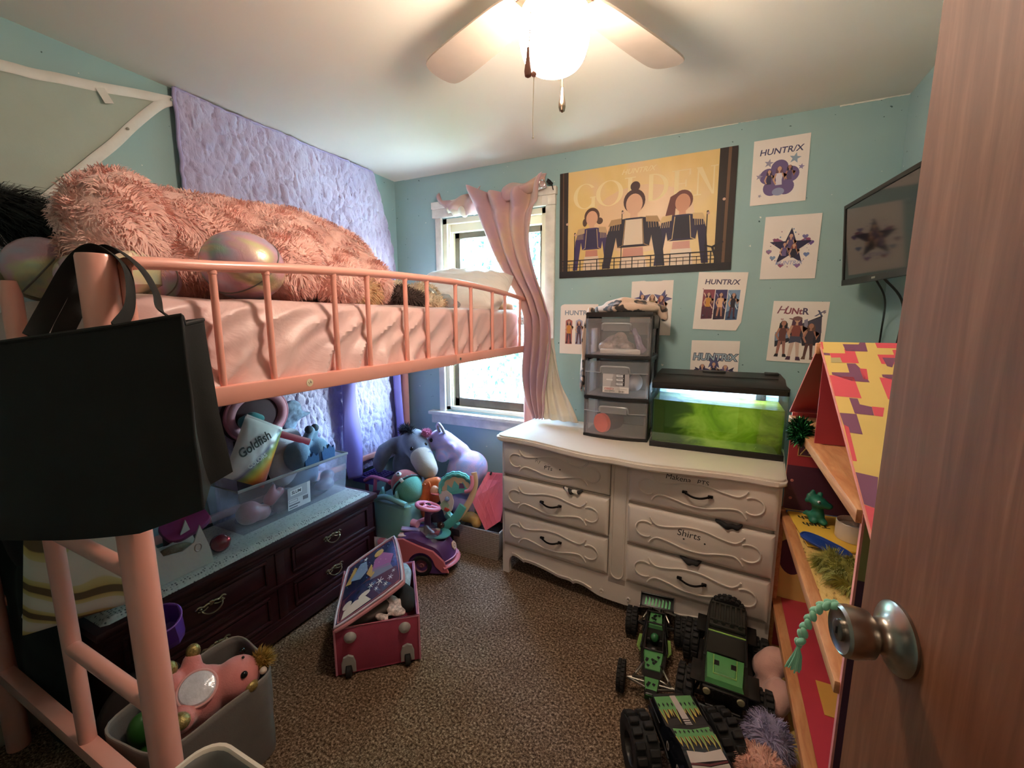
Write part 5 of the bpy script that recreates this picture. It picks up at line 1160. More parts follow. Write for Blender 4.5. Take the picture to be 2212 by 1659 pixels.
# --- off-road truck
tk = thing('toy_truck', 'large black toy off-road truck with green hood and spare wheel', 'toy car', (.098, 1.583, 0))
Mk = T((.098, 1.583, 0), (0, 0, math.radians(-2))); axk = Mk.to_3x3() @ Vector((1, 0, 0))
for sx, y in ((-.118, .13), (.118, .13), (-.118, -.13), (.118, -.13)):
    wheel(tk, Mk @ Vector((sx, y, .074)), .074, .058, axk*(1 if sx > 0 else -1), 20, .007); b = MB().cyl((sx, y, .074), (0, y, .08), .007, n=8, M=Mk).cyl((sx*.75, y, .08), (sx*.5, y+.01, .15), .006, n=8, M=Mk); b.build('axle', MCB, tk)
b = MB(); b.box((0, 0, .105), (.11, .36, .035), 0, bev=.006, M=Mk)
def hexa(b, z0, q0, z1, q1, mi=0): b.add([(*p, z0) for p in q0]+[(*p, z1) for p in q1], [[3, 2, 1, 0], [4, 5, 6, 7]]+[[k, (k+1) % 4, 4+(k+1) % 4, 4+k] for k in range(4)], mi, False, Mk)
hexa(b, .115, [(-.072, -.185), (.072, -.185), (.074, .165), (-.074, .165)], .162, [(-.070, -.18), (.070, -.18), (.072, .162), (-.072, .162)])
for s in (-1, 1): b.box((s*.086, -.13, .158), (.034, .10, .006), bev=.002, M=Mk).box((s*.086, .13, .158), (.034, .10, .006), bev=.002, M=Mk).box((s*.080, 0, .12), (.016, .16, .012), bev=.003, M=Mk)
b.build('chassis', MCB, tk)
b = MB(); hexa(b, .160, [(-.070, -.05), (.070, -.05), (.071, .162), (-.071, .162)], .236, [(-.062, -.010), (.062, -.010), (.062, .155), (-.062, .155)]); 
b.box((0, .075, .244), (.118, .14, .014), 0, bev=.004, M=Mk)
for k in range(6): b.box((-.045+.018*k, .085, .253), (.008, .105, .007), 0, bev=.002, M=Mk)
for y in (.03, .138): b.box((0, y, .253), (.116, .007, .009), 0, bev=.002, M=Mk)
for k in range(4): b.cyl((-.04+.027*k, .02, .258), (-.04+.027*k, .012, .258), .007, n=10, M=Mk)
b.build('cab', mat('dark olive cab plastic', '#262620', .4), tk)
b = MB(); b.add([(-.064, -.047, .166), (.064, -.047, .166), (.057, -.0125, .230), (-.057, -.0125, .230)], [[0, 1, 2, 3]], 0, False, Mk @ T((0, -.0015, 0))); b.build('windshield', mat('smoked window', '#0e0d0c', .1), tk)
MB().box((0, -.013, .238), (.120, .005, .004), bev=.001, M=Mk).build('light_bar', MLGR, tk)
b = MB(); V0 = [(-.062, -.05), (.062, -.05), (.058, -.176), (-.058, -.176)]
hexa(b, .160, V0, .178, [(-.058, -.052), (.058, -.052), (.052, -.170), (-.052, -.170)]); hexa(b, .177, [(-.04, -.055), (.04, -.055), (.036, -.150), (-.036, -.150)], .184, [(-.034, -.06), (.034, -.06), (.030, -.145), (-.030, -.145)])
for s in (-1, 1): b.box((s*.026, -.10, .1845), (.016, .022, .002), 1, M=Mk)
b.tube([(-.036, -.06, .181), (-.034, -.148, .181), (.034, -.148, .181), (.036, -.06, .181)], .0022, 6, 2, M=Mk)
b.build('hood', [MGRN, MCB, MLGR], tk)
b = MB(); b.box((0, -.187, .142), (.128, .012, .034), 0, bev=.003, M=Mk)
for k in range(5): b.box((-.030+.015*k, -.194, .142), (.006, .003, .026), 0, M=Mk)
b.build('grille', MCB, tk)
for s in (-1, 1): MB().lathe([(.0001, .004), (.010, .003), (.012, 0), (.012, -.006), (.0001, -.006)], 16, M=Mk @ T((s*.050, -.195, .145), (PI/2, 0, 0))).build('headlight', mat('headlight lens', '#8f8a6a', .15), tk)
b = MB(); b.tube(spline([(-.10, -.185, .10), (-.07, -.215, .105), (0, -.222, .107), (.07, -.215, .105), (.10, -.185, .10)], 6), .007, 8, M=Mk); b.tube([(-.05, -.215, .115), (.05, -.215, .115)], .004, 8, M=Mk); b.build('bumper', MCB, tk)
sp_ = wheel(tk, Mk @ Vector((0, .183, .205)), .062, .036, Mk.to_3x3() @ Vector((0, 1, .15)), 20, .006); sp_.name = 'spare_wheel'
b = MB()
for s in (-1, 1): b.tube([(s*.066, -.045, .168), (s*.060, -.008, .238), (s*.060, .15, .240), (s*.068, .162, .165)], .004, 8, M=Mk)
b.build('roll_bar', MCB, tk)
# --- monster truck with flame print, nearest of the three
mt = thing('toy_monster_truck', 'black toy monster truck with green flame print and huge tyres, nearest the camera', 'toy car', (.02, 1.14, 0))
Mm = plane_m((.02, 1.14, 0), (.47, -.883, 0), (.883, .47, 0)); axm = Mm.to_3x3() @ Vector((0, 1, 0))
for x in (-.085, .125):
    for s in (-1, 1): wheel(mt, Mm @ Vector((x, s*.125, .088)), .088, .078, axm*s, 16, .011, .48)
    b = MB().cyl((x, -.125, .088), (x, .125, .088), .010, n=10, M=Mm); b.build('axle', MCHR, mt)
b = MB(); b.box((.02, 0, .115), (.26, .05, .03), bev=.006, M=Mm)
for s in (-1, 1): b.tube([(-.12, s*.03, .09), (-.05, s*.06, .115), (.09, s*.06, .115), (.16, s*.03, .09)], .005, 8, M=Mm)
b.build('chassis', MCB, mt)
MFL = mat('flame outline yellow', '#b89a4c', .4); MWH = mat('bone white print', '#b8aaa0', .45); MDR = mat('dark red print', '#5a1c20', .45); MNB = mat('glossy blue black shell', '#16181f', .22, coat=.6)
b = MB(); sec = [(-.175, .066, .150, .160), (-.165, .072, .128, .178), (-.06, .074, .125, .186), (-.04, .070, .125, .200), (.02, .066, .125, .212), (.075, .068, .125, .208), (.11, .073, .125, .188), (.20, .072, .125, .178), (.215, .066, .135, .165)]
V = []; F = []
for (x, w, z0, z1) in sec: V += [(x, -w, z0), (x, -w*.98, (z0+z1)/2), (x, -w*.84, z1), (x, w*.84, z1), (x, w*.98, (z0+z1)/2), (x, w, z0)]
for i in range(len(sec)-1):
    for k in range(6): F.append([i*6+k, i*6+(k+1) % 6, i*6+6+(k+1) % 6, i*6+6+k])
F += [[5, 4, 3, 2, 1, 0], [len(V)-6+k for k in range(6)]]
b.add(V, F, 0, False, Mm)
def zt(x):
    for a, c in zip(sec, sec[1:]):
        if a[0] <= x <= c[0]: t_ = (x-a[0])/(c[0]-a[0]); return a[3]+(c[3]-a[3])*t_
    return .18
def deck(pts, mi, lift=.0007):
    """print laid on the shell's top, cut into short lengths so it follows the roof line"""
    V = [(x, y, zt(x)+lift) for x, y in pts]; bm = bmesh.new(); f = bm.faces.new([bm.verts.new(v) for v in V])
    for s_ in sec: bmesh.ops.bisect_plane(bm, geom=bm.verts[:]+bm.edges[:]+bm.faces[:], plane_co=(s_[0], 0, 0), plane_no=(1, 0, 0))
    for v in bm.verts: v.co.z = zt(v.co.x)+lift
    bm.normal_update()
    for f in bm.faces:
        if f.normal.z < 0: f.normal_flip()
    bm.verts.index_update(); b.add([v.co.copy() for v in bm.verts], [[v.index for v in f.verts] for f in bm.faces], mi, False, Mm); bm.free()
deck([(-.163, -.058), (-.163, .058), (-.115, .058), (-.115, -.058)], 1)
for k in range(9):
    y = -.054+.0135*k
    if abs(y) < .008: continue
    deck([(-.117, y-.006), (-.117, y+.006), (-.085-.012*(k % 2), y+.004), (-.062-.02*(k % 3), y+.001), (-.088, y-.003)], 2, .0006); deck([(-.119, y-.0045), (-.119, y+.0045), (-.092-.010*(k % 2), y+.0025), (-.078-.016*(k % 3), y+.001)], 1, .0010)
    deck([(-.132, y-.003), (-.122, y), (-.132, y+.003), (-.140, y)], 0, .0013)
deck([(-.164, -.009), (-.164, .009), (-.055, .016), (-.055, -.004)], 3, .0015)
for x in (-.078, -.070, -.062): deck([(x, -.006), (x, .014), (x+.003, .014), (x+.003, -.006)], 0, .0019)
deck([(-.038, -.052), (-.030, 0), (-.038, .052), (-.008, .054), (-.006, -.054)], 1)
for k in range(9):
    y = -.050+.0125*k; deck([(-.010, y-.006), (-.010, y+.006), (.012+.006*(k % 2), y+.003), (.026+.008*(k % 3), y), (.010, y-.004)], 2, .0006); deck([(-.012, y-.0042), (-.012, y+.0042), (.006+.006*(k % 2), y+.002), (.016+.008*(k % 3), y)], 1, .0010); deck([(-.024, y-.003), (-.016, y), (-.024, y+.003), (-.030, y)], 0, .0013)
deck([(.035, -.046), (.042, 0), (.035, .048), (.062, .050), (.066, -.048)], 3); deck([(.064, -.048), (.070, 0), (.064, .050), (.069, .050), (.075, 0), (.070, -.048)], 4); deck([(.071, -.048), (.077, 0), (.071, .050), (.095, .054), (.098, -.052)], 3)
for s in (-1,):
    for x in (-.02, .045):
        Me = Mm @ T((x, s*.0715, .165), (PI/2, 0, 0)); b.lathe([(.0001, 0), (.009, 0)], 16, 3, M=Me @ T(s=(1, 1.5, 1))).lathe([(.0001, .0004), (.005, .0004)], 12, 0, M=Me @ T(s=(1, 1.5, 1)))
b.build('body_shell', [MNB, mat('flame green print', '#5f9458', .4), MFL, MWH, MDR], mt)
b = MB()
for s in (-1, 1): b.box((-.12, s*.072, .165), (.085, .004, .024), 0, bev=.0015, M=Mm); b.tube([(-.16, s*.075, .15), (-.04, s*.075, .15), (.0, s*.077, .145)], .003, 6, M=Mm)
b.build('side_panel', [MCB], mt)
MB().box((-.186, 0, .150), (.020, .10, .016), bev=.003, M=Mm).build('bumper', MCB, mt)
# ================================================================ things on the loft bed
def plush(name, label, cat, parts, m, voxel=.012, smooth=5, part='body', furs=None, loc=None, group=None):
    vs, fs = blob(parts, voxel, smooth); c = loc or tuple(sum((v[i] for v in vs), 0)/len(vs) if i < 2 else min(v[2] for v in vs) for i in range(3))
    t = thing(name, label, cat, c, group=group); b = MB().add(vs, fs, 0, True)
    if furs: fur(b, vs, fs, *furs[:3], 0, *furs[3:])
    b.build(part, m, t); return t
def furmat(name, a, c, s=14.):
    t = NT(name); v = t.coord(); t.base(t.ramp(t.noise(v, s, 3), [(.32, a), (.66, c)])); t.b.inputs['Roughness'].default_value = .85; t.b.inputs['Sheen Weight'].default_value = .35; t.b.inputs['Specular IOR Level'].default_value = .2
    t.bump(t.noise(v, 220, 3), .35, .003); return t.m
MFURP = furmat('pink plush fur', '#e2b0a6', '#edc3b8')
un = plush('giant_plush', 'giant shaggy pink stuffed animal lying along the loft bed', 'stuffed animal', [
    ('l', [(-1.50, .70, 1.565), (-1.47, .90, 1.56), (-1.45, 1.12, 1.56), (-1.42, 1.30, 1.545), (-1.40, 1.40, 1.515)], [.150, .170, .180, .160, .115]),
    ('l', [(-1.37, .61, 1.625), (-1.34, .565, 1.585), (-1.30, .545, 1.51)], [.082, .100, .092]), ('l', [(-1.50, .66, 1.645), (-1.40, .61, 1.635)], [.085, .085]),
    ('l', [(-1.40, 1.02, 1.56), (-1.24, .97, 1.52), (-1.16, .86, 1.50)], [.14, .105, .085]), ('l', [(-1.38, 1.22, 1.53), (-1.24, 1.16, 1.48), (-1.16, 1.08, 1.455)], [.13, .09, .062]),
    ('e', (-1.26, 1.33, 1.49), (.09, .08, .085))], MFURP, .016, 3, 'fur_body', (46000, .019, .0015, (0, .3, -.75), .55, .55, .035))
MIRI = NT('iridescent satin'); _v = MIRI.coord(scale=(4.5, 4.5, 9), rot=(.6, .3, 0)); MIRI.base(MIRI.ramp(MIRI.noise(_v, 1.1, 2, .5, 1.), [(.28, '#94b0a4'), (.40, '#c8bf96'), (.50, '#cfa0b0'), (.58, '#b9a8be'), (.68, '#a6c0b4'), (.78, '#cfc49c')])); MIRI.b.inputs['Metallic'].default_value = .3; MIRI.b.inputs['Roughness'].default_value = .27; MIRI.bump(MIRI.noise(MIRI.coord(), 30, 3, .6, .8), .25, .006); MIRI = MIRI.m
def seamed(c, r, nm, par, squash=.9, ang=0):
    b = MB(); b.ball((0, 0, 0), (r, r*1.0, r*squash), 28, M=T(c, (0, ang, 0))); o = b.build(nm, MIRI, par)
    MB().tube([Vector(c)+Matrix.Rotation(ang, 3, 'Y') @ Vector((r*1.004*math.cos(a), r*1.004*math.sin(a)*math.cos(.9), r*squash*1.004*math.sin(a)*math.sin(.9))) for a in [2*PI*i/40 for i in range(40)]], .0018, 6, closed=True).build('seam', mat('grey seam thread', '#6f6a66', .7), o)
seamed((-1.135, .745, 1.484), .098, 'hoof', un, .90, .3)
b = MB(); b.lathe([(.0001, -.06), (.05, -.06), (.082, -.045), (.088, -.01), (.085, .022), (.080, .03)], 32, M=T((-1.285, .53, 1.462), (.12, -.1, 0))); b.build('hoof', MIRI, un)
seamed((-1.30, .62, 1.445), .055, 'hoof', un, .9, .8)
for c, r, s_ in (((-1.47, .475, 1.468), .072, 1.0), ((-1.36, .505, 1.448), .052, .95)): seamed(c, r, 'hoof', un, s_, -.3)
dk = thing('dark_plush', 'stuffed animal with long black hair at the near left end of the bed', 'stuffed animal', (-1.66, .55, 1.40))
vs, fs = blob([('e', (-1.64, .56, 1.47), (.12, .12, .085)), ('e', (-1.56, .62, 1.46), (.08, .1, .065))], .014, 4); MB().add(vs, fs, 0, True).build('body', mat('brown gold satin', '#7d6a44', .35, vary=.4, vscale=9, coat=.2), dk)
vs, fs = blob([('l', [(-1.74, .44, 1.62), (-1.66, .50, 1.615), (-1.58, .56, 1.575), (-1.54, .60, 1.535)], [.055, .055, .042, .018])], .010, 3); b = MB().add(vs, fs, 0, True); fur(b, vs, fs, 2600, .05, .0012, 0, (.5, .7, -.6), 1.1, .4); b.build('black_hair', mat('black hair', '#100f0e', .5), dk)
cp = plush('cream_plush', 'cream shaggy stuffed animal tucked against the pink giant at the rail', 'stuffed animal', [('e', (-1.24, 1.235, 1.448), (.075, .105, .052)), ('e', (-1.24, 1.15, 1.435), (.05, .06, .036))], furmat('cream plush fur', '#cfa77e', '#dcb98e'), .010, 4, 'fur_body', (3200, .022, .0016, (.2, .2, -.6), .7, .5))
gp_ = plush('grey_plush', 'smooth mauve grey stuffed animal with dark tail tuft on the bed', 'stuffed animal', [('e', (-1.36, 1.50, 1.452), (.10, .085, .068)), ('e', (-1.40, 1.44, 1.45), (.06, .05, .055))], furmat('mauve grey plush', '#a98d86', '#b89c94'), .010, 6)
vs, fs = blob([('l', [(-1.235, 1.475, 1.452), (-1.20, 1.50, 1.437), (-1.18, 1.535, 1.428)], [.030, .034, .026])], .008, 3); b = MB().add(vs, fs, 0, True); fur(b, vs, fs, 1500, .022, .0012, 0, (.2, .3, -.4), .6, .7); b.build('tail_tuft', mat('dark brown tuft', '#4b3c38', .8), gp_)
bp = plush('beige_plush', 'beige fluffy stuffed lamb lying behind the bed rail near the pillow', 'stuffed animal', [('e', (-1.44, 1.68, 1.468), (.09, .075, .058)), ('e', (-1.38, 1.82, 1.465), (.085, .085, .06)), ('e', (-1.30, 1.77, 1.43), (.07, .12, .036)), ('l', [(-1.28, 1.66, 1.425), (-1.24, 1.78, 1.42)], [.03, .028])], furmat('beige plush fur', '#cdb798', '#dfcbb0'), .011, 4, 'fur_body', (5200, .018, .0016, (.2, 0, -.5), .4, .9, .02))
pb = thing('plastic_bag', 'small crumpled clear plastic bag beside the beige lamb on the bed', 'bag', (-1.235, 1.865, 1.398))
vs, fs = blob([('e', (-1.26, 1.85, 1.435), (.04, .045, .036)), ('e', (-1.24, 1.89, 1.42), (.04, .05, .022)), ('l', [(-1.29, 1.80, 1.465), (-1.31, 1.78, 1.50)], [.02, .008])], .008, 1); MB().add([(v[0]+.004*N3(v[0]*60, v[1]*60, v[2]*60), v[1]+.004*N3(v[1]*70, v[2]*60, 3), v[2]+.004*N3(v[2]*80, v[0]*60, 7)) for v in vs], fs, 0, True).build('wrapper', thin_glass('crinkled clear wrapper', '#dfe3e6', .25, .08, .35, '#d5d8dc'), pb)
MB().ball((-1.215, 1.875, 1.416), (.012, .018, .008), 10).build('red_label', mat('red orange label', '#c9583a', .5), pb)
# pillow in a white satin case with gathered far edge
def satin():
    t = NT('white satin'); v = t.coord(); t.base(t.ramp(t.noise(v, 3), [(.3, '#e2dad0'), (.7, '#eee7de')])); t.b.inputs['Roughness'].default_value = .28; t.b.inputs['Sheen Weight'].default_value = .3
    t.bump(t.noise(t.coord(scale=(5, 14, 10), rot=(0, .3, .25)), 1.2, 3, .5, 1.), .4, .03); return t.m
pw = thing('pillow', 'white satin pillow at the far end of the loft bed by the window', 'pillow', (-1.27, 2.12, 1.40))
def pf(u, v):
    a, c = u*2-1, v*2-1; e = (1-abs(a)**3.2)*(1-abs(c)**3.2); e = max(0, e)**.5
    return a, c, e
b = MB(); Mp = T((-1.335, 2.125, 1.495), (math.radians(42), math.radians(3), math.radians(4)))
def pt(u, v):
    a, c, e = pf(u, v); return (a*.285*(1-.05*c*c), c*.165*(1-.05*a*a), .088*e+.010*N3(a*3, c*5, 2)*e+.012*e*math.sin(a*22+c*2)*max(0, c-.35))
def pbm(u, v):
    a, c, e = pf(u, v); return (a*.285*(1-.05*c*c), c*.165*(1-.05*a*a), -.062*e)
b.grid(pt, 44, 26, M=Mp).grid(lambda u, v: pbm(1-u, v), 24, 14, M=Mp); b.build('pillowcase', satin(), pw)
vs, fs = blob([('l', [(-1.16, 2.17, 1.42), (-1.09, 2.215, 1.405), (-1.065, 2.255, 1.31), (-1.07, 2.262, 1.235)], [.04, .040, .020, .012])], .010, 4)
MB().add([(v[0], v[1]+.006*math.sin(v[2]*70+v[0]*40), v[2]) for v in vs], fs, 0, True).build('hanging_corner', mat('tan satin', '#c8a881', .35, sheen=.3), pw)

# ================================================================ black tote hung on the bed post
tote = thing('tote_bag', 'large black fabric tote bag hanging from the near bed post', 'bag', (-.95, .34, 1.02))
MTOTE = mat('black woven fabric', '#0d0d0c', .85, bump=.3, bscale=500, bdist=.001); MTOTE2 = mat('black tote lining', '#171412', .7)
LF, RF, RB, BB, MBk, LB = (-1.19, .178), (-.815, .42), (-.897, .500), (-.955, .432), (-.975, .347), (-1.20, .205)
ring = [LF, (-1.0, .290), (-.90, .358), RF, (-.866, .450), RB, BB, MBk, LB]
ztop = [1.283, 1.318, 1.336, 1.355, 1.34, 1.347, 1.335, 1.315, 1.283]; zbot = [.985, .982, .985, 1.012, 1.04, 1.055, 1.03, .99, .985]
flare = [(0, 0), (0, 0), (0, 0), (.004, -.002), (.02, .002), (.062, -.012), (.03, 0), (0, 0), (0, 0)]
def tf(u, v):
    i = u*len(ring); k = int(i) % len(ring); j = (k+1) % len(ring); t_ = i-int(i)
    L = lambda A: A[k]*(1-t_)+A[j]*t_
    z = L(ztop)+(L(zbot)-L(ztop))*v; f = v**1.5
    x = ring[k][0]*(1-t_)+ring[j][0]*t_+f*(flare[k][0]*(1-t_)+flare[j][0]*t_); y = ring[k][1]*(1-t_)+ring[j][1]*t_+f*(flare[k][1]*(1-t_)+flare[j][1]*t_)
    w = .004*N3(u*6, v*4, 1.)*math.sin(PI*v); dent = -.02*math.exp(-((u*len(ring)-4.2)/.5)**2)*math.sin(PI*v)**.7
    return (x-.5*w+dent*.7, y+.84*w+dent*.3, z-.012*math.sin(PI*min(1, max(0, (u*len(ring)-0)/3)))*(v**3))
b = MB().grid(tf, 90, 36, cu=True); n_ = len(b.v); b.f.append([k*37+36 for k in range(90)]); b.m.append(0); b.sm.append(False); b.build('bag_body', MTOTE, tote, solid=.002)
b = MB(); b.tube([Vector(tf(k/90, 0)) for k in range(91)], .0035, 6); b.tube([Vector(tf(3/9, k/30)) for k in range(31)], .0022, 6); b.build('hem', MTOTE2, tote)
S1 = [(-1.026, .305, 1.318), (-1.051, .344, 1.379), (-1.060, .378, 1.438), (-1.035, .395, 1.468), (-1.0, .405, 1.470), (-.965, .417, 1.440), (-.942, .410, 1.395), (-.926, .395, 1.360), (-.905, .366, 1.332)]
S2 = [(-1.03, .33, 1.28), (-1.035, .345, 1.325), (-1.070, .384, 1.381), (-1.072, .408, 1.442), (-1.035, .418, 1.472), (-1.0, .425, 1.472), (-.962, .440, 1.438), (-.950, .452, 1.395), (-.936, .448, 1.365), (-.915, .455, 1.345), (-.912, .462, 1.29)]
for S in (S1, S2): MB().tube(spline(S, 6), .0145, 10, flat=.14, up=(1, 0, 0)).build('handle', MTOTE, tote)
# ================================================================ under the bed
MCH_ = wood('dark cherry wood', '#30151a', '#3d1c20', '#4a2426', (6, 1.2, 30), .35, .04); MBRS = mat('antique brass', '#8f8268', .3, .9)
cx1, cx0, cy0, cy1 = -1.58, -1.955, .50, 1.625
ch = thing('cedar_chest', 'long dark cherry chest with padded speckled top under the loft bed', 'chest', (-1.77, 1.06, 0))
b = MB(); b.b2((cx0, cy0+.01, .10), (cx1-.004, cy1-.01, .43)); b.b2((cx0-.005, cy0, .02), (cx1+.006, cy1, .075), bev=.004).b2((cx0, cy0+.004, .075), (cx1+.004, cy1-.004, .10), bev=.006); b.b2((cx0, cy0+.004, .395), (cx1+.003, cy1-.004, .415), bev=.004)
def panel(y0, y1, z0, z1):
    w = .012; x = cx1-.004
    for (a, c) in (((y0, z0), (y1, z0+w)), ((y0, z1-w), (y1, z1)), ((y0, z0+w), (y0+w, z1-w)), ((y1-w, z0+w), (y1, z1-w))): b.b2((x-.002, a[0], a[1]), (x+.008, c[0], c[1]), bev=.003)
    b.b2((x-.002, y0+.02, z0+.018), (x+.003, y1-.02, z1-.018), bev=.002)
for y0, y1 in ((.55, 1.02), (1.13, 1.575)): panel(y0, y1, .27, .385); panel(y0, y1, .112, .225)
b.b2((cx1-.006, cy0+.005, .238), (cx1+.004, cy1-.005, .256), bev=.003); b.b2((cx1-.006, 1.055, .10), (cx1+.002, 1.095, .40), bev=.003)
b.build('chest_body', MCH_, ch)
ld_ = MB().b2((cx0-.005, cy0-.012, .413), (cx1+.016, cy1+.012, .442), bev=.008).build('lid', MCH_, ch)
def pad_mat():
    t = NT('speckled grey vinyl'); v = t.coord(); vo = t.node('ShaderNodeTexVoronoi'); vo.inputs['Scale'].default_value = 105; vo.inputs['Randomness'].default_value = .45; t.link(v, vo.inputs['Vector'])
    t.base(t.ramp(vo.outputs['Distance'], [(.22, '#55555a'), (.32, '#b4b2ae'), (.6, '#c6c4bf')])); t.b.inputs['Roughness'].default_value = .55; t.bump(vo.outputs['Distance'], .3, .002); return t.m
def padf(u, v):
    e = 1-max(abs(u*2-1)**12, abs(v*2-1)**10); return (cx0+.02+(cx1-.008-cx0-.02)*v, cy0+.012+(cy1-cy0-.03)*u, .441+.024*max(0, e)**.4)
MB().grid(padf, 60, 30).build('padded_top', pad_mat(), ld_)
for y in (.80, 1.34):
    for z in (.332, .168):
        h = MB(); x = cx1+.006
        h.tube(spline([(x, y-.036, z+.006), (x+.012, y-.032, z-.004), (x+.016, y-.016, z-.015), (x+.016, y, z-.018), (x+.016, y+.016, z-.015), (x+.012, y+.032, z-.004), (x, y+.036, z+.006)], 5), .0028, 8)
        for s in (-1, 1):
            h.tube(spline([(x, y, z+.006), (x+.002, y+s*.012, z+.016), (x+.002, y+s*.026, z+.012), (x+.002, y+s*.040, z+.019), (x+.002, y+s*.052, z+.012)], 4), [.0045]*9+[.0035]*7+[.002], 6)
            h.tube(spline([(x, y+s*.01, z+.004), (x+.002, y+s*.026, z-.002), (x+.002, y+s*.046, z+.003)], 4), .0028, 6); h.ball((x+.003, y+s*.036, z+.007), (.005, .006, .006), 8)
        h.ball((x+.002, y, z+.016), (.004, .010, .007), 8); h.build('drawer_pull', MBRS, ch)

# clear storage bin on the chest with its contents
CT = .466
MBIN = thin_glass('cloudy storage plastic', '#f0f0f4', .10, .2, .22, '#e6e6ee')
bn = thing('storage_bin', 'open cloudy plastic storage bin with paper label on the dark chest', 'storage bin', (-1.81, 1.29, CT))
def shell(x0, x1, y0, y1, z0, z1, t_=.003, fl=.014, bev=.0):
    b = MB(); P0 = [(x0+fl, y0+fl), (x1-fl, y0+fl), (x1-fl, y1-fl), (x0+fl, y1-fl)]; P1 = [(x0, y0), (x1, y0), (x1, y1), (x0, y1)]
    for k in range(4):
        a, c, d, e = P0[k], P0[(k+1) % 4], P1[(k+1) % 4], P1[k]; b.add([(*a, z0), (*c, z0), (*d, z1), (*e, z1)], [[0, 1, 2, 3]])
    b.add([(*p, z0) for p in P0], [[3, 2, 1, 0]]); return b
sb = shell(-1.925, -1.69, 1.0, 1.565, CT+.002, CT+.195)
lip = [(-1.925, 1.0), (-1.69, 1.0), (-1.69, 1.565), (-1.925, 1.565)]
bo = sb.build('bin_body', MBIN, bn, auto=False)
MB().tube([(x, y, CT+.195) for x, y in lip], .005, 8, closed=True, flat=1.4).build('rim', MLIP, bn)
L = Print(.118, .105); L.sheet(mat('bin label paper', '#d8d5d6', .6)); L.poly([(0, 0), (.86, 0), (.86, .52), (0, .52)], '#b5b3b8'); L.poly([(.12, .14), (.62, .12), (.62, .36), (.12, .38)], '#e9e6e4'); L.text('SLUM', .37, .25, .020, '#3a3538', .1, 1, 1, .0006)
L.poly([(.04, .56), (.42, .56), (.42, .70), (.04, .70)], '#8c8a90'); L.poly([(.06, .58), (.40, .58), (.40, .68), (.06, .68)], '#d8d5d6'); L.line([(.05, .80), (.5, .80)], .05, '#6a6870'); L.line([(.05, .92), (.4, .92)], .04, '#6a6870')
for q in range(4): L.poly([(.66+.06*q, .58), (.70+.06*q, .58), (.70+.06*q, .76), (.66+.06*q, .76)], '#5a5860')
Mx = plane_m((-1.6945, 1.275, CT+.075), (0, 1, 0), (.06, 0, 1)); L.b.v = [tuple(Mx @ Vector(v)) for v in L.b.v]; L.b.build('paper_label', L.mats, bn)
def lump(name, label, cat, parts, m, vx=.009, sm=4): o = MB().add(*blob(parts, vx, sm), 0, True).build(name, m); return tag(o, label, cat)
lump('pink_toy', 'pink rounded toy seen through the near end of the plastic bin', 'toy', [('e', (-1.76, 1.08, CT+.06), (.045, .055, .05)), ('e', (-1.75, 1.13, CT+.045), (.03, .04, .035))], mat('soft pink vinyl', '#c98f94', .3, vary=.15, vscale=30))
lump('grey_toy', 'grey rounded toy in the middle of the plastic bin', 'toy', [('e', (-1.75, 1.22, CT+.035), (.035, .045, .03)), ('e', (-1.78, 1.28, CT+.05), (.05, .05, .045))], mat('grey vinyl', '#8d8c94', .4, vary=.2, vscale=30))
lump('pink_box', 'bright pink pointed toy part upright in the plastic bin', 'toy', [('l', [(-1.76, 1.175, CT+.08), (-1.76, 1.20, CT+.14)], [.028, .010]), ('l', [(-1.76, 1.19, CT+.08), (-1.77, 1.235, CT+.10)], [.02, .02])], mat('coral pink plastic', '#d07f86', .3))
lump('navy_cloth', 'dark navy cloth along the bottom of the plastic bin', 'cloth', [('e', (-1.80, 1.15, CT+.02), (.07, .11, .018)), ('e', (-1.80, 1.42, CT+.03), (.08, .10, .028))], mat('navy cloth', '#3c4258', .9))
lump('silver_toy', 'pale silver toy lying in the far end of the plastic bin', 'toy', [('e', (-1.75, 1.46, CT+.05), (.035, .06, .03)), ('e', (-1.77, 1.50, CT+.085), (.03, .04, .03))], mat('pale lilac vinyl', '#a5a3b8', .35, vary=.2, vscale=30))
# cracker bag
cb = thing('cracker_bag', 'white and rainbow snack cracker bag leaning in the plastic bin', 'snack bag', (-1.78, 1.13, CT+.12))
Mc = plane_m((-1.755, 1.125, .785), (.20, .80, -.52), (-.25, .52, .82))
def cbf(u, v, s):
    a, c = u*2-1, v*2-1; e = max(0, (1-abs(a)**2.5)*(1-abs(c)**3))**.6; return (a*.085, c*.135, s*.030*e+.003*N3(a*4, c*5)*e)
b = MB().grid(lambda u, v: cbf(u, v, 1), 22, 30, M=Mc).grid(lambda u, v: cbf(1-u, v, -1), 16, 20, M=Mc)
t = NT('cracker bag print'); sp = t.node('ShaderNodeSeparateXYZ'); t.link(t.coord(), sp.inputs[0]); d_ = t.node('ShaderNodeMath', operation='MULTIPLY_ADD'); t.link(sp.outputs[2], d_.inputs[0]); d_.inputs[1].default_value = -4.2; d_.inputs[2].default_value = .5+4.2*.785
d2 = t.node('ShaderNodeMath', operation='MULTIPLY_ADD'); t.link(sp.outputs[1], d2.inputs[0]); d2.inputs[1].default_value = 2.6; t.link(d_.outputs[0], d2.inputs[2]); d3 = t.node('ShaderNodeMath', operation='ADD'); t.link(d2.outputs[0], d3.inputs[0]); d3.inputs[1].default_value = -2.6*1.125
t.base(t.ramp(d3.outputs[0], [(.40, '#ddd9d8'), (.52, '#d4d0d4'), (.58, '#7a7390'), (.66, '#8f9a58'), (.76, '#c9a23c'), (.86, '#c9682c'), (.98, '#8f2f28')])); t.b.inputs['Roughness'].default_value = .28
b.build('bag_front', t.m, cb)
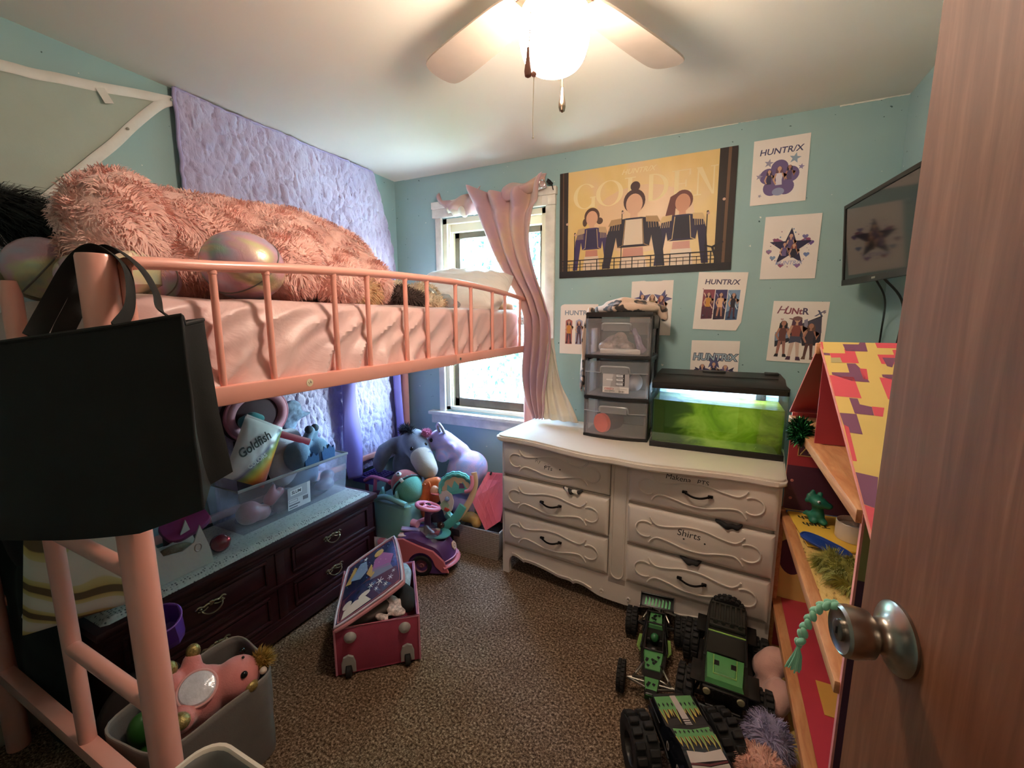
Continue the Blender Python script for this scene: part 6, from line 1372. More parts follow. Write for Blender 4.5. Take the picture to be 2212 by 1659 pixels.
b = MB(); Mt_ = Mc @ T((0, 0, .034), (0, 0, .95)); b.text('Goldfish', .052, 0, 0, Mt_, at=(.0, .030), shear=.2, bold=.0012, sx=.9).text('COLORS', .024, 0, 1, Mt_, at=(-.03, -.032), bold=.0006); b.build('printed_name', [MINK, mat('white print', '#d8d5d0', .5)], cb)
b = MB(); b.box((0, .133, 0), (.165, .022, .004), bev=.001, M=Mc); b.build('top_seal', mat('white film', '#d9d7d8', .3, bump=.4, bscale=60), cb)
# blue plush resting in the bin
MBL = furmat('blue grey plush', '#6c87a4', '#7d98b2'); MBD = furmat('deep blue plush', '#2f5480', '#3a6090')
bp2 = plush('blue_plush', 'blue grey stuffed toy on its back showing two big feet in the bin', 'stuffed animal', [('e', (-1.78, 1.345, .695), (.066, .058, .075)), ('e', (-1.80, 1.475, .685), (.062, .060, .068)), ('e', (-1.86, 1.42, .66), (.06, .09, .06)), ('l', [(-1.80, 1.40, .73), (-1.79, 1.425, .79), (-1.785, 1.43, .805)], [.028, .020, .022]), ('l', [(-1.82, 1.45, .74), (-1.80, 1.465, .79)], [.026, .024]), ('e', (-1.86, 1.42, .56), (.05, .1, .09))], MBL, .010, 4)
for (y, z) in ((1.372, .675), (1.49, .680)):
    b = MB(); Mf = plane_m((-1.716 if y < 1.4 else -1.740, y, z), (.1, 1, 0), (-.1, 0, 1))
    pts = [(-.036, -.035), (.034, -.035), (.040, .0), (.036, .030), (.024, .012), (.012, .040), (-.002, .014), (-.020, .036), (-.026, .008), (-.038, .014)]
    b.prism(pts, -.01, .003, M=Mf, bev=.003); b.build('foot_pad', MBD, bp2)
for p_ in ((-1.775, 1.415, .812), (-1.79, 1.462, .808)): MB().ball(p_, (.018, .020, .020), 14).build('paw_tip', mat('dark slate plush', '#3d4654', .8), bp2)
wp = plush('white_plush', 'white stuffed toy half hidden between cracker bag and blue plush', 'stuffed animal', [('e', (-1.85, 1.30, .775), (.05, .09, .055)), ('e', (-1.86, 1.37, .76), (.05, .06, .06)), ('e', (-1.86, 1.33, .64), (.05, .08, .1))], furmat('white plush', '#cdcad2', '#dcdae0'), .011, 4)
o = MB().tube([(-1.78, 1.205, .858), (-1.755, 1.40, .755)], .0155, 8, flat=.15, up=(1, 0, 0)).build('red_ribbon', mat('dark red ribbon', '#8f1c34', .5)); tag(o, 'straight dark red ribbon lying across the white stuffed toy', 'ribbon')
# pink carrier with dark opening behind
pc = thing('pink_carrier', 'pink padded pet carrier with oval opening behind the cracker bag', 'carrier', (-1.89, 1.23, .66))
ov = [(-1.875, 1.23+.125*math.cos(a), .915+.10*math.sin(a)) for a in [2*PI*i/40 for i in range(40)]]
MPK = mat('pink padded fabric', '#c98a9c', .7, vary=.06, vscale=20); b = MB(); b.tube(ov, .022, 10, closed=True); b.build('padded_rim', MPK, pc)
b = MB(); b.tube([(p[0]+.004, 1.23+(p[1]-1.23)*1.17, .915+(p[2]-.915)*1.2) for p in ov], .008, 8, closed=True); b.build('piping', mat('rose piping', '#b5687c', .6), pc)
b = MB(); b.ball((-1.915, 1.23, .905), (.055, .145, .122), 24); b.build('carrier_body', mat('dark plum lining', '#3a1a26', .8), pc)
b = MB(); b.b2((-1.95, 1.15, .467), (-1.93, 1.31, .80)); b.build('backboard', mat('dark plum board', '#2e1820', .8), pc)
lump('teal_plush', 'small teal stuffed toy poking out of the pink carrier', 'stuffed animal', [('l', [(-1.845, 1.15, .90), (-1.84, 1.185, .915), (-1.83, 1.215, .905)], [.028, .026, .018])], furmat('teal plush', '#3f7f88', '#4f9098'), .008, 3)
lump('patterned_cloth', 'blue and pink printed cloth hanging beside the pink carrier', 'cloth', [('e', (-1.89, 1.42, .90), (.02, .055, .05)), ('l', [(-1.885, 1.43, .86), (-1.87, 1.50, .87)], [.022, .010]), ('e', (-1.9, 1.40, .84), (.025, .05, .06))], mat('blue pink printed cloth', '#8093b0', .8, vary=.5, vscale=45), .009, 3)
# white gift bag with ring, red ball, pink tray
gb = thing('gift_bag', 'small white vinyl bag with silver eyelet standing on the near chest end', 'bag', (-1.66, .75, CT))
b = MB(); ol = [(.655, CT), (.850, CT), (.842, CT+.06), (.818, CT+.155), (.795, CT+.10), (.755, CT+.085), (.70, CT+.095), (.675, CT+.165), (.66, CT+.12)]
b.prism([(y, z) for y, z in ol], 0, .004, M=plane_m((-1.627, 0, 0), (0, 1, 0), (0, 0, 1))); b.prism([(y, z) for y, z in ol], 0, .004, M=plane_m((-1.715, 0, 0), (0, 1, 0), (0, 0, 1)))
b.add([(-1.625, .850, CT), (-1.712, .850, CT), (-1.712, .842, CT+.06), (-1.625, .842, CT+.06)], [[0, 1, 2, 3]]).add([(-1.625, .655, CT), (-1.712, .655, CT), (-1.712, .66, CT+.12), (-1.625, .66, CT+.12)], [[3, 2, 1, 0]])
b.build('vinyl_body', mat('white vinyl', '#c3beb8', .4, bump=.2, bscale=12, bdist=.02), gb, solid=.002)
MB().tube([(-1.6235, .805+.011*math.cos(a), CT+.077+.014*math.sin(a)) for a in [2*PI*i/24 for i in range(24)]], .003, 8, closed=True).build('eyelet', MNI, gb)
lump('tan_fleece', 'tan fleece stuffed inside the small white vinyl bag', 'cloth', [('e', (-1.67, .75, CT+.055), (.035, .075, .045))], mat('tan fleece', '#7a6a55', .95, bump=.6, bscale=120), .01, 3)
rb = thing('red_ball', 'clear red glitter ball beside the white vinyl bag', 'ball', (-1.67, .90, CT)); MB().ball((-1.668, .903, CT+.033), .034, 24).build('ball_shell', mat('clear red plastic', '#6e1f28', .12, coat=.8), rb); MB().ball((-1.655, .913, CT+.042), (.018, .022, .016), 14).build('foil_insert', mat('red foil', '#b83a40', .2, .7), rb)
pt_ = thing('pink_tray', 'magenta plastic tray tilted behind the white vinyl bag', 'tray', (-1.74, .83, .47)); Mt2 = plane_m((-1.745, .832, .592), (0, .97, .24), (-.8, -.1, .6))
b = MB(); b.prism([(.075*math.copysign(abs(math.cos(a))**.5, math.cos(a)), .05*math.copysign(abs(math.sin(a))**.5, math.sin(a))) for a in [2*PI*i/32 for i in range(32)]], -.012, .012, M=Mt2, bev=.005); b.build('tray_body', mat('magenta plastic', '#8a3468', .35), pt_)
b = MB(); b.box((-1.79, .83, .515), (.05, .09, .095), bev=.004); b.build('tray_stand', mat('dark maroon plastic', '#3a1622', .5), pt_)
# purple cup hanging off the front, dark bedding, printed pillow at the near end
pc_ = thing('purple_cup', 'purple plastic cup lying tilted in front of the dark chest', 'cup', (-1.50, .645, .30))
Mu = T((-1.505, .640, .345), (.35, .3, .2)); b = MB().lathe([(.0001, 0), (.036, 0), (.043, .03), (.050, .115), (.047, .115), (.040, .03), (.0001, .008)], 8, M=Mu, smooth=False); b.build('cup_body', mat('purple plastic', '#6a3aa0', .3), pc_); MB().tube([Mu @ Vector((.0485*math.cos(a), .0485*math.sin(a), .115)) for a in [2*PI*i/24 for i in range(24)]], .0025, 6, closed=True).build('rim', mat('violet rim', '#8458b8', .3), pc_)
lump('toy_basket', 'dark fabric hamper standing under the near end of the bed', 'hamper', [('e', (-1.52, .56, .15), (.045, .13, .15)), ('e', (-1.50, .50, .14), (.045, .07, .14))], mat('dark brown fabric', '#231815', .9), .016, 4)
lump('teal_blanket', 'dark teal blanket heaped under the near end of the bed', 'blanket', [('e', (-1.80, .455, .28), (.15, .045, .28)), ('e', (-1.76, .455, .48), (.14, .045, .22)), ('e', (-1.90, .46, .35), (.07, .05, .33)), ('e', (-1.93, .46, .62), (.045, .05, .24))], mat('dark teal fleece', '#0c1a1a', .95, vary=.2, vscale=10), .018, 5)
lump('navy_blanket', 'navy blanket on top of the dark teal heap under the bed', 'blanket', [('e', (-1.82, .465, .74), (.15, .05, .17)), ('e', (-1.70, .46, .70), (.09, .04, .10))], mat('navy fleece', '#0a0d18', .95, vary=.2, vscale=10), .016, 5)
lump('white_sheet', 'white folded cloth peeking out below the printed cushion', 'cloth', [('e', (-1.545, .40, .598), (.03, .05, .018)), ('e', (-1.57, .56, .575), (.03, .05, .022))], mat('off white cotton', '#b9b2a8', .9), .009, 3)
pp = thing('printed_cushion', 'cream cushion with yellow and brown swirl print under the near bed end', 'cushion', (-1.53, .47, .55))
Mp2 = plane_m((-1.515, .475, .665), (.10, .92, -.16), (-.25, .12, .95))
b = MB().grid(lambda u, v: (lambda a, c, e: (a*.115, c*.115, .03*e))(*pf(u, v)), 30, 30, M=Mp2).grid(lambda u, v: (lambda a, c, e: (a*.115, c*.115, -.03*e))(*pf(1-u, v)), 14, 14, M=Mp2)
t = NT('swirl cushion print'); wv = t.node('ShaderNodeTexWave', wave_type='RINGS'); wv.inputs['Scale'].default_value = 3.4; wv.inputs['Distortion'].default_value = 9.; wv.inputs['Detail'].default_value = 1.; wv.inputs['Detail Scale'].default_value = 1.2; t.link(t.coord(), wv.inputs['Vector'])
t.base(t.ramp(wv.outputs['Fac'], [(.1, '#5f4c33'), (.16, '#b59a5a'), (.55, '#c4b27c'), (.62, '#cbbfae'), (.95, '#d2c6b8')])); t.b.inputs['Roughness'].default_value = .85; b.build('cushion_cover', t.m, pp)
# grey fabric bin with pink plush
gbx = thing('fabric_bin', 'soft grey fabric bin holding a pink plush beside the bed post', 'storage bin', (-1.285, .60, 0))
rimz = [(-1.395, .435, .285), (-1.29, .425, .278), (-1.19, .462, .272), (-1.176, .60, .276), (-1.178, .735, .280), (-1.28, .762, .300), (-1.385, .755, .305), (-1.40, .60, .30)]
RZ = spline(rimz, 6, True); b = MB()
def gbf(u, v):
    p = RZ[int(u*len(RZ)) % len(RZ)]; z = p.z*(1-v); k = 1-.03*v+.02*math.sin(v*3)*N3(u*5, v*3); return (-1.287+(p.x+1.287)*k, .60+(p.y-.60)*k, z+.001)
b.grid(gbf, len(RZ), 14, cu=True); k0 = len(b.v); b.f.append([i*15+14 for i in range(len(RZ))][::-1]); b.m.append(0); b.sm.append(False)
b.build('bin_wall', mat('grey felt board', '#6f6863', .9, vary=.08, vscale=12, bump=.15, bscale=200), gbx, solid=.006)
MB().tube(RZ, .0035, 6, closed=True).build('rim_edge', mat('frayed grey edge', '#8a827b', .9), gbx)
MPP = furmat('coral pink plush', '#d07a78', '#dc8a86'); MGF = mat('gold glitter fabric', '#a08a52', .3, .6, vary=.4, vscale=160, bump=.6, bscale=200)
pg = plush('pink_plush', 'coral pink stuffed animal with shiny round tummy and gold paws in the grey bin', 'stuffed animal', [('e', (-1.29, .60, .265), (.075, .085, .075)), ('e', (-1.235, .675, .285), (.062, .062, .058)), ('l', [(-1.33, .60, .31), (-1.345, .615, .345)], [.030, .026]), ('l', [(-1.325, .545, .31), (-1.335, .55, .345)], [.030, .027]), ('l', [(-1.245, .535, .275), (-1.225, .522, .285)], [.034, .03]), ('e', (-1.29, .60, .16), (.07, .10, .12))], MPP, .008, 5)
nrm = Vector((.50, -.28, .80)).normalized(); Mt3 = frame(nrm).to_4x4(); Mt3.translation = Vector((-1.29, .60, .265))+Vector((.0365, -.022, .0605))
b = MB().lathe([(.0001, .008), (.022, .007), (.041, .002), (.046, -.008)], 28, M=Mt3); b.build('tummy_patch', mat('pearl foil', '#e2dfe8', .2, .1, vary=.15, vscale=40, bump=.5, bscale=45, bdist=.006), pg)
MB().tube([Mt3 @ Vector((.047*math.cos(a), .047*math.sin(a), -.006)) for a in [2*PI*i/30 for i in range(30)]], .0035, 8, closed=True).build('tummy_trim', mat('pale pink trim', '#e2a6a2', .8), pg)
for p_, r_ in (((-1.350, .624, .368), (.019, .019, .024)), ((-1.338, .556, .368), (.020, .020, .024)), ((-1.212, .512, .300), (.026, .022, .020)), ((-1.178, .68, .275), (.016, .02, .016))): MB().ball(p_, r_, 14).build('gold_paw', MGF, pg)
vs, fs = blob([('e', (-1.205, .735, .31), (.022, .018, .02))], .006, 2); b = MB().add(vs, fs, 0, True); fur(b, vs, fs, 500, .02, .0012, 0, (.3, .5, .3), .6, .8); b.build('hair_tuft', mat('gold hair', '#a8863c', .6), pg)
for p_ in ((-1.262, .712, .334), (-1.185, .667, .320)): MB().ball(p_, (.0085, .010, .0105), 12).build('eye', mat('glossy black eye', '#0c0a0a', .1), pg)
o = MB().ball((-1.222, .690, .345), (.0045, .004, .004), 8).build('nose', MINK, pg)
o = MB().ball((-1.172, .715, .300), .0105, 12).build('pearl_bead', mat('cream bead', '#d8c4b4', .4)); tag(o, 'small cream bead at the rim of the grey fabric bin', 'bead')
lump('green_toy', 'dark green toy at the left inside of the grey fabric bin', 'toy', [('e', (-1.355, .485, .235), (.03, .035, .05)), ('e', (-1.35, .48, .1), (.03, .035, .1))], mat('green plastic', '#2a5a22', .4), .008, 3)
# white bin in the foreground
wb_ = thing('white_bin', 'white plastic bin with rounded rim at the bottom edge', 'bin', (-.79, .30, 0))
def rr(x0, x1, y0, y1, r, n=6): return [(cx+r*math.cos(a), cy+r*math.sin(a)) for (cx, cy, a0) in ((x1-r, y1-r, 0), (x0+r, y1-r, PI/2), (x0+r, y0+r, PI), (x1-r, y0+r, 1.5*PI)) for a in [a0+PI/2*i/n for i in range(n+1)]]
O = rr(-.935, -.67, .16, .455, .055); b = MB(); cx_, cy_ = -.80, .31; sc = lambda p, k: (cx_+(p[0]-cx_)*k, cy_+(p[1]-cy_)*k)
lay = [(1.0, .434), (1.01, .444), (.995, .451), (.95, .451), (.925, .445), (.91, .43), (.84, .02), (.5, .012)]; n = len(O)
for (k, z) in [(.80, 0.), (.86, .10), (.93, .42), (.985, .43)]+lay: b.v += [(*sc(p, k), z) for p in O]
for i in range(len(lay)+3):
    for j in range(n): b.f.append([i*n+j, i*n+(j+1) % n, (i+1)*n+(j+1) % n, (i+1)*n+j]); b.m.append(0 if i < 8 else 1); b.sm.append(True)
b.f.append([(len(lay)+3)*n+j for j in range(n)]); b.m.append(1); b.sm.append(False); b.build('bin_body', [mat('cream white plastic', '#e3d6c6', .4), mat('grey bin inside', '#8f8b88', .6)], wb_)
# ================================================================ toy pile in the far corner
bk = thing('woven_basket', 'grey woven plastic basket of toys in the corner beside the dresser', 'basket', (-1.17, 2.14, 0))
kx0, kx1, ky0, ky1, kh = -1.335, -1.02, 1.972, 2.29, .172
t = NT('grey woven plastic'); br_ = t.node('ShaderNodeTexBrick'); br_.inputs['Scale'].default_value = 1; br_.inputs['Brick Width'].default_value = .045; br_.inputs['Row Height'].default_value = .0125; br_.inputs['Mortar Size'].default_value = .0022; br_.inputs['Mortar Smooth'].default_value = .9
mp_ = t.coord(rot=(PI/2, 0, 0)); t.link(mp_, br_.inputs['Vector']); br_.inputs['Color1'].default_value = lin('#a89a8c'); br_.inputs['Color2'].default_value = lin('#b3a596'); br_.inputs['Mortar'].default_value = lin('#7d7065'); t.base(br_.outputs['Color']); t.bump(br_.outputs['Fac'], -.8, .004); t.b.inputs['Roughness'].default_value = .5
b = shell(kx0, kx1, ky0, ky1, .001, kh, fl=.018); b.build('basket_wall', t.m, bk, solid=.006, auto=False)
MB().tube([(kx0, ky0, kh), (kx1, ky0, kh), (kx1, ky1, kh), (kx0, ky1, kh)], .007, 8, closed=True).build('rim', mat('grey plastic rim', '#b9aea2', .45), bk)
MB().b2((kx0-.002, ky0-.003, .095), (kx0+.055, ky0+.006, .135), bev=.002).build('handle_slot', mat('dark slot opening', '#4a3f38', .8), bk)
lump('toy_heap', 'dark assorted small toys filling the bottom of the woven basket', 'toy pile', [('e', (-1.18, 2.13, .09), (.12, .12, .07)), ('e', (-1.25, 2.08, .11), (.06, .06, .05))], mat('dark mixed toys', '#3a2c28', .6, vary=.6, vscale=40), .014, 3)
gd = lump('tan_dinosaur', 'golden tan rubber animal toy lying in the front of the woven basket', 'toy', [('l', [(-1.275, 2.02, .195), (-1.235, 2.03, .20), (-1.19, 2.03, .19)], [.024, .034, .028]), ('l', [(-1.275, 2.02, .20), (-1.285, 2.03, .235)], [.02, .014]), ('e', (-1.19, 2.02, .175), (.03, .03, .025))], mat('golden tan rubber', '#b0803e', .35, vary=.2, vscale=30), .007, 3)
# red toy roof
rh = thing('toy_house', 'coral red plastic toy house roof sticking out of the woven basket', 'toy house', (-1.13, 2.09, .15))
MRR = mat('coral red plastic', '#d8606a', .4)
A_, B_, C_, D_ = Vector((-1.185, 2.15, .445)), Vector((-1.035, 2.15, .455)), Vector((-1.035, 2.02, .225)), Vector((-1.118, 1.995, .158)); E_ = Vector((-1.235, 2.04, .300))
def roofpanel(pts, tk_):
    b = MB(); n = (pts[1]-pts[0]).cross(pts[-1]-pts[0]).normalized(); b.add(list(pts)+[p-n*tk_ for p in pts], [list(range(len(pts))), list(range(len(pts), 2*len(pts)))[::-1]]+[[i, len(pts)+i, len(pts)+(i+1) % len(pts), (i+1) % len(pts)] for i in range(len(pts))]); return b
b = roofpanel([E_, D_, C_, B_, A_], .008)
for k in range(1, 5):
    p, q = E_.lerp(D_, k/5), A_.lerp(B_, k/5).lerp(C_.lerp(B_, .8), .0); b.tube([p+Vector((0, -.002, .002)), q+Vector((0, -.002, .002))], .0015, 4)
for k in range(1, 4): p, q = E_.lerp(A_, k/4), D_.lerp(C_, k/4); b.tube([p+Vector((0, -.002, .002)), q+Vector((0, -.002, .002))], .0015, 4)
b.build('roof_front', MRR, rh); roofpanel([A_, B_, B_+Vector((.0, .12, -.08)), A_+Vector((-.02, .12, -.08))], .008).build('roof_back', MRR, rh)
MB().b2((-1.17, 2.10, .17), (-1.05, 2.2, .34)).build('house_wall', mat('dark red plastic', '#8a343c', .5), rh)
b = MB(); b.cyl((-1.16, 2.135, .435), (-1.16, 2.15, .447), .006, n=10); b.build('screw', MBRONZE, rh)
# scalloped shell playset standing open
sp_ = thing('shell_playset', 'open teal scalloped shell playset with cream rim in the toy pile', 'playset', (-1.28, 1.96, .16))
def scal(cx, cz, rx, rz, a0, a1, w, n=9):
    P = []; 
    for i in range(n*6+1): a = math.radians(a0+(a1-a0)*i/(n*6)); k = 1+w*abs(math.sin(i*PI/6)); P.append((cx+rx*k*math.cos(a), cz+rz*k*math.sin(a)))
    return P
MTQ = mat('teal plastic', '#5fb8b0', .35, vary=.06, vscale=12); MCRM = mat('cream plastic', '#d8b58e', .45)
Ms2 = plane_m((-1.265, 1.935, .395), (.93, .30, .22), (-.2, -.05, 1))
o_ = scal(0, 0, .105, .105, 0, 180, .06)+[(-.10, -.02), (.10, -.02)]; b = MB(); b.prism(o_, -.012, .002, M=Ms2, bev=.003); i_ = scal(0, 0, .085, .082, 0, 180, .05); b.tube([Ms2 @ Vector((x*1.12, y*1.12, .004)) for x, y in i_], .008, 8); b.build('upper_shell', MTQ, sp_)
b = MB(); b.poly(scal(0, 0, .078, .074, 0, 180, .10, 5), .0028, 0, Ms2); b.poly([(-.06, .0), (-.045, .045), (-.025, .02), (0, .06), (.022, .02), (.045, .045), (.06, .0)], .0034, 1, Ms2); b.poly([(.015, .01), (.05, .005), (.045, .035), (.025, .04)], .004, 2, Ms2); b.build('scene_card', [mat('tan scene print', '#c2ac8a', .5), MTQ, mat('violet scene print', '#6a4a72', .5)], sp_)
b = MB(); b.tube(spline([(-1.165, 1.955, .51), (-1.152, 1.945, .45), (-1.17, 1.93, .37), (-1.215, 1.91, .285), (-1.265, 1.90, .225)], 6), .019, 10, flat=.55, up=(0, 1, 0)); b.build('cream_band', MCRM, sp_)
b = MB(); b.tube(spline([(-1.172, 1.94, .495), (-1.162, 1.93, .455), (-1.172, 1.92, .42), (-1.20, 1.92, .405)], 5), .011, 10); b.build('pink_clasp', mat('bright pink plastic', '#e58a9c', .35), sp_)
b = MB(); b.tube(spline([(-1.205, 1.90, .33), (-1.24, 1.885, .265), (-1.30, 1.88, .205), (-1.345, 1.885, .175)], 6), .024, 10, flat=.4, up=(0, 1, 0)); b.box((-1.275, 1.897, .235), (.10, .03, .05), rot=(.3, .7, 0), bev=.01); b.build('lower_shell', MTQ, sp_)
Mi = plane_m((-1.33, 1.905, .325), (.9, .1, -.3), (.2, .1, 1)); b = MB(); b.prism(scal(0, -.01, .055, .075, -60, 150, .06, 6), -.004, .004, M=Mi, bev=.001); b.build('figure_card', mat('white scalloped card', '#d8ccc4', .5), sp_)
b = MB(); b.poly([(-.03, -.04), (.03, -.05), (.035, .0), (.0, .02)], .0052, 0, Mi); b.ball((.012, .03, .008), .014, 10, 1, M=Mi); b.box((.03, -.03, .010), (.03, .018, .012), 2, bev=.003, M=Mi); b.build('figure_print', [mat('pale green print', '#a9c2a4', .5), mat('pale blue print', '#8fa9cc', .5), mat('red piece', '#c9483e', .4)], sp_)
# orange-haired doll head
od = thing('orange_haired_doll', 'doll head with long braided orange hair beside the shell playset', 'doll', (-1.42, 1.92, .25))
vs, fs = blob([('l', [(-1.40, 1.935, .425), (-1.44, 1.91, .41), (-1.46, 1.885, .36), (-1.455, 1.87, .29), (-1.42, 1.855, .235)], [.028, .034, .030, .028, .02]), ('e', (-1.41, 1.93, .36), (.045, .04, .065))], .008, 3)
b = MB().add(vs, fs, 0, True)
for s in range(5): b.tube(spline([(-1.425-.012*s+.012*math.sin(k*1.1+s), 1.888-.004*s, .435-.022*k-.006*s) for k in range(9)], 3), .0075, 6)
b.build('braided_hair', mat('orange moulded hair', '#c8652f', .45, vary=.2, vscale=30), od)
b = MB(); b.ball((-1.392, 1.898, .385), (.026, .022, .030), 14); b.build('face', mat('doll skin', '#dba583', .45), od); b = MB(); b.tube([(-1.40, 1.880, .375), (-1.355, 1.885, .372)], .009, 8, flat=.5); b.build('collar', mat('pink collar', '#d9848c', .45), od)
# grey donkey plush
MDK = furmat('denim blue grey plush', '#71757c', '#858a92'); MDKM = furmat('cream muzzle plush', '#b5a894', '#c4b8a4')
dn = plush('donkey_plush', 'blue grey stuffed donkey with cream muzzle sitting in the corner', 'stuffed animal', [('e', (-1.78, 2.12, .20), (.15, .13, .20)), ('e', (-1.74, 2.12, .42), (.11, .11, .13)), ('l', [(-1.73, 2.10, .555), (-1.66, 2.07, .59), (-1.60, 2.04, .56)], [.085, .085, .075]), ('l', [(-1.62, 2.05, .56), (-1.54, 2.00, .52)], [.075, .066]),
            ('l', [(-1.775, 2.03, .585), (-1.83, 1.99, .53), (-1.85, 1.965, .46), (-1.84, 1.95, .415)], [.035, .050, .045, .020]), ('l', [(-1.69, 2.14, .62), (-1.70, 2.18, .56)], [.035, .03])], MDK, .012, 6)
MB().add(*blob([('l', [(-1.555, 2.005, .525), (-1.50, 1.975, .485)], [.071, .064]), ('e', (-1.475, 1.965, .475), (.055, .05, .055))], .010, 6), 0, True).build('muzzle', MDKM, dn)
vs, fs = blob([('l', [(-1.755, 2.08, .645), (-1.70, 2.05, .672), (-1.65, 2.03, .665)], [.016, .022, .014])], .007, 2); b = MB().add(vs, fs, 0, True); fur(b, vs, fs, 900, .025, .0011, 0, (0, 0, .4), .4, .8); b.build('mane', mat('black yarn mane', '#17161a', .8), dn)
for (p_, s_) in (((-1.598, 1.965, .585), 1), ((-1.545, 2.03, .60), 1)):
    e = MB(); Me = frame(Vector((.35, -.8, .5))).to_4x4(); Me.translation = Vector(p_); e.ball((0, 0, 0), (.011, .012, .007), 14, 0, M=Me); e.build('eye', mat('glossy black eye', '#0c0a0a', .1), dn)
# lilac plush with horn
t = NT('tie dye lilac plush'); v = t.coord(); t.base(t.ramp(t.noise(v, 9, 3, .5, .6), [(.3, '#9c8ac4'), (.45, '#b39acb'), (.55, '#c3a0c4'), (.68, '#93a0cf')])); t.b.inputs['Roughness'].default_value = .75; t.b.inputs['Sheen Weight'].default_value = .5; t.bump(t.noise(v, 200, 3), .3, .003)
lp = plush('lilac_plush', 'lilac tie-dye stuffed dinosaur with silver horns under the window', 'stuffed animal', [('e', (-1.42, 2.20, .14), (.10, .09, .15)), ('e', (-1.36, 2.19, .40), (.125, .115, .135)), ('e', (-1.32, 2.18, .44), (.105, .11, .105)), ('l', [(-1.40, 2.18, .52), (-1.49, 2.15, .59)], [.07, .070]), ('e', (-1.51, 2.14, .605), (.078, .07, .066)), ('e', (-1.565, 2.11, .575), (.048, .045, .042)), ('e', (-1.415, 2.11, .575), (.028, .022, .032)), ('e', (-1.47, 2.09, .52), (.05, .03, .04))], t.m, .010, 5)
MSV = mat('silver lame', '#c3c2d2', .25, .6)
b = MB(); b.tube([(-1.585, 2.09, .60), (-1.625, 2.07, .612), (-1.665, 2.05, .618)], [.020, .013, .003], 12); b.build('horn', MSV, lp); b = MB(); b.tube(spline([(-1.50, 2.12, .66), (-1.512, 2.115, .70), (-1.50, 2.11, .712), (-1.478, 2.11, .69), (-1.462, 2.115, .655)], 4), [.014]*5+[.011]*5+[.010]*5+[.011, .014], 10); b.build('horn', MSV, lp)
vs, fs = blob([('e', (-1.572, 2.08, .655), (.026, .02, .018))], .007, 2); b = MB().add(vs, fs, 0, True); fur(b, vs, fs, 500, .016, .0012, 0, (0, 0, .3), .3, 1.); b.build('pink_tuft', mat('pink fluff', '#d87f9c', .8), lp)
MB().ball((-1.535, 2.075, .615), (.012, .007, .013), 14).build('eye', mat('glossy dark eye', '#141018', .08), lp)
MB().tube([(-1.235, 2.16, .47), (-1.222, 2.15, .50), (-1.21, 2.15, .485)], .0014, 5).build('swing_tag_string', mat('white plastic tag loop', '#d8d4d0', .4), lp)
o = MB().ball((-1.435, 1.985, .36), (.075, .065, .065), 20).build('purple_ball', mat('dark violet vinyl', '#3c2c62', .45, vary=.2, vscale=12)); tag(o, 'dark violet ball between the donkey muzzle and the orange hair', 'ball')
o = MB().add(*blob([('e', (-1.44, 2.0, .15), (.09, .10, .15)), ('e', (-1.50, 2.03, .2), (.08, .06, .12))], .014, 4), 0, True).build('dark_cushion', mat('dark plum cushion', '#2a1c2c', .9)); tag(o, 'dark plum cushion buried under the violet ball in the pile', 'cushion')
# teal doll sofa tub with round pirate plush
tb = thing('toy_tub', 'pale teal plastic toy tub with pointed corner tabs behind the dark chest', 'toy tub', (-1.60, 1.80, .11))
MTP = mat('pale teal plastic', '#8cc9c2', .35, vary=.03, vscale=8)
b = MB(); b.prism(rr(-1.715, -1.45, 1.74, 1.97, .04), .095, .335, bev=.022, M=Matrix.Identity(4)); b.tube(spline([(-1.70, 1.745, .335), (-1.60, 1.735, .372), (-1.47, 1.745, .345)], 6), .016, 10); b.build('tub_body', MTP, tb)
for p_ in ((-1.645, 1.752, .36), (-1.545, 1.748, .355)): MB().prism([(-.022, 0), (.022, 0), (.008, .058)], -.012, .012, M=plane_m(p_, (1, .2, 0), (0, 0, 1)), bev=.004).build('corner_tab', MTP, tb)
ps_ = thing('round_plush', 'round stuffed toy head with teal cap and black strap lying in the teal tub', 'stuffed animal', (-1.54, 1.87, .31))
Mr = T((-1.545, 1.85, .405), (0, .45, -.35)); R_ = (.108, .085, .078)
b = MB(); b.ball((0, 0, 0), R_, 26, 0, M=Mr); k_ = [i for i, f in enumerate(b.f)]
inv = Mr.inverted()
for i in k_:
    c = sum((Vector(b.v[j]) for j in b.f[i]), Vector())/len(b.f[i]); q = inv @ c
    b.m[i] = 1 if q.x > -.005 else 0
b.build('head', [furmat('brick red plush', '#8f3f38', '#a04a40'), furmat('sea green plush', '#5a9c86', '#6aac94')], ps_)
ringp = lambda x, k=1.015: [Mr @ Vector((x, R_[1]*k*math.sqrt(max(0, 1-(x/R_[0])**2))*math.cos(a), R_[2]*k*math.sqrt(max(0, 1-(x/R_[0])**2))*math.sin(a))) for a in [2*PI*i/30 for i in range(30)]]
MB().tube(ringp(.006), .006, 8, closed=True).build('strap', mat('black strap', '#17161a', .6), ps_)
MB().box(Mr @ Vector((.004, -R_[1]*.62, R_[2]*.80)), (.026, .020, .012), rot=(.6, .4, -.3), bev=.003).build('buckle', mat('cream buckle', '#d8cdb8', .5), ps_)
e = MB(); pe = Mr @ Vector((-.045, -R_[1]*.50, R_[2]*.80)); e.ball(pe, (.017, .015, .008), 12, 0, rot=(.5, .2, 0)).ball(pe+Vector((0, -.004, .008)), (.007, .006, .004), 8, 1); e.build('eye', [mat('white felt', '#ddd8d2', .6), MINK], ps_)
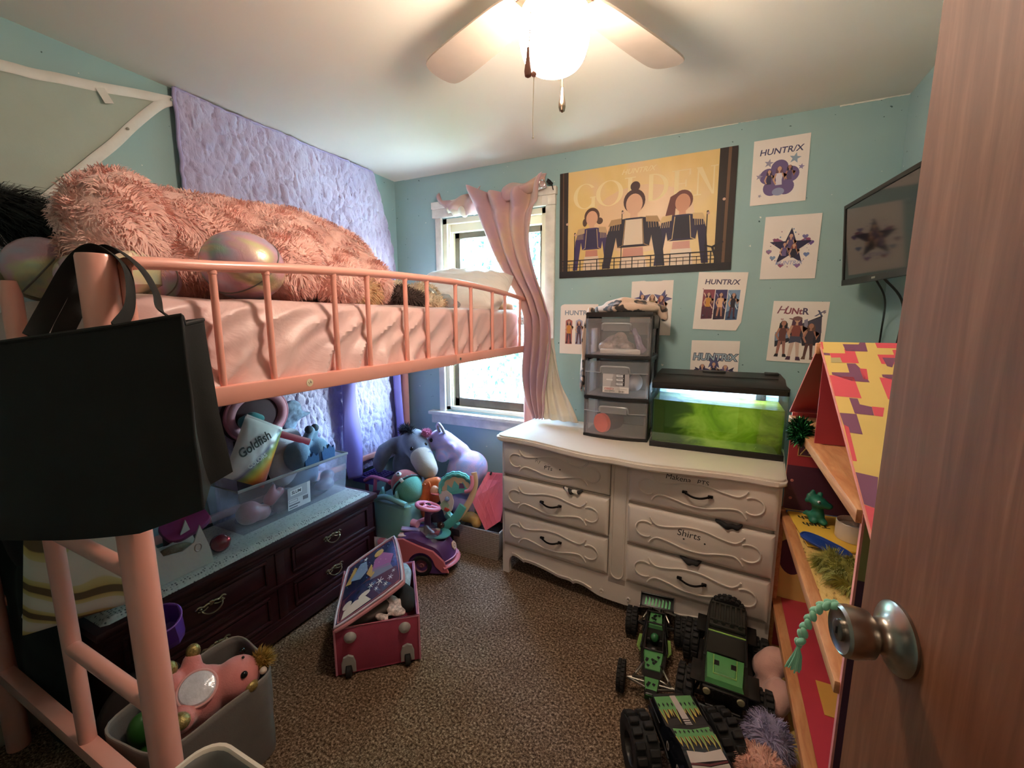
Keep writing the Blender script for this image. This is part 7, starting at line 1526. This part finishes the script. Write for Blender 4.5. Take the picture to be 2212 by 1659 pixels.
# pink and violet toy cot rail
ct = thing('toy_cot', 'violet lattice toy cot with pink rail against the quilt', 'toy', (-1.85, 1.90, .10))
b = MB(); MVI = mat('violet plastic', '#6a58b0', .4)
for k in range(9): y = 1.87+.02*k; b.b2((-1.985+.02, y, .375), (-1.80, y+.006, .385))
for k in range(7): x = -1.96+.026*k; b.b2((x, 1.86, .372), (x+.007, 2.04, .386))
b.b2((-1.97, 1.855, .36), (-1.79, 1.87, .40), bev=.003); b.build('lattice', MVI, ct)
b = MB(); MPB = mat('bright pink rail', '#d8789e', .35); b.tube(spline([(-1.86, 1.845, .385), (-1.80, 1.845, .418), (-1.72, 1.845, .415), (-1.655, 1.85, .405)], 5), .011, 10); b.tube([(-1.775, 1.845, .41), (-1.785, 1.84, .30), (-1.79, 1.84, .06)], .011, 10); b.tube([(-1.93, 1.93, .38), (-1.93, 1.93, .01)], .011, 10); b.build('rail', MPB, ct); MB().ball((-1.665, 1.85, .405), .016, 12).build('end_ball', mat('red plastic ball', '#c8485a', .4), ct)
lump('maroon_bag', 'dark maroon bag below the violet lattice behind the chest', 'bag', [('e', (-1.80, 1.78, .17), (.12, .07, .16)), ('e', (-1.74, 1.83, .28), (.09, .05, .07))], mat('dark maroon fabric', '#4a1e34', .7, vary=.2, vscale=14), .014, 4)
cs = lump('striped_cushion', 'small pink and blue striped cushion under the pale teal tub', 'cushion', [('e', (-1.64, 1.745, .05), (.11, .05, .05)), ('l', [(-1.72, 1.72, .09), (-1.55, 1.745, .095)], [.03, .03])], MPK, .010, 4)
t = NT('pink blue striped cotton'); wv = t.node('ShaderNodeTexWave'); wv.inputs['Scale'].default_value = 5; wv.inputs['Distortion'].default_value = 2.; t.link(t.coord(rot=(0, .5, .3)), wv.inputs['Vector']); t.base(t.ramp(wv.outputs['Fac'], [(.3, '#d87f94'), (.45, '#e6c9ce'), (.6, '#a3bcd4'), (.8, '#e3d6d6')])); cs.data.materials.clear(); cs.data.materials.append(t.m)
# ride-on style purple toy car
pcx = thing('toy_play_car', 'purple and pink doll car with clear windscreen and pink steering wheel', 'toy car', (-1.37, 1.78, 0))
Mv = T((-1.365, 1.785, 0), (0, 0, math.radians(20)))          # local +x is the front
MPU_ = mat('plum purple plastic', '#5c3a72', .38, vary=.05, vscale=10); MPI = mat('salmon pink plastic', '#cf6f74', .38); MPL = mat('light pink plastic', '#dd9cb8', .35)
hull = [(-.17, .03), (-.17, .135), (-.13, .20), (-.06, .215), (.0, .195), (.055, .185), (.105, .165), (.135, .125), (.148, .08), (.148, .03)]
def hullf(u, v):
    i = u*(len(H_)-1); k = min(int(i), len(H_)-2); p = H_[k].lerp(H_[k+1], i-k); w = .098*(1-.12*max(0, (p.z-.08)/.14)); a = v*2-1
    return (p.x-.030*(abs(a)**2.4)*(1 if p.x > .03 else 0), a*w, p.z-.016*abs(a)**4)
H_ = spline([(x, 0, z) for x, z in hull], 5); b = MB().grid(hullf, len(H_)-1, 16, M=Mv); nn = len(H_)
for s in (0, 16): b.f.append([i*17+s for i in range(nn)] if s else [i*17+s for i in range(nn)][::-1]); b.m.append(0); b.sm.append(False)
b.build('car_body', MPU_, pcx)
for s in (-1, 1):
    b = MB(); arc = [(-.005+.075*math.cos(a), .058+.078*math.sin(a)) for a in [math.radians(q) for q in range(0, 181, 12)]]
    pl = [(.142, .025), (.105, .025)]+[(x, z) for x, z in arc if z > .03]+[(-.09, .05), (-.17, .05), (-.17, .20), (-.10, .205), (-.02, .165), (.06, .142), (.115, .09)]
    b.prism(pl, -.006, .008, M=Mv @ plane_m((0, s*.099, 0), (1, 0, 0), (0, 0, 1)) if s < 0 else Mv @ plane_m((0, s*.097, 0), (1, 0, 0), (0, 0, 1)), bev=.003); b.build('fender', MPI, pcx)
for x in (-.005,):
    for s in (-1, 1):
        R = frame(Mv.to_3x3() @ Vector((0, s, 0))).to_4x4(); R.translation = Mv @ Vector((x, s*.092, .057)); b = MB().lathe([(.034, -.016), (.050, -.016), (.056, -.010), (.056, .010), (.050, .016), (.036, .016), (.034, -.016)], 30, M=R); wv_ = b.build('wheel', MTIRE, pcx)
        MB().lathe([(.0001, .008), (.010, .012), (.012, .006), (.030, .004), (.036, .014), (.036, -.014), (.0001, -.014)], 24, M=R).build('hubcap', mat('dusty pink hubcap', '#8a5560', .5), wv_)
for s in (-1, 1):
    R = frame(Mv.to_3x3() @ Vector((0, s, 0))).to_4x4(); R.translation = Mv @ Vector((-.125, s*.085, .045)); b = MB().lathe([(.0001, -.014), (.044, -.014), (.044, .014), (.0001, .014)], 24, M=R); b.build('wheel', MTIRE, pcx)
bp_ = [(.125-.05*abs(math.sin(a))**2.2+.034*math.cos(a)*0+.030, .100*math.sin(a)) for a in [math.radians(q) for q in range(-90, 91, 10)]]
b = MB(); b.tube([Mv @ Vector((x, y, .052)) for x, y in bp_], .024, 10, flat=.42, up=(0, 0, 1)) ; b.build('bumper', MPI, pcx); b = MB(); b.tube([Mv @ Vector((x+.003, y, .079)) for x, y in bp_], .0035, 8); b.build('bumper_trim', MPL, pcx)
MB().box(Mv @ Vector((.158, .045, .052)), (.006, .040, .028), rot=(0, 0, math.radians(28)), bev=.002).build('number_plate', mat('pale pink plate', '#dba7b4', .4), pcx)
fl = [(.022*(1+.12*math.cos(6*a))*math.cos(a), .022*(1+.12*math.cos(6*a))*math.sin(a)) for a in [2*PI*i/36 for i in range(36)]]
b = MB(); Mf_ = Mv @ plane_m((.142, .012, .118), (.10, 1, 0), (-.45, .05, 1)); b.prism(fl, 0, .006, M=Mf_, bev=.002); b.lathe([(.008, .0065), (.010, .008), (.012, .0065)], 20, 1, M=Mf_); b.build('flower_emblem', [mat('cream emblem', '#dcb698', .45), mat('tan emblem line', '#a8815f', .5)], pcx)
# windscreen, dashboard, wheel
b = MB(); b.prism(rr(-.075, .075, -.055, .055, .05), .186, .193, M=Mv @ T((.055, 0, 0)), bev=.002); b.build('dashboard', mat('aqua plastic', '#5fb4b4', .35), pcx)
b = MB().grid(lambda u, v: (.115-.10*v-.05*(2*u-1)**2, (2*u-1)*.075*(1-.15*v), .165+.085*v), 14, 6, M=Mv); b.build('windscreen', thin_glass('tinted clear plastic', '#cdb8d8', .14, .05, .10, '#b9a0c8'), pcx)
b = MB(); b.box((.05, -.02, .205), (.05, .035, .012), 0, bev=.002, M=Mv).box((.05, -.005, .214), (.05, .006, .012), 1, bev=.001, M=Mv).ball((.075, .01, .232), .020, 14, 2, M=Mv).box((.03, .03, .215), (.03, .03, .03), 3, bev=.004, M=Mv); b.build('dash_toys', [mat('rose dash piece', '#8c4a5c', .4), mat('white dash piece', '#ddd5d5', .4), mat('brown bead', '#3a2420', .15), mat('slate dash piece', '#4d6a7c', .4)], pcx)
sw = MB(); sc_ = Vector((-1.345, 1.772, .352)); Mw_ = T(sc_, (math.radians(-14), math.radians(8), 0))
sw.tube([Mw_ @ Vector((.060*math.cos(a), .060*math.sin(a), 0)) for a in [2*PI*i/36 for i in range(36)]], .0115, 10, closed=True)
for a in (.5, 2.6, 4.7): sw.tube([Mw_ @ Vector((.018*math.cos(a), .018*math.sin(a), .003)), Mw_ @ Vector((.056*math.cos(a), .056*math.sin(a), 0))], .010, 8)
sw.lathe([(.0001, .012), (.022, .010), (.026, 0), (.02, -.014), (.0001, -.016)], 24, M=Mw_); so = sw.build('steering_wheel', mat('hot pink plastic', '#d77f97', .35), pcx)
b = MB().box((0, 0, .012), (.030, .018, .006), bev=.002, M=Mw_).ball((.004, 0, .016), (.009, .005, .004), 10, M=Mw_); b.build('horn_button', mat('dark horn button', '#33222c', .3), so)
MB().cyl(sc_+Vector((0, 0, -.012)), Mv @ Vector((.0, 0, .19)), .016, .020, n=14).build('steering_column', mat('smoky violet column', '#4a3050', .35), pcx)
b = MB(); b.tube([Mv @ Vector(p) for p in ((-.03, .06, .22), (-.01, .075, .262), (.02, .085, .285))], .012, 10); b.cyl(Mv @ Vector((-.07, -.03, .262)), Mv @ Vector((-.035, -.045, .262)), .020, n=16); b.tube([Mv @ Vector((-.05, -.03, .262)), Mv @ Vector((.0, .0, .275))], .011, 8); b.build('lever', MPL, pcx)
b = MB(); b.box((-.085, -.02, .218), (.10, .035, .010), 0, bev=.003, rot=(0, .15, .2), M=Mv).box((-.055, .012, .222), (.085, .028, .010), 1, bev=.003, rot=(0, .1, .2), M=Mv).box((-.115, -.055, .20), (.05, .04, .012), 2, bev=.004, M=Mv); b.build('seat_pieces', [mat('lilac seat piece', '#b9a8d0', .4), mat('violet seat piece', '#6a48a0', .4), mat('cream seat piece', '#ddc4bd', .4)], pcx)

# ================================================================ open children's suitcase
su = thing('suitcase', 'pink red child suitcase lying open on the carpet with night-sky lid', 'suitcase', (-1.23, 1.28, 0))
s0 = Vector((-1.222, 1.018, 0)); eu = Vector((.755, .656, 0)).normalized(); ev = Vector((-.656, .755, 0)).normalized(); Msu = plane_m(s0, eu, ev)
SWd, SL, SH_ = .310, .385, .200
MSU = mat('rose red canvas', '#a53f58', .75, vary=.06, vscale=14, bump=.2, bscale=300); MSL = mat('lilac pink side canvas', '#b07aa6', .7, vary=.25, vscale=18)
b = MB(); t_ = .008; V = []
b.b2((0, 0, .012), (SWd, t_, SH_), 0, bev=.003, M=Msu).b2((0, t_, .012), (t_, SL, SH_), 0, M=Msu).b2((SWd-t_, t_, .012), (SWd, SL, SH_), 1, M=Msu).b2((t_, SL-t_, .012), (SWd-t_, SL, SH_), 0, M=Msu).b2((0, 0, .008), (SWd, SL, .016), 0, M=Msu)
b.build('case_body', [MSU, MSL], su)
pip = [(0, 0), (SWd, 0), (SWd, SL), (0, SL)]
b = MB(); b.tube([Msu @ Vector((x, y, SH_)) for x, y in pip], .005, 8, closed=True); b.tube([Msu @ Vector((0, -.002, z)) for z in (.01, SH_)], .004, 6); b.tube([Msu @ Vector((SWd, -.002, z)) for z in (.01, SH_)], .004, 6); b.build('piping', mat('pink piping', '#d58aa0', .5), su)
MGP = mat('grey moulded plastic', '#a39e9a', .4)
for x in (.055, .255): MB().lathe([(.0001, .018), (.012, .016), (.021, .006), (.023, 0)], 24, M=Msu @ T((x, 0, .158), (PI/2, 0, 0))).build('foot', MGP, su)
for x in (.045, .262):
    b = MB(); pl = [(-.026, -.035), (-.026, .005), (-.018, .030), (0, .038), (.018, .030), (.026, .005), (.026, -.035), (.013, -.035), (.013, .0), (-.013, .0), (-.013, -.035)]
    b.prism(pl, 0, .010, M=Msu @ plane_m((x, 0, .052), (1, 0, 0), (0, 0, 1)), bev=.003); wo = b.build('wheel_housing', MGP, su)
    R = frame(eu).to_4x4(); R.translation = Msu @ Vector((x, -.006, .024)); MB().lathe([(.0001, -.011), (.018, -.011), (.023, -.007), (.023, .007), (.018, .011), (.0001, .011)], 20, M=R).build('wheel', MTIRE, wo)
LA, LB_, LC_, LD = Vector((-1.207, 1.0, .214)), Vector((-1.455, 1.31, .225)), Vector((-1.348, 1.511, .312)), Vector((-1.082, 1.253, .300))
def lidp(u, v, lift=0.):
    p = LA.lerp(LD, u).lerp(LB_.lerp(LC_, u), v); n = (LD-LA).cross(LB_-LA).normalized(); sg = .012*math.sin(PI*u)*math.sin(PI*v); return p+n*(sg+lift)
def rnd(u, v):                       # rounded-corner remap of the unit square
    a, c = u*2-1, v*2-1; k = 1-.045*(abs(a)*abs(c))**3; return (.5+a*k*.5, .5+c*k*.5)
b = MB().grid(lambda u, v: lidp(*rnd(u, v)), 30, 30).grid(lambda u, v: lidp(*rnd(1-u, v), -.012), 10, 10)
# printed night scene: plain shapes
def lp2(pts, mi, z): 
    pl = [lidp(u, v, .0006+z) for u, v in pts]; c = sum(pl, Vector())/len(pl); n = (LD-LA).cross(LB_-LA)
    if (pl[1]-pl[0]).cross(pl[2]-pl[0]).dot(n) < 0: pl = pl[::-1]
    b.add(pl, [list(range(len(pl)))], mi)
def lell(u, v, ru, rv, mi, z, n=16): lp2([(u+ru*math.cos(2*PI*i/n), v+rv*math.sin(2*PI*i/n)) for i in range(n)], mi, z)
t = NT('night sky print'); f = t.noise(t.coord(), 12, 4, .6, .8); sp = t.node('ShaderNodeSeparateXYZ'); t.link(t.coord(), sp.inputs[0]); t.base(t.ramp(f, [(.32, '#141c3c'), (.5, '#26305c'), (.62, '#4a3050'), (.74, '#5f7fae')])); t.b.inputs['Roughness'].default_value = .25; t.b.inputs['Coat Weight'].default_value = .4
cols = [t.m, mat('plum lid print', '#5a2c42', .35), mat('pale snow print', '#d8cfca', .4), mat('soft blue print', '#8fa9cc', .4), mat('straw print', '#c9a25c', .4), mat('orchid print', '#9c5a90', .4), mat('grey print', '#77788c', .4), mat('white star print', '#e3e4ea', .4)]
lp2([(.06, .06), (.94, .06), (.94, .34), (.5, .42), (.06, .36)], 1, .0012)
lp2([(.10, .06), (.52, .06), (.44, .16), (.28, .20), (.12, .16)], 2, .0016); lell(.16, .22, .07, .05, 2, .0014); lell(.42, .20, .09, .035, 2, .0015)
lp2([(.14, .62), (.34, .50), (.46, .58), (.42, .80), (.30, .84)], 3, .0016); lp2([(.06, .60), (.16, .56), (.24, .80), (.18, .86)], 4, .0014); lp2([(.54, .50), (.84, .42), (.92, .60), (.74, .76), (.58, .70)], 5, .0016); lp2([(.50, .36), (.88, .34), (.84, .46), (.56, .52)], 6, .0014); lell(.66, .80, .09, .07, 4, .0018); lp2([(.44, .52), (.52, .40), (.58, .44), (.52, .66)], 4, .0013)
def snow(u, v, r):
    for k in range(3):
        a = k*PI/3; d = (r*math.cos(a), r*math.sin(a)); n_ = (-d[1]*.09, d[0]*.09); lp2([(u-d[0]-n_[0], v-d[1]-n_[1]), (u+d[0]-n_[0], v+d[1]-n_[1]), (u+d[0]+n_[0], v+d[1]+n_[1]), (u-d[0]+n_[0], v-d[1]+n_[1])], 7, .002)
for a in ((.66, .24, .06), (.82, .20, .045), (.52, .26, .045), (.74, .14, .035), (.88, .28, .03), (.60, .16, .03)): snow(*a)
lp2([(.40+.05*(1 if i % 2 == 0 else .4)*math.cos(PI*i/5), .86+.05*(1 if i % 2 == 0 else .4)*math.sin(PI*i/5)) for i in range(10)], 7, .002)
for i in range(22): lell(.10+.8*((i*37) % 100)/100, .55+.38*((i*61) % 100)/100, .006, .006, 7, .0022, 6)
ldo = b.build('lid', cols, su)
ed = [(i/16, 0) for i in range(16)]+[(1, i/16) for i in range(16)]+[(1-i/16, 1) for i in range(16)]+[(0, 1-i/16) for i in range(16)]
MB().tube([lidp(*rnd(u, v), .002) for u, v in ed], .0045, 8, closed=True).build('lid_piping', mat('pale lilac piping', '#c7b9cc', .45), ldo)
MB().tube([lidp(.5+(q[0]-.5)*.93, .5+(q[1]-.5)*.93, .002) for q in [rnd(u, v) for u, v in ed]], .0016, 6, closed=True).build('inner_piping', mat('rose piping line', '#c4757f', .5), ldo)
MB().tube([lidp(*rnd(u, v), -.012) for u, v in ed], .009, 8, closed=True).build('lid_wall', mat('dusty pink lid wall', '#bd7d88', .6), ldo)
# clothes inside
Q = lambda x, y, z: tuple(Msu @ Vector((x, y, z)))
lump('black_top', 'black top bunched at the open right side of the suitcase', 'clothing', [('l', [Q(.19, .20, .19), Q(.235, .17, .215), Q(.27, .12, .215), Q(.272, .06, .205)], [.03, .036, .034, .028]), ('e', Q(.22, .24, .17), (.06, .06, .04))], mat('black jersey', '#1b1a1c', .9), .010, 5)
lump('grey_trousers', 'taupe grey trousers folded inside the open suitcase', 'clothing', [('l', [Q(.05, .05, .185), Q(.12, .06, .20), Q(.19, .09, .20)], [.028, .03, .028]), ('e', Q(.13, .14, .15), (.09, .1, .05))], mat('taupe knit', '#5f5450', .9, bump=.3, bscale=100), .010, 5)
lump('patterned_shirt', 'pale pink and cream patterned shirt at the suitcase front edge', 'clothing', [('e', Q(.225, .05, .200), (.045, .028, .016)), ('e', Q(.205, .10, .212), (.032, .028, .018)), ('e', Q(.25, .09, .205), (.020, .026, .016)), ('e', Q(.17, .03, .196), (.035, .018, .012))], mat('pale pink print cotton', '#d8bcb8', .85, vary=.6, vscale=75, bump=.9, bscale=45, bdist=.01), .007, 3)
lump('blue_shirt', 'pale blue and red patterned shirt at the far corner of the suitcase', 'clothing', [('l', [Q(.265, .22, .19), Q(.272, .30, .20), Q(.265, .36, .195)], [.022, .026, .02])], mat('pale blue print cotton', '#a9b9c9', .85, vary=.3, vscale=50), .008, 3)

# ================================================================ plush animals against the doll house
plush('pale_pink_plush', 'pale pink stuffed animal with stubby paws between toy truck and doll house', 'stuffed animal', [('l', [(.292-.035, 1.62, .15), (.228, 1.60, .135)], [.050, .046]), ('l', [(.262, 1.52, .11), (.24, 1.48, .095)], [.048, .042]), ('e', (.235, 1.57, .055), (.05, .09, .055))], furmat('pale pink plush', '#c99a8e', '#d8aa9c'), .009, 5)
plush('lilac_fluff_plush', 'shaggy lilac stuffed animal leaning on the lower doll house edge', 'stuffed animal', [('e', (.215, 1.345, .085), (.058, .075, .062)), ('e', (.22, 1.40, .07), (.04, .05, .04)), ('e', (.20, 1.30, .045), (.06, .08, .045))], furmat('lilac shaggy fur', '#8f86a8', '#a79db8'), .010, 4, 'fur_body', (4200, .024, .0014, (-.4, -.2, -.5), .7, .7, .02))
plush('peach_plush', 'peach pink shaggy stuffed animal beside the monster truck', 'stuffed animal', [('e', (.185, 1.215, .085), (.075, .075, .065)), ('e', (.21, 1.13, .07), (.06, .08, .06)), ('e', (.19, 1.2, .045), (.06, .1, .045))], furmat('peach shaggy fur', '#d39a86', '#e0ad98'), .010, 4, 'fur_body', (5200, .018, .0013, (-.3, -.3, -.2), .4, .9, .02))
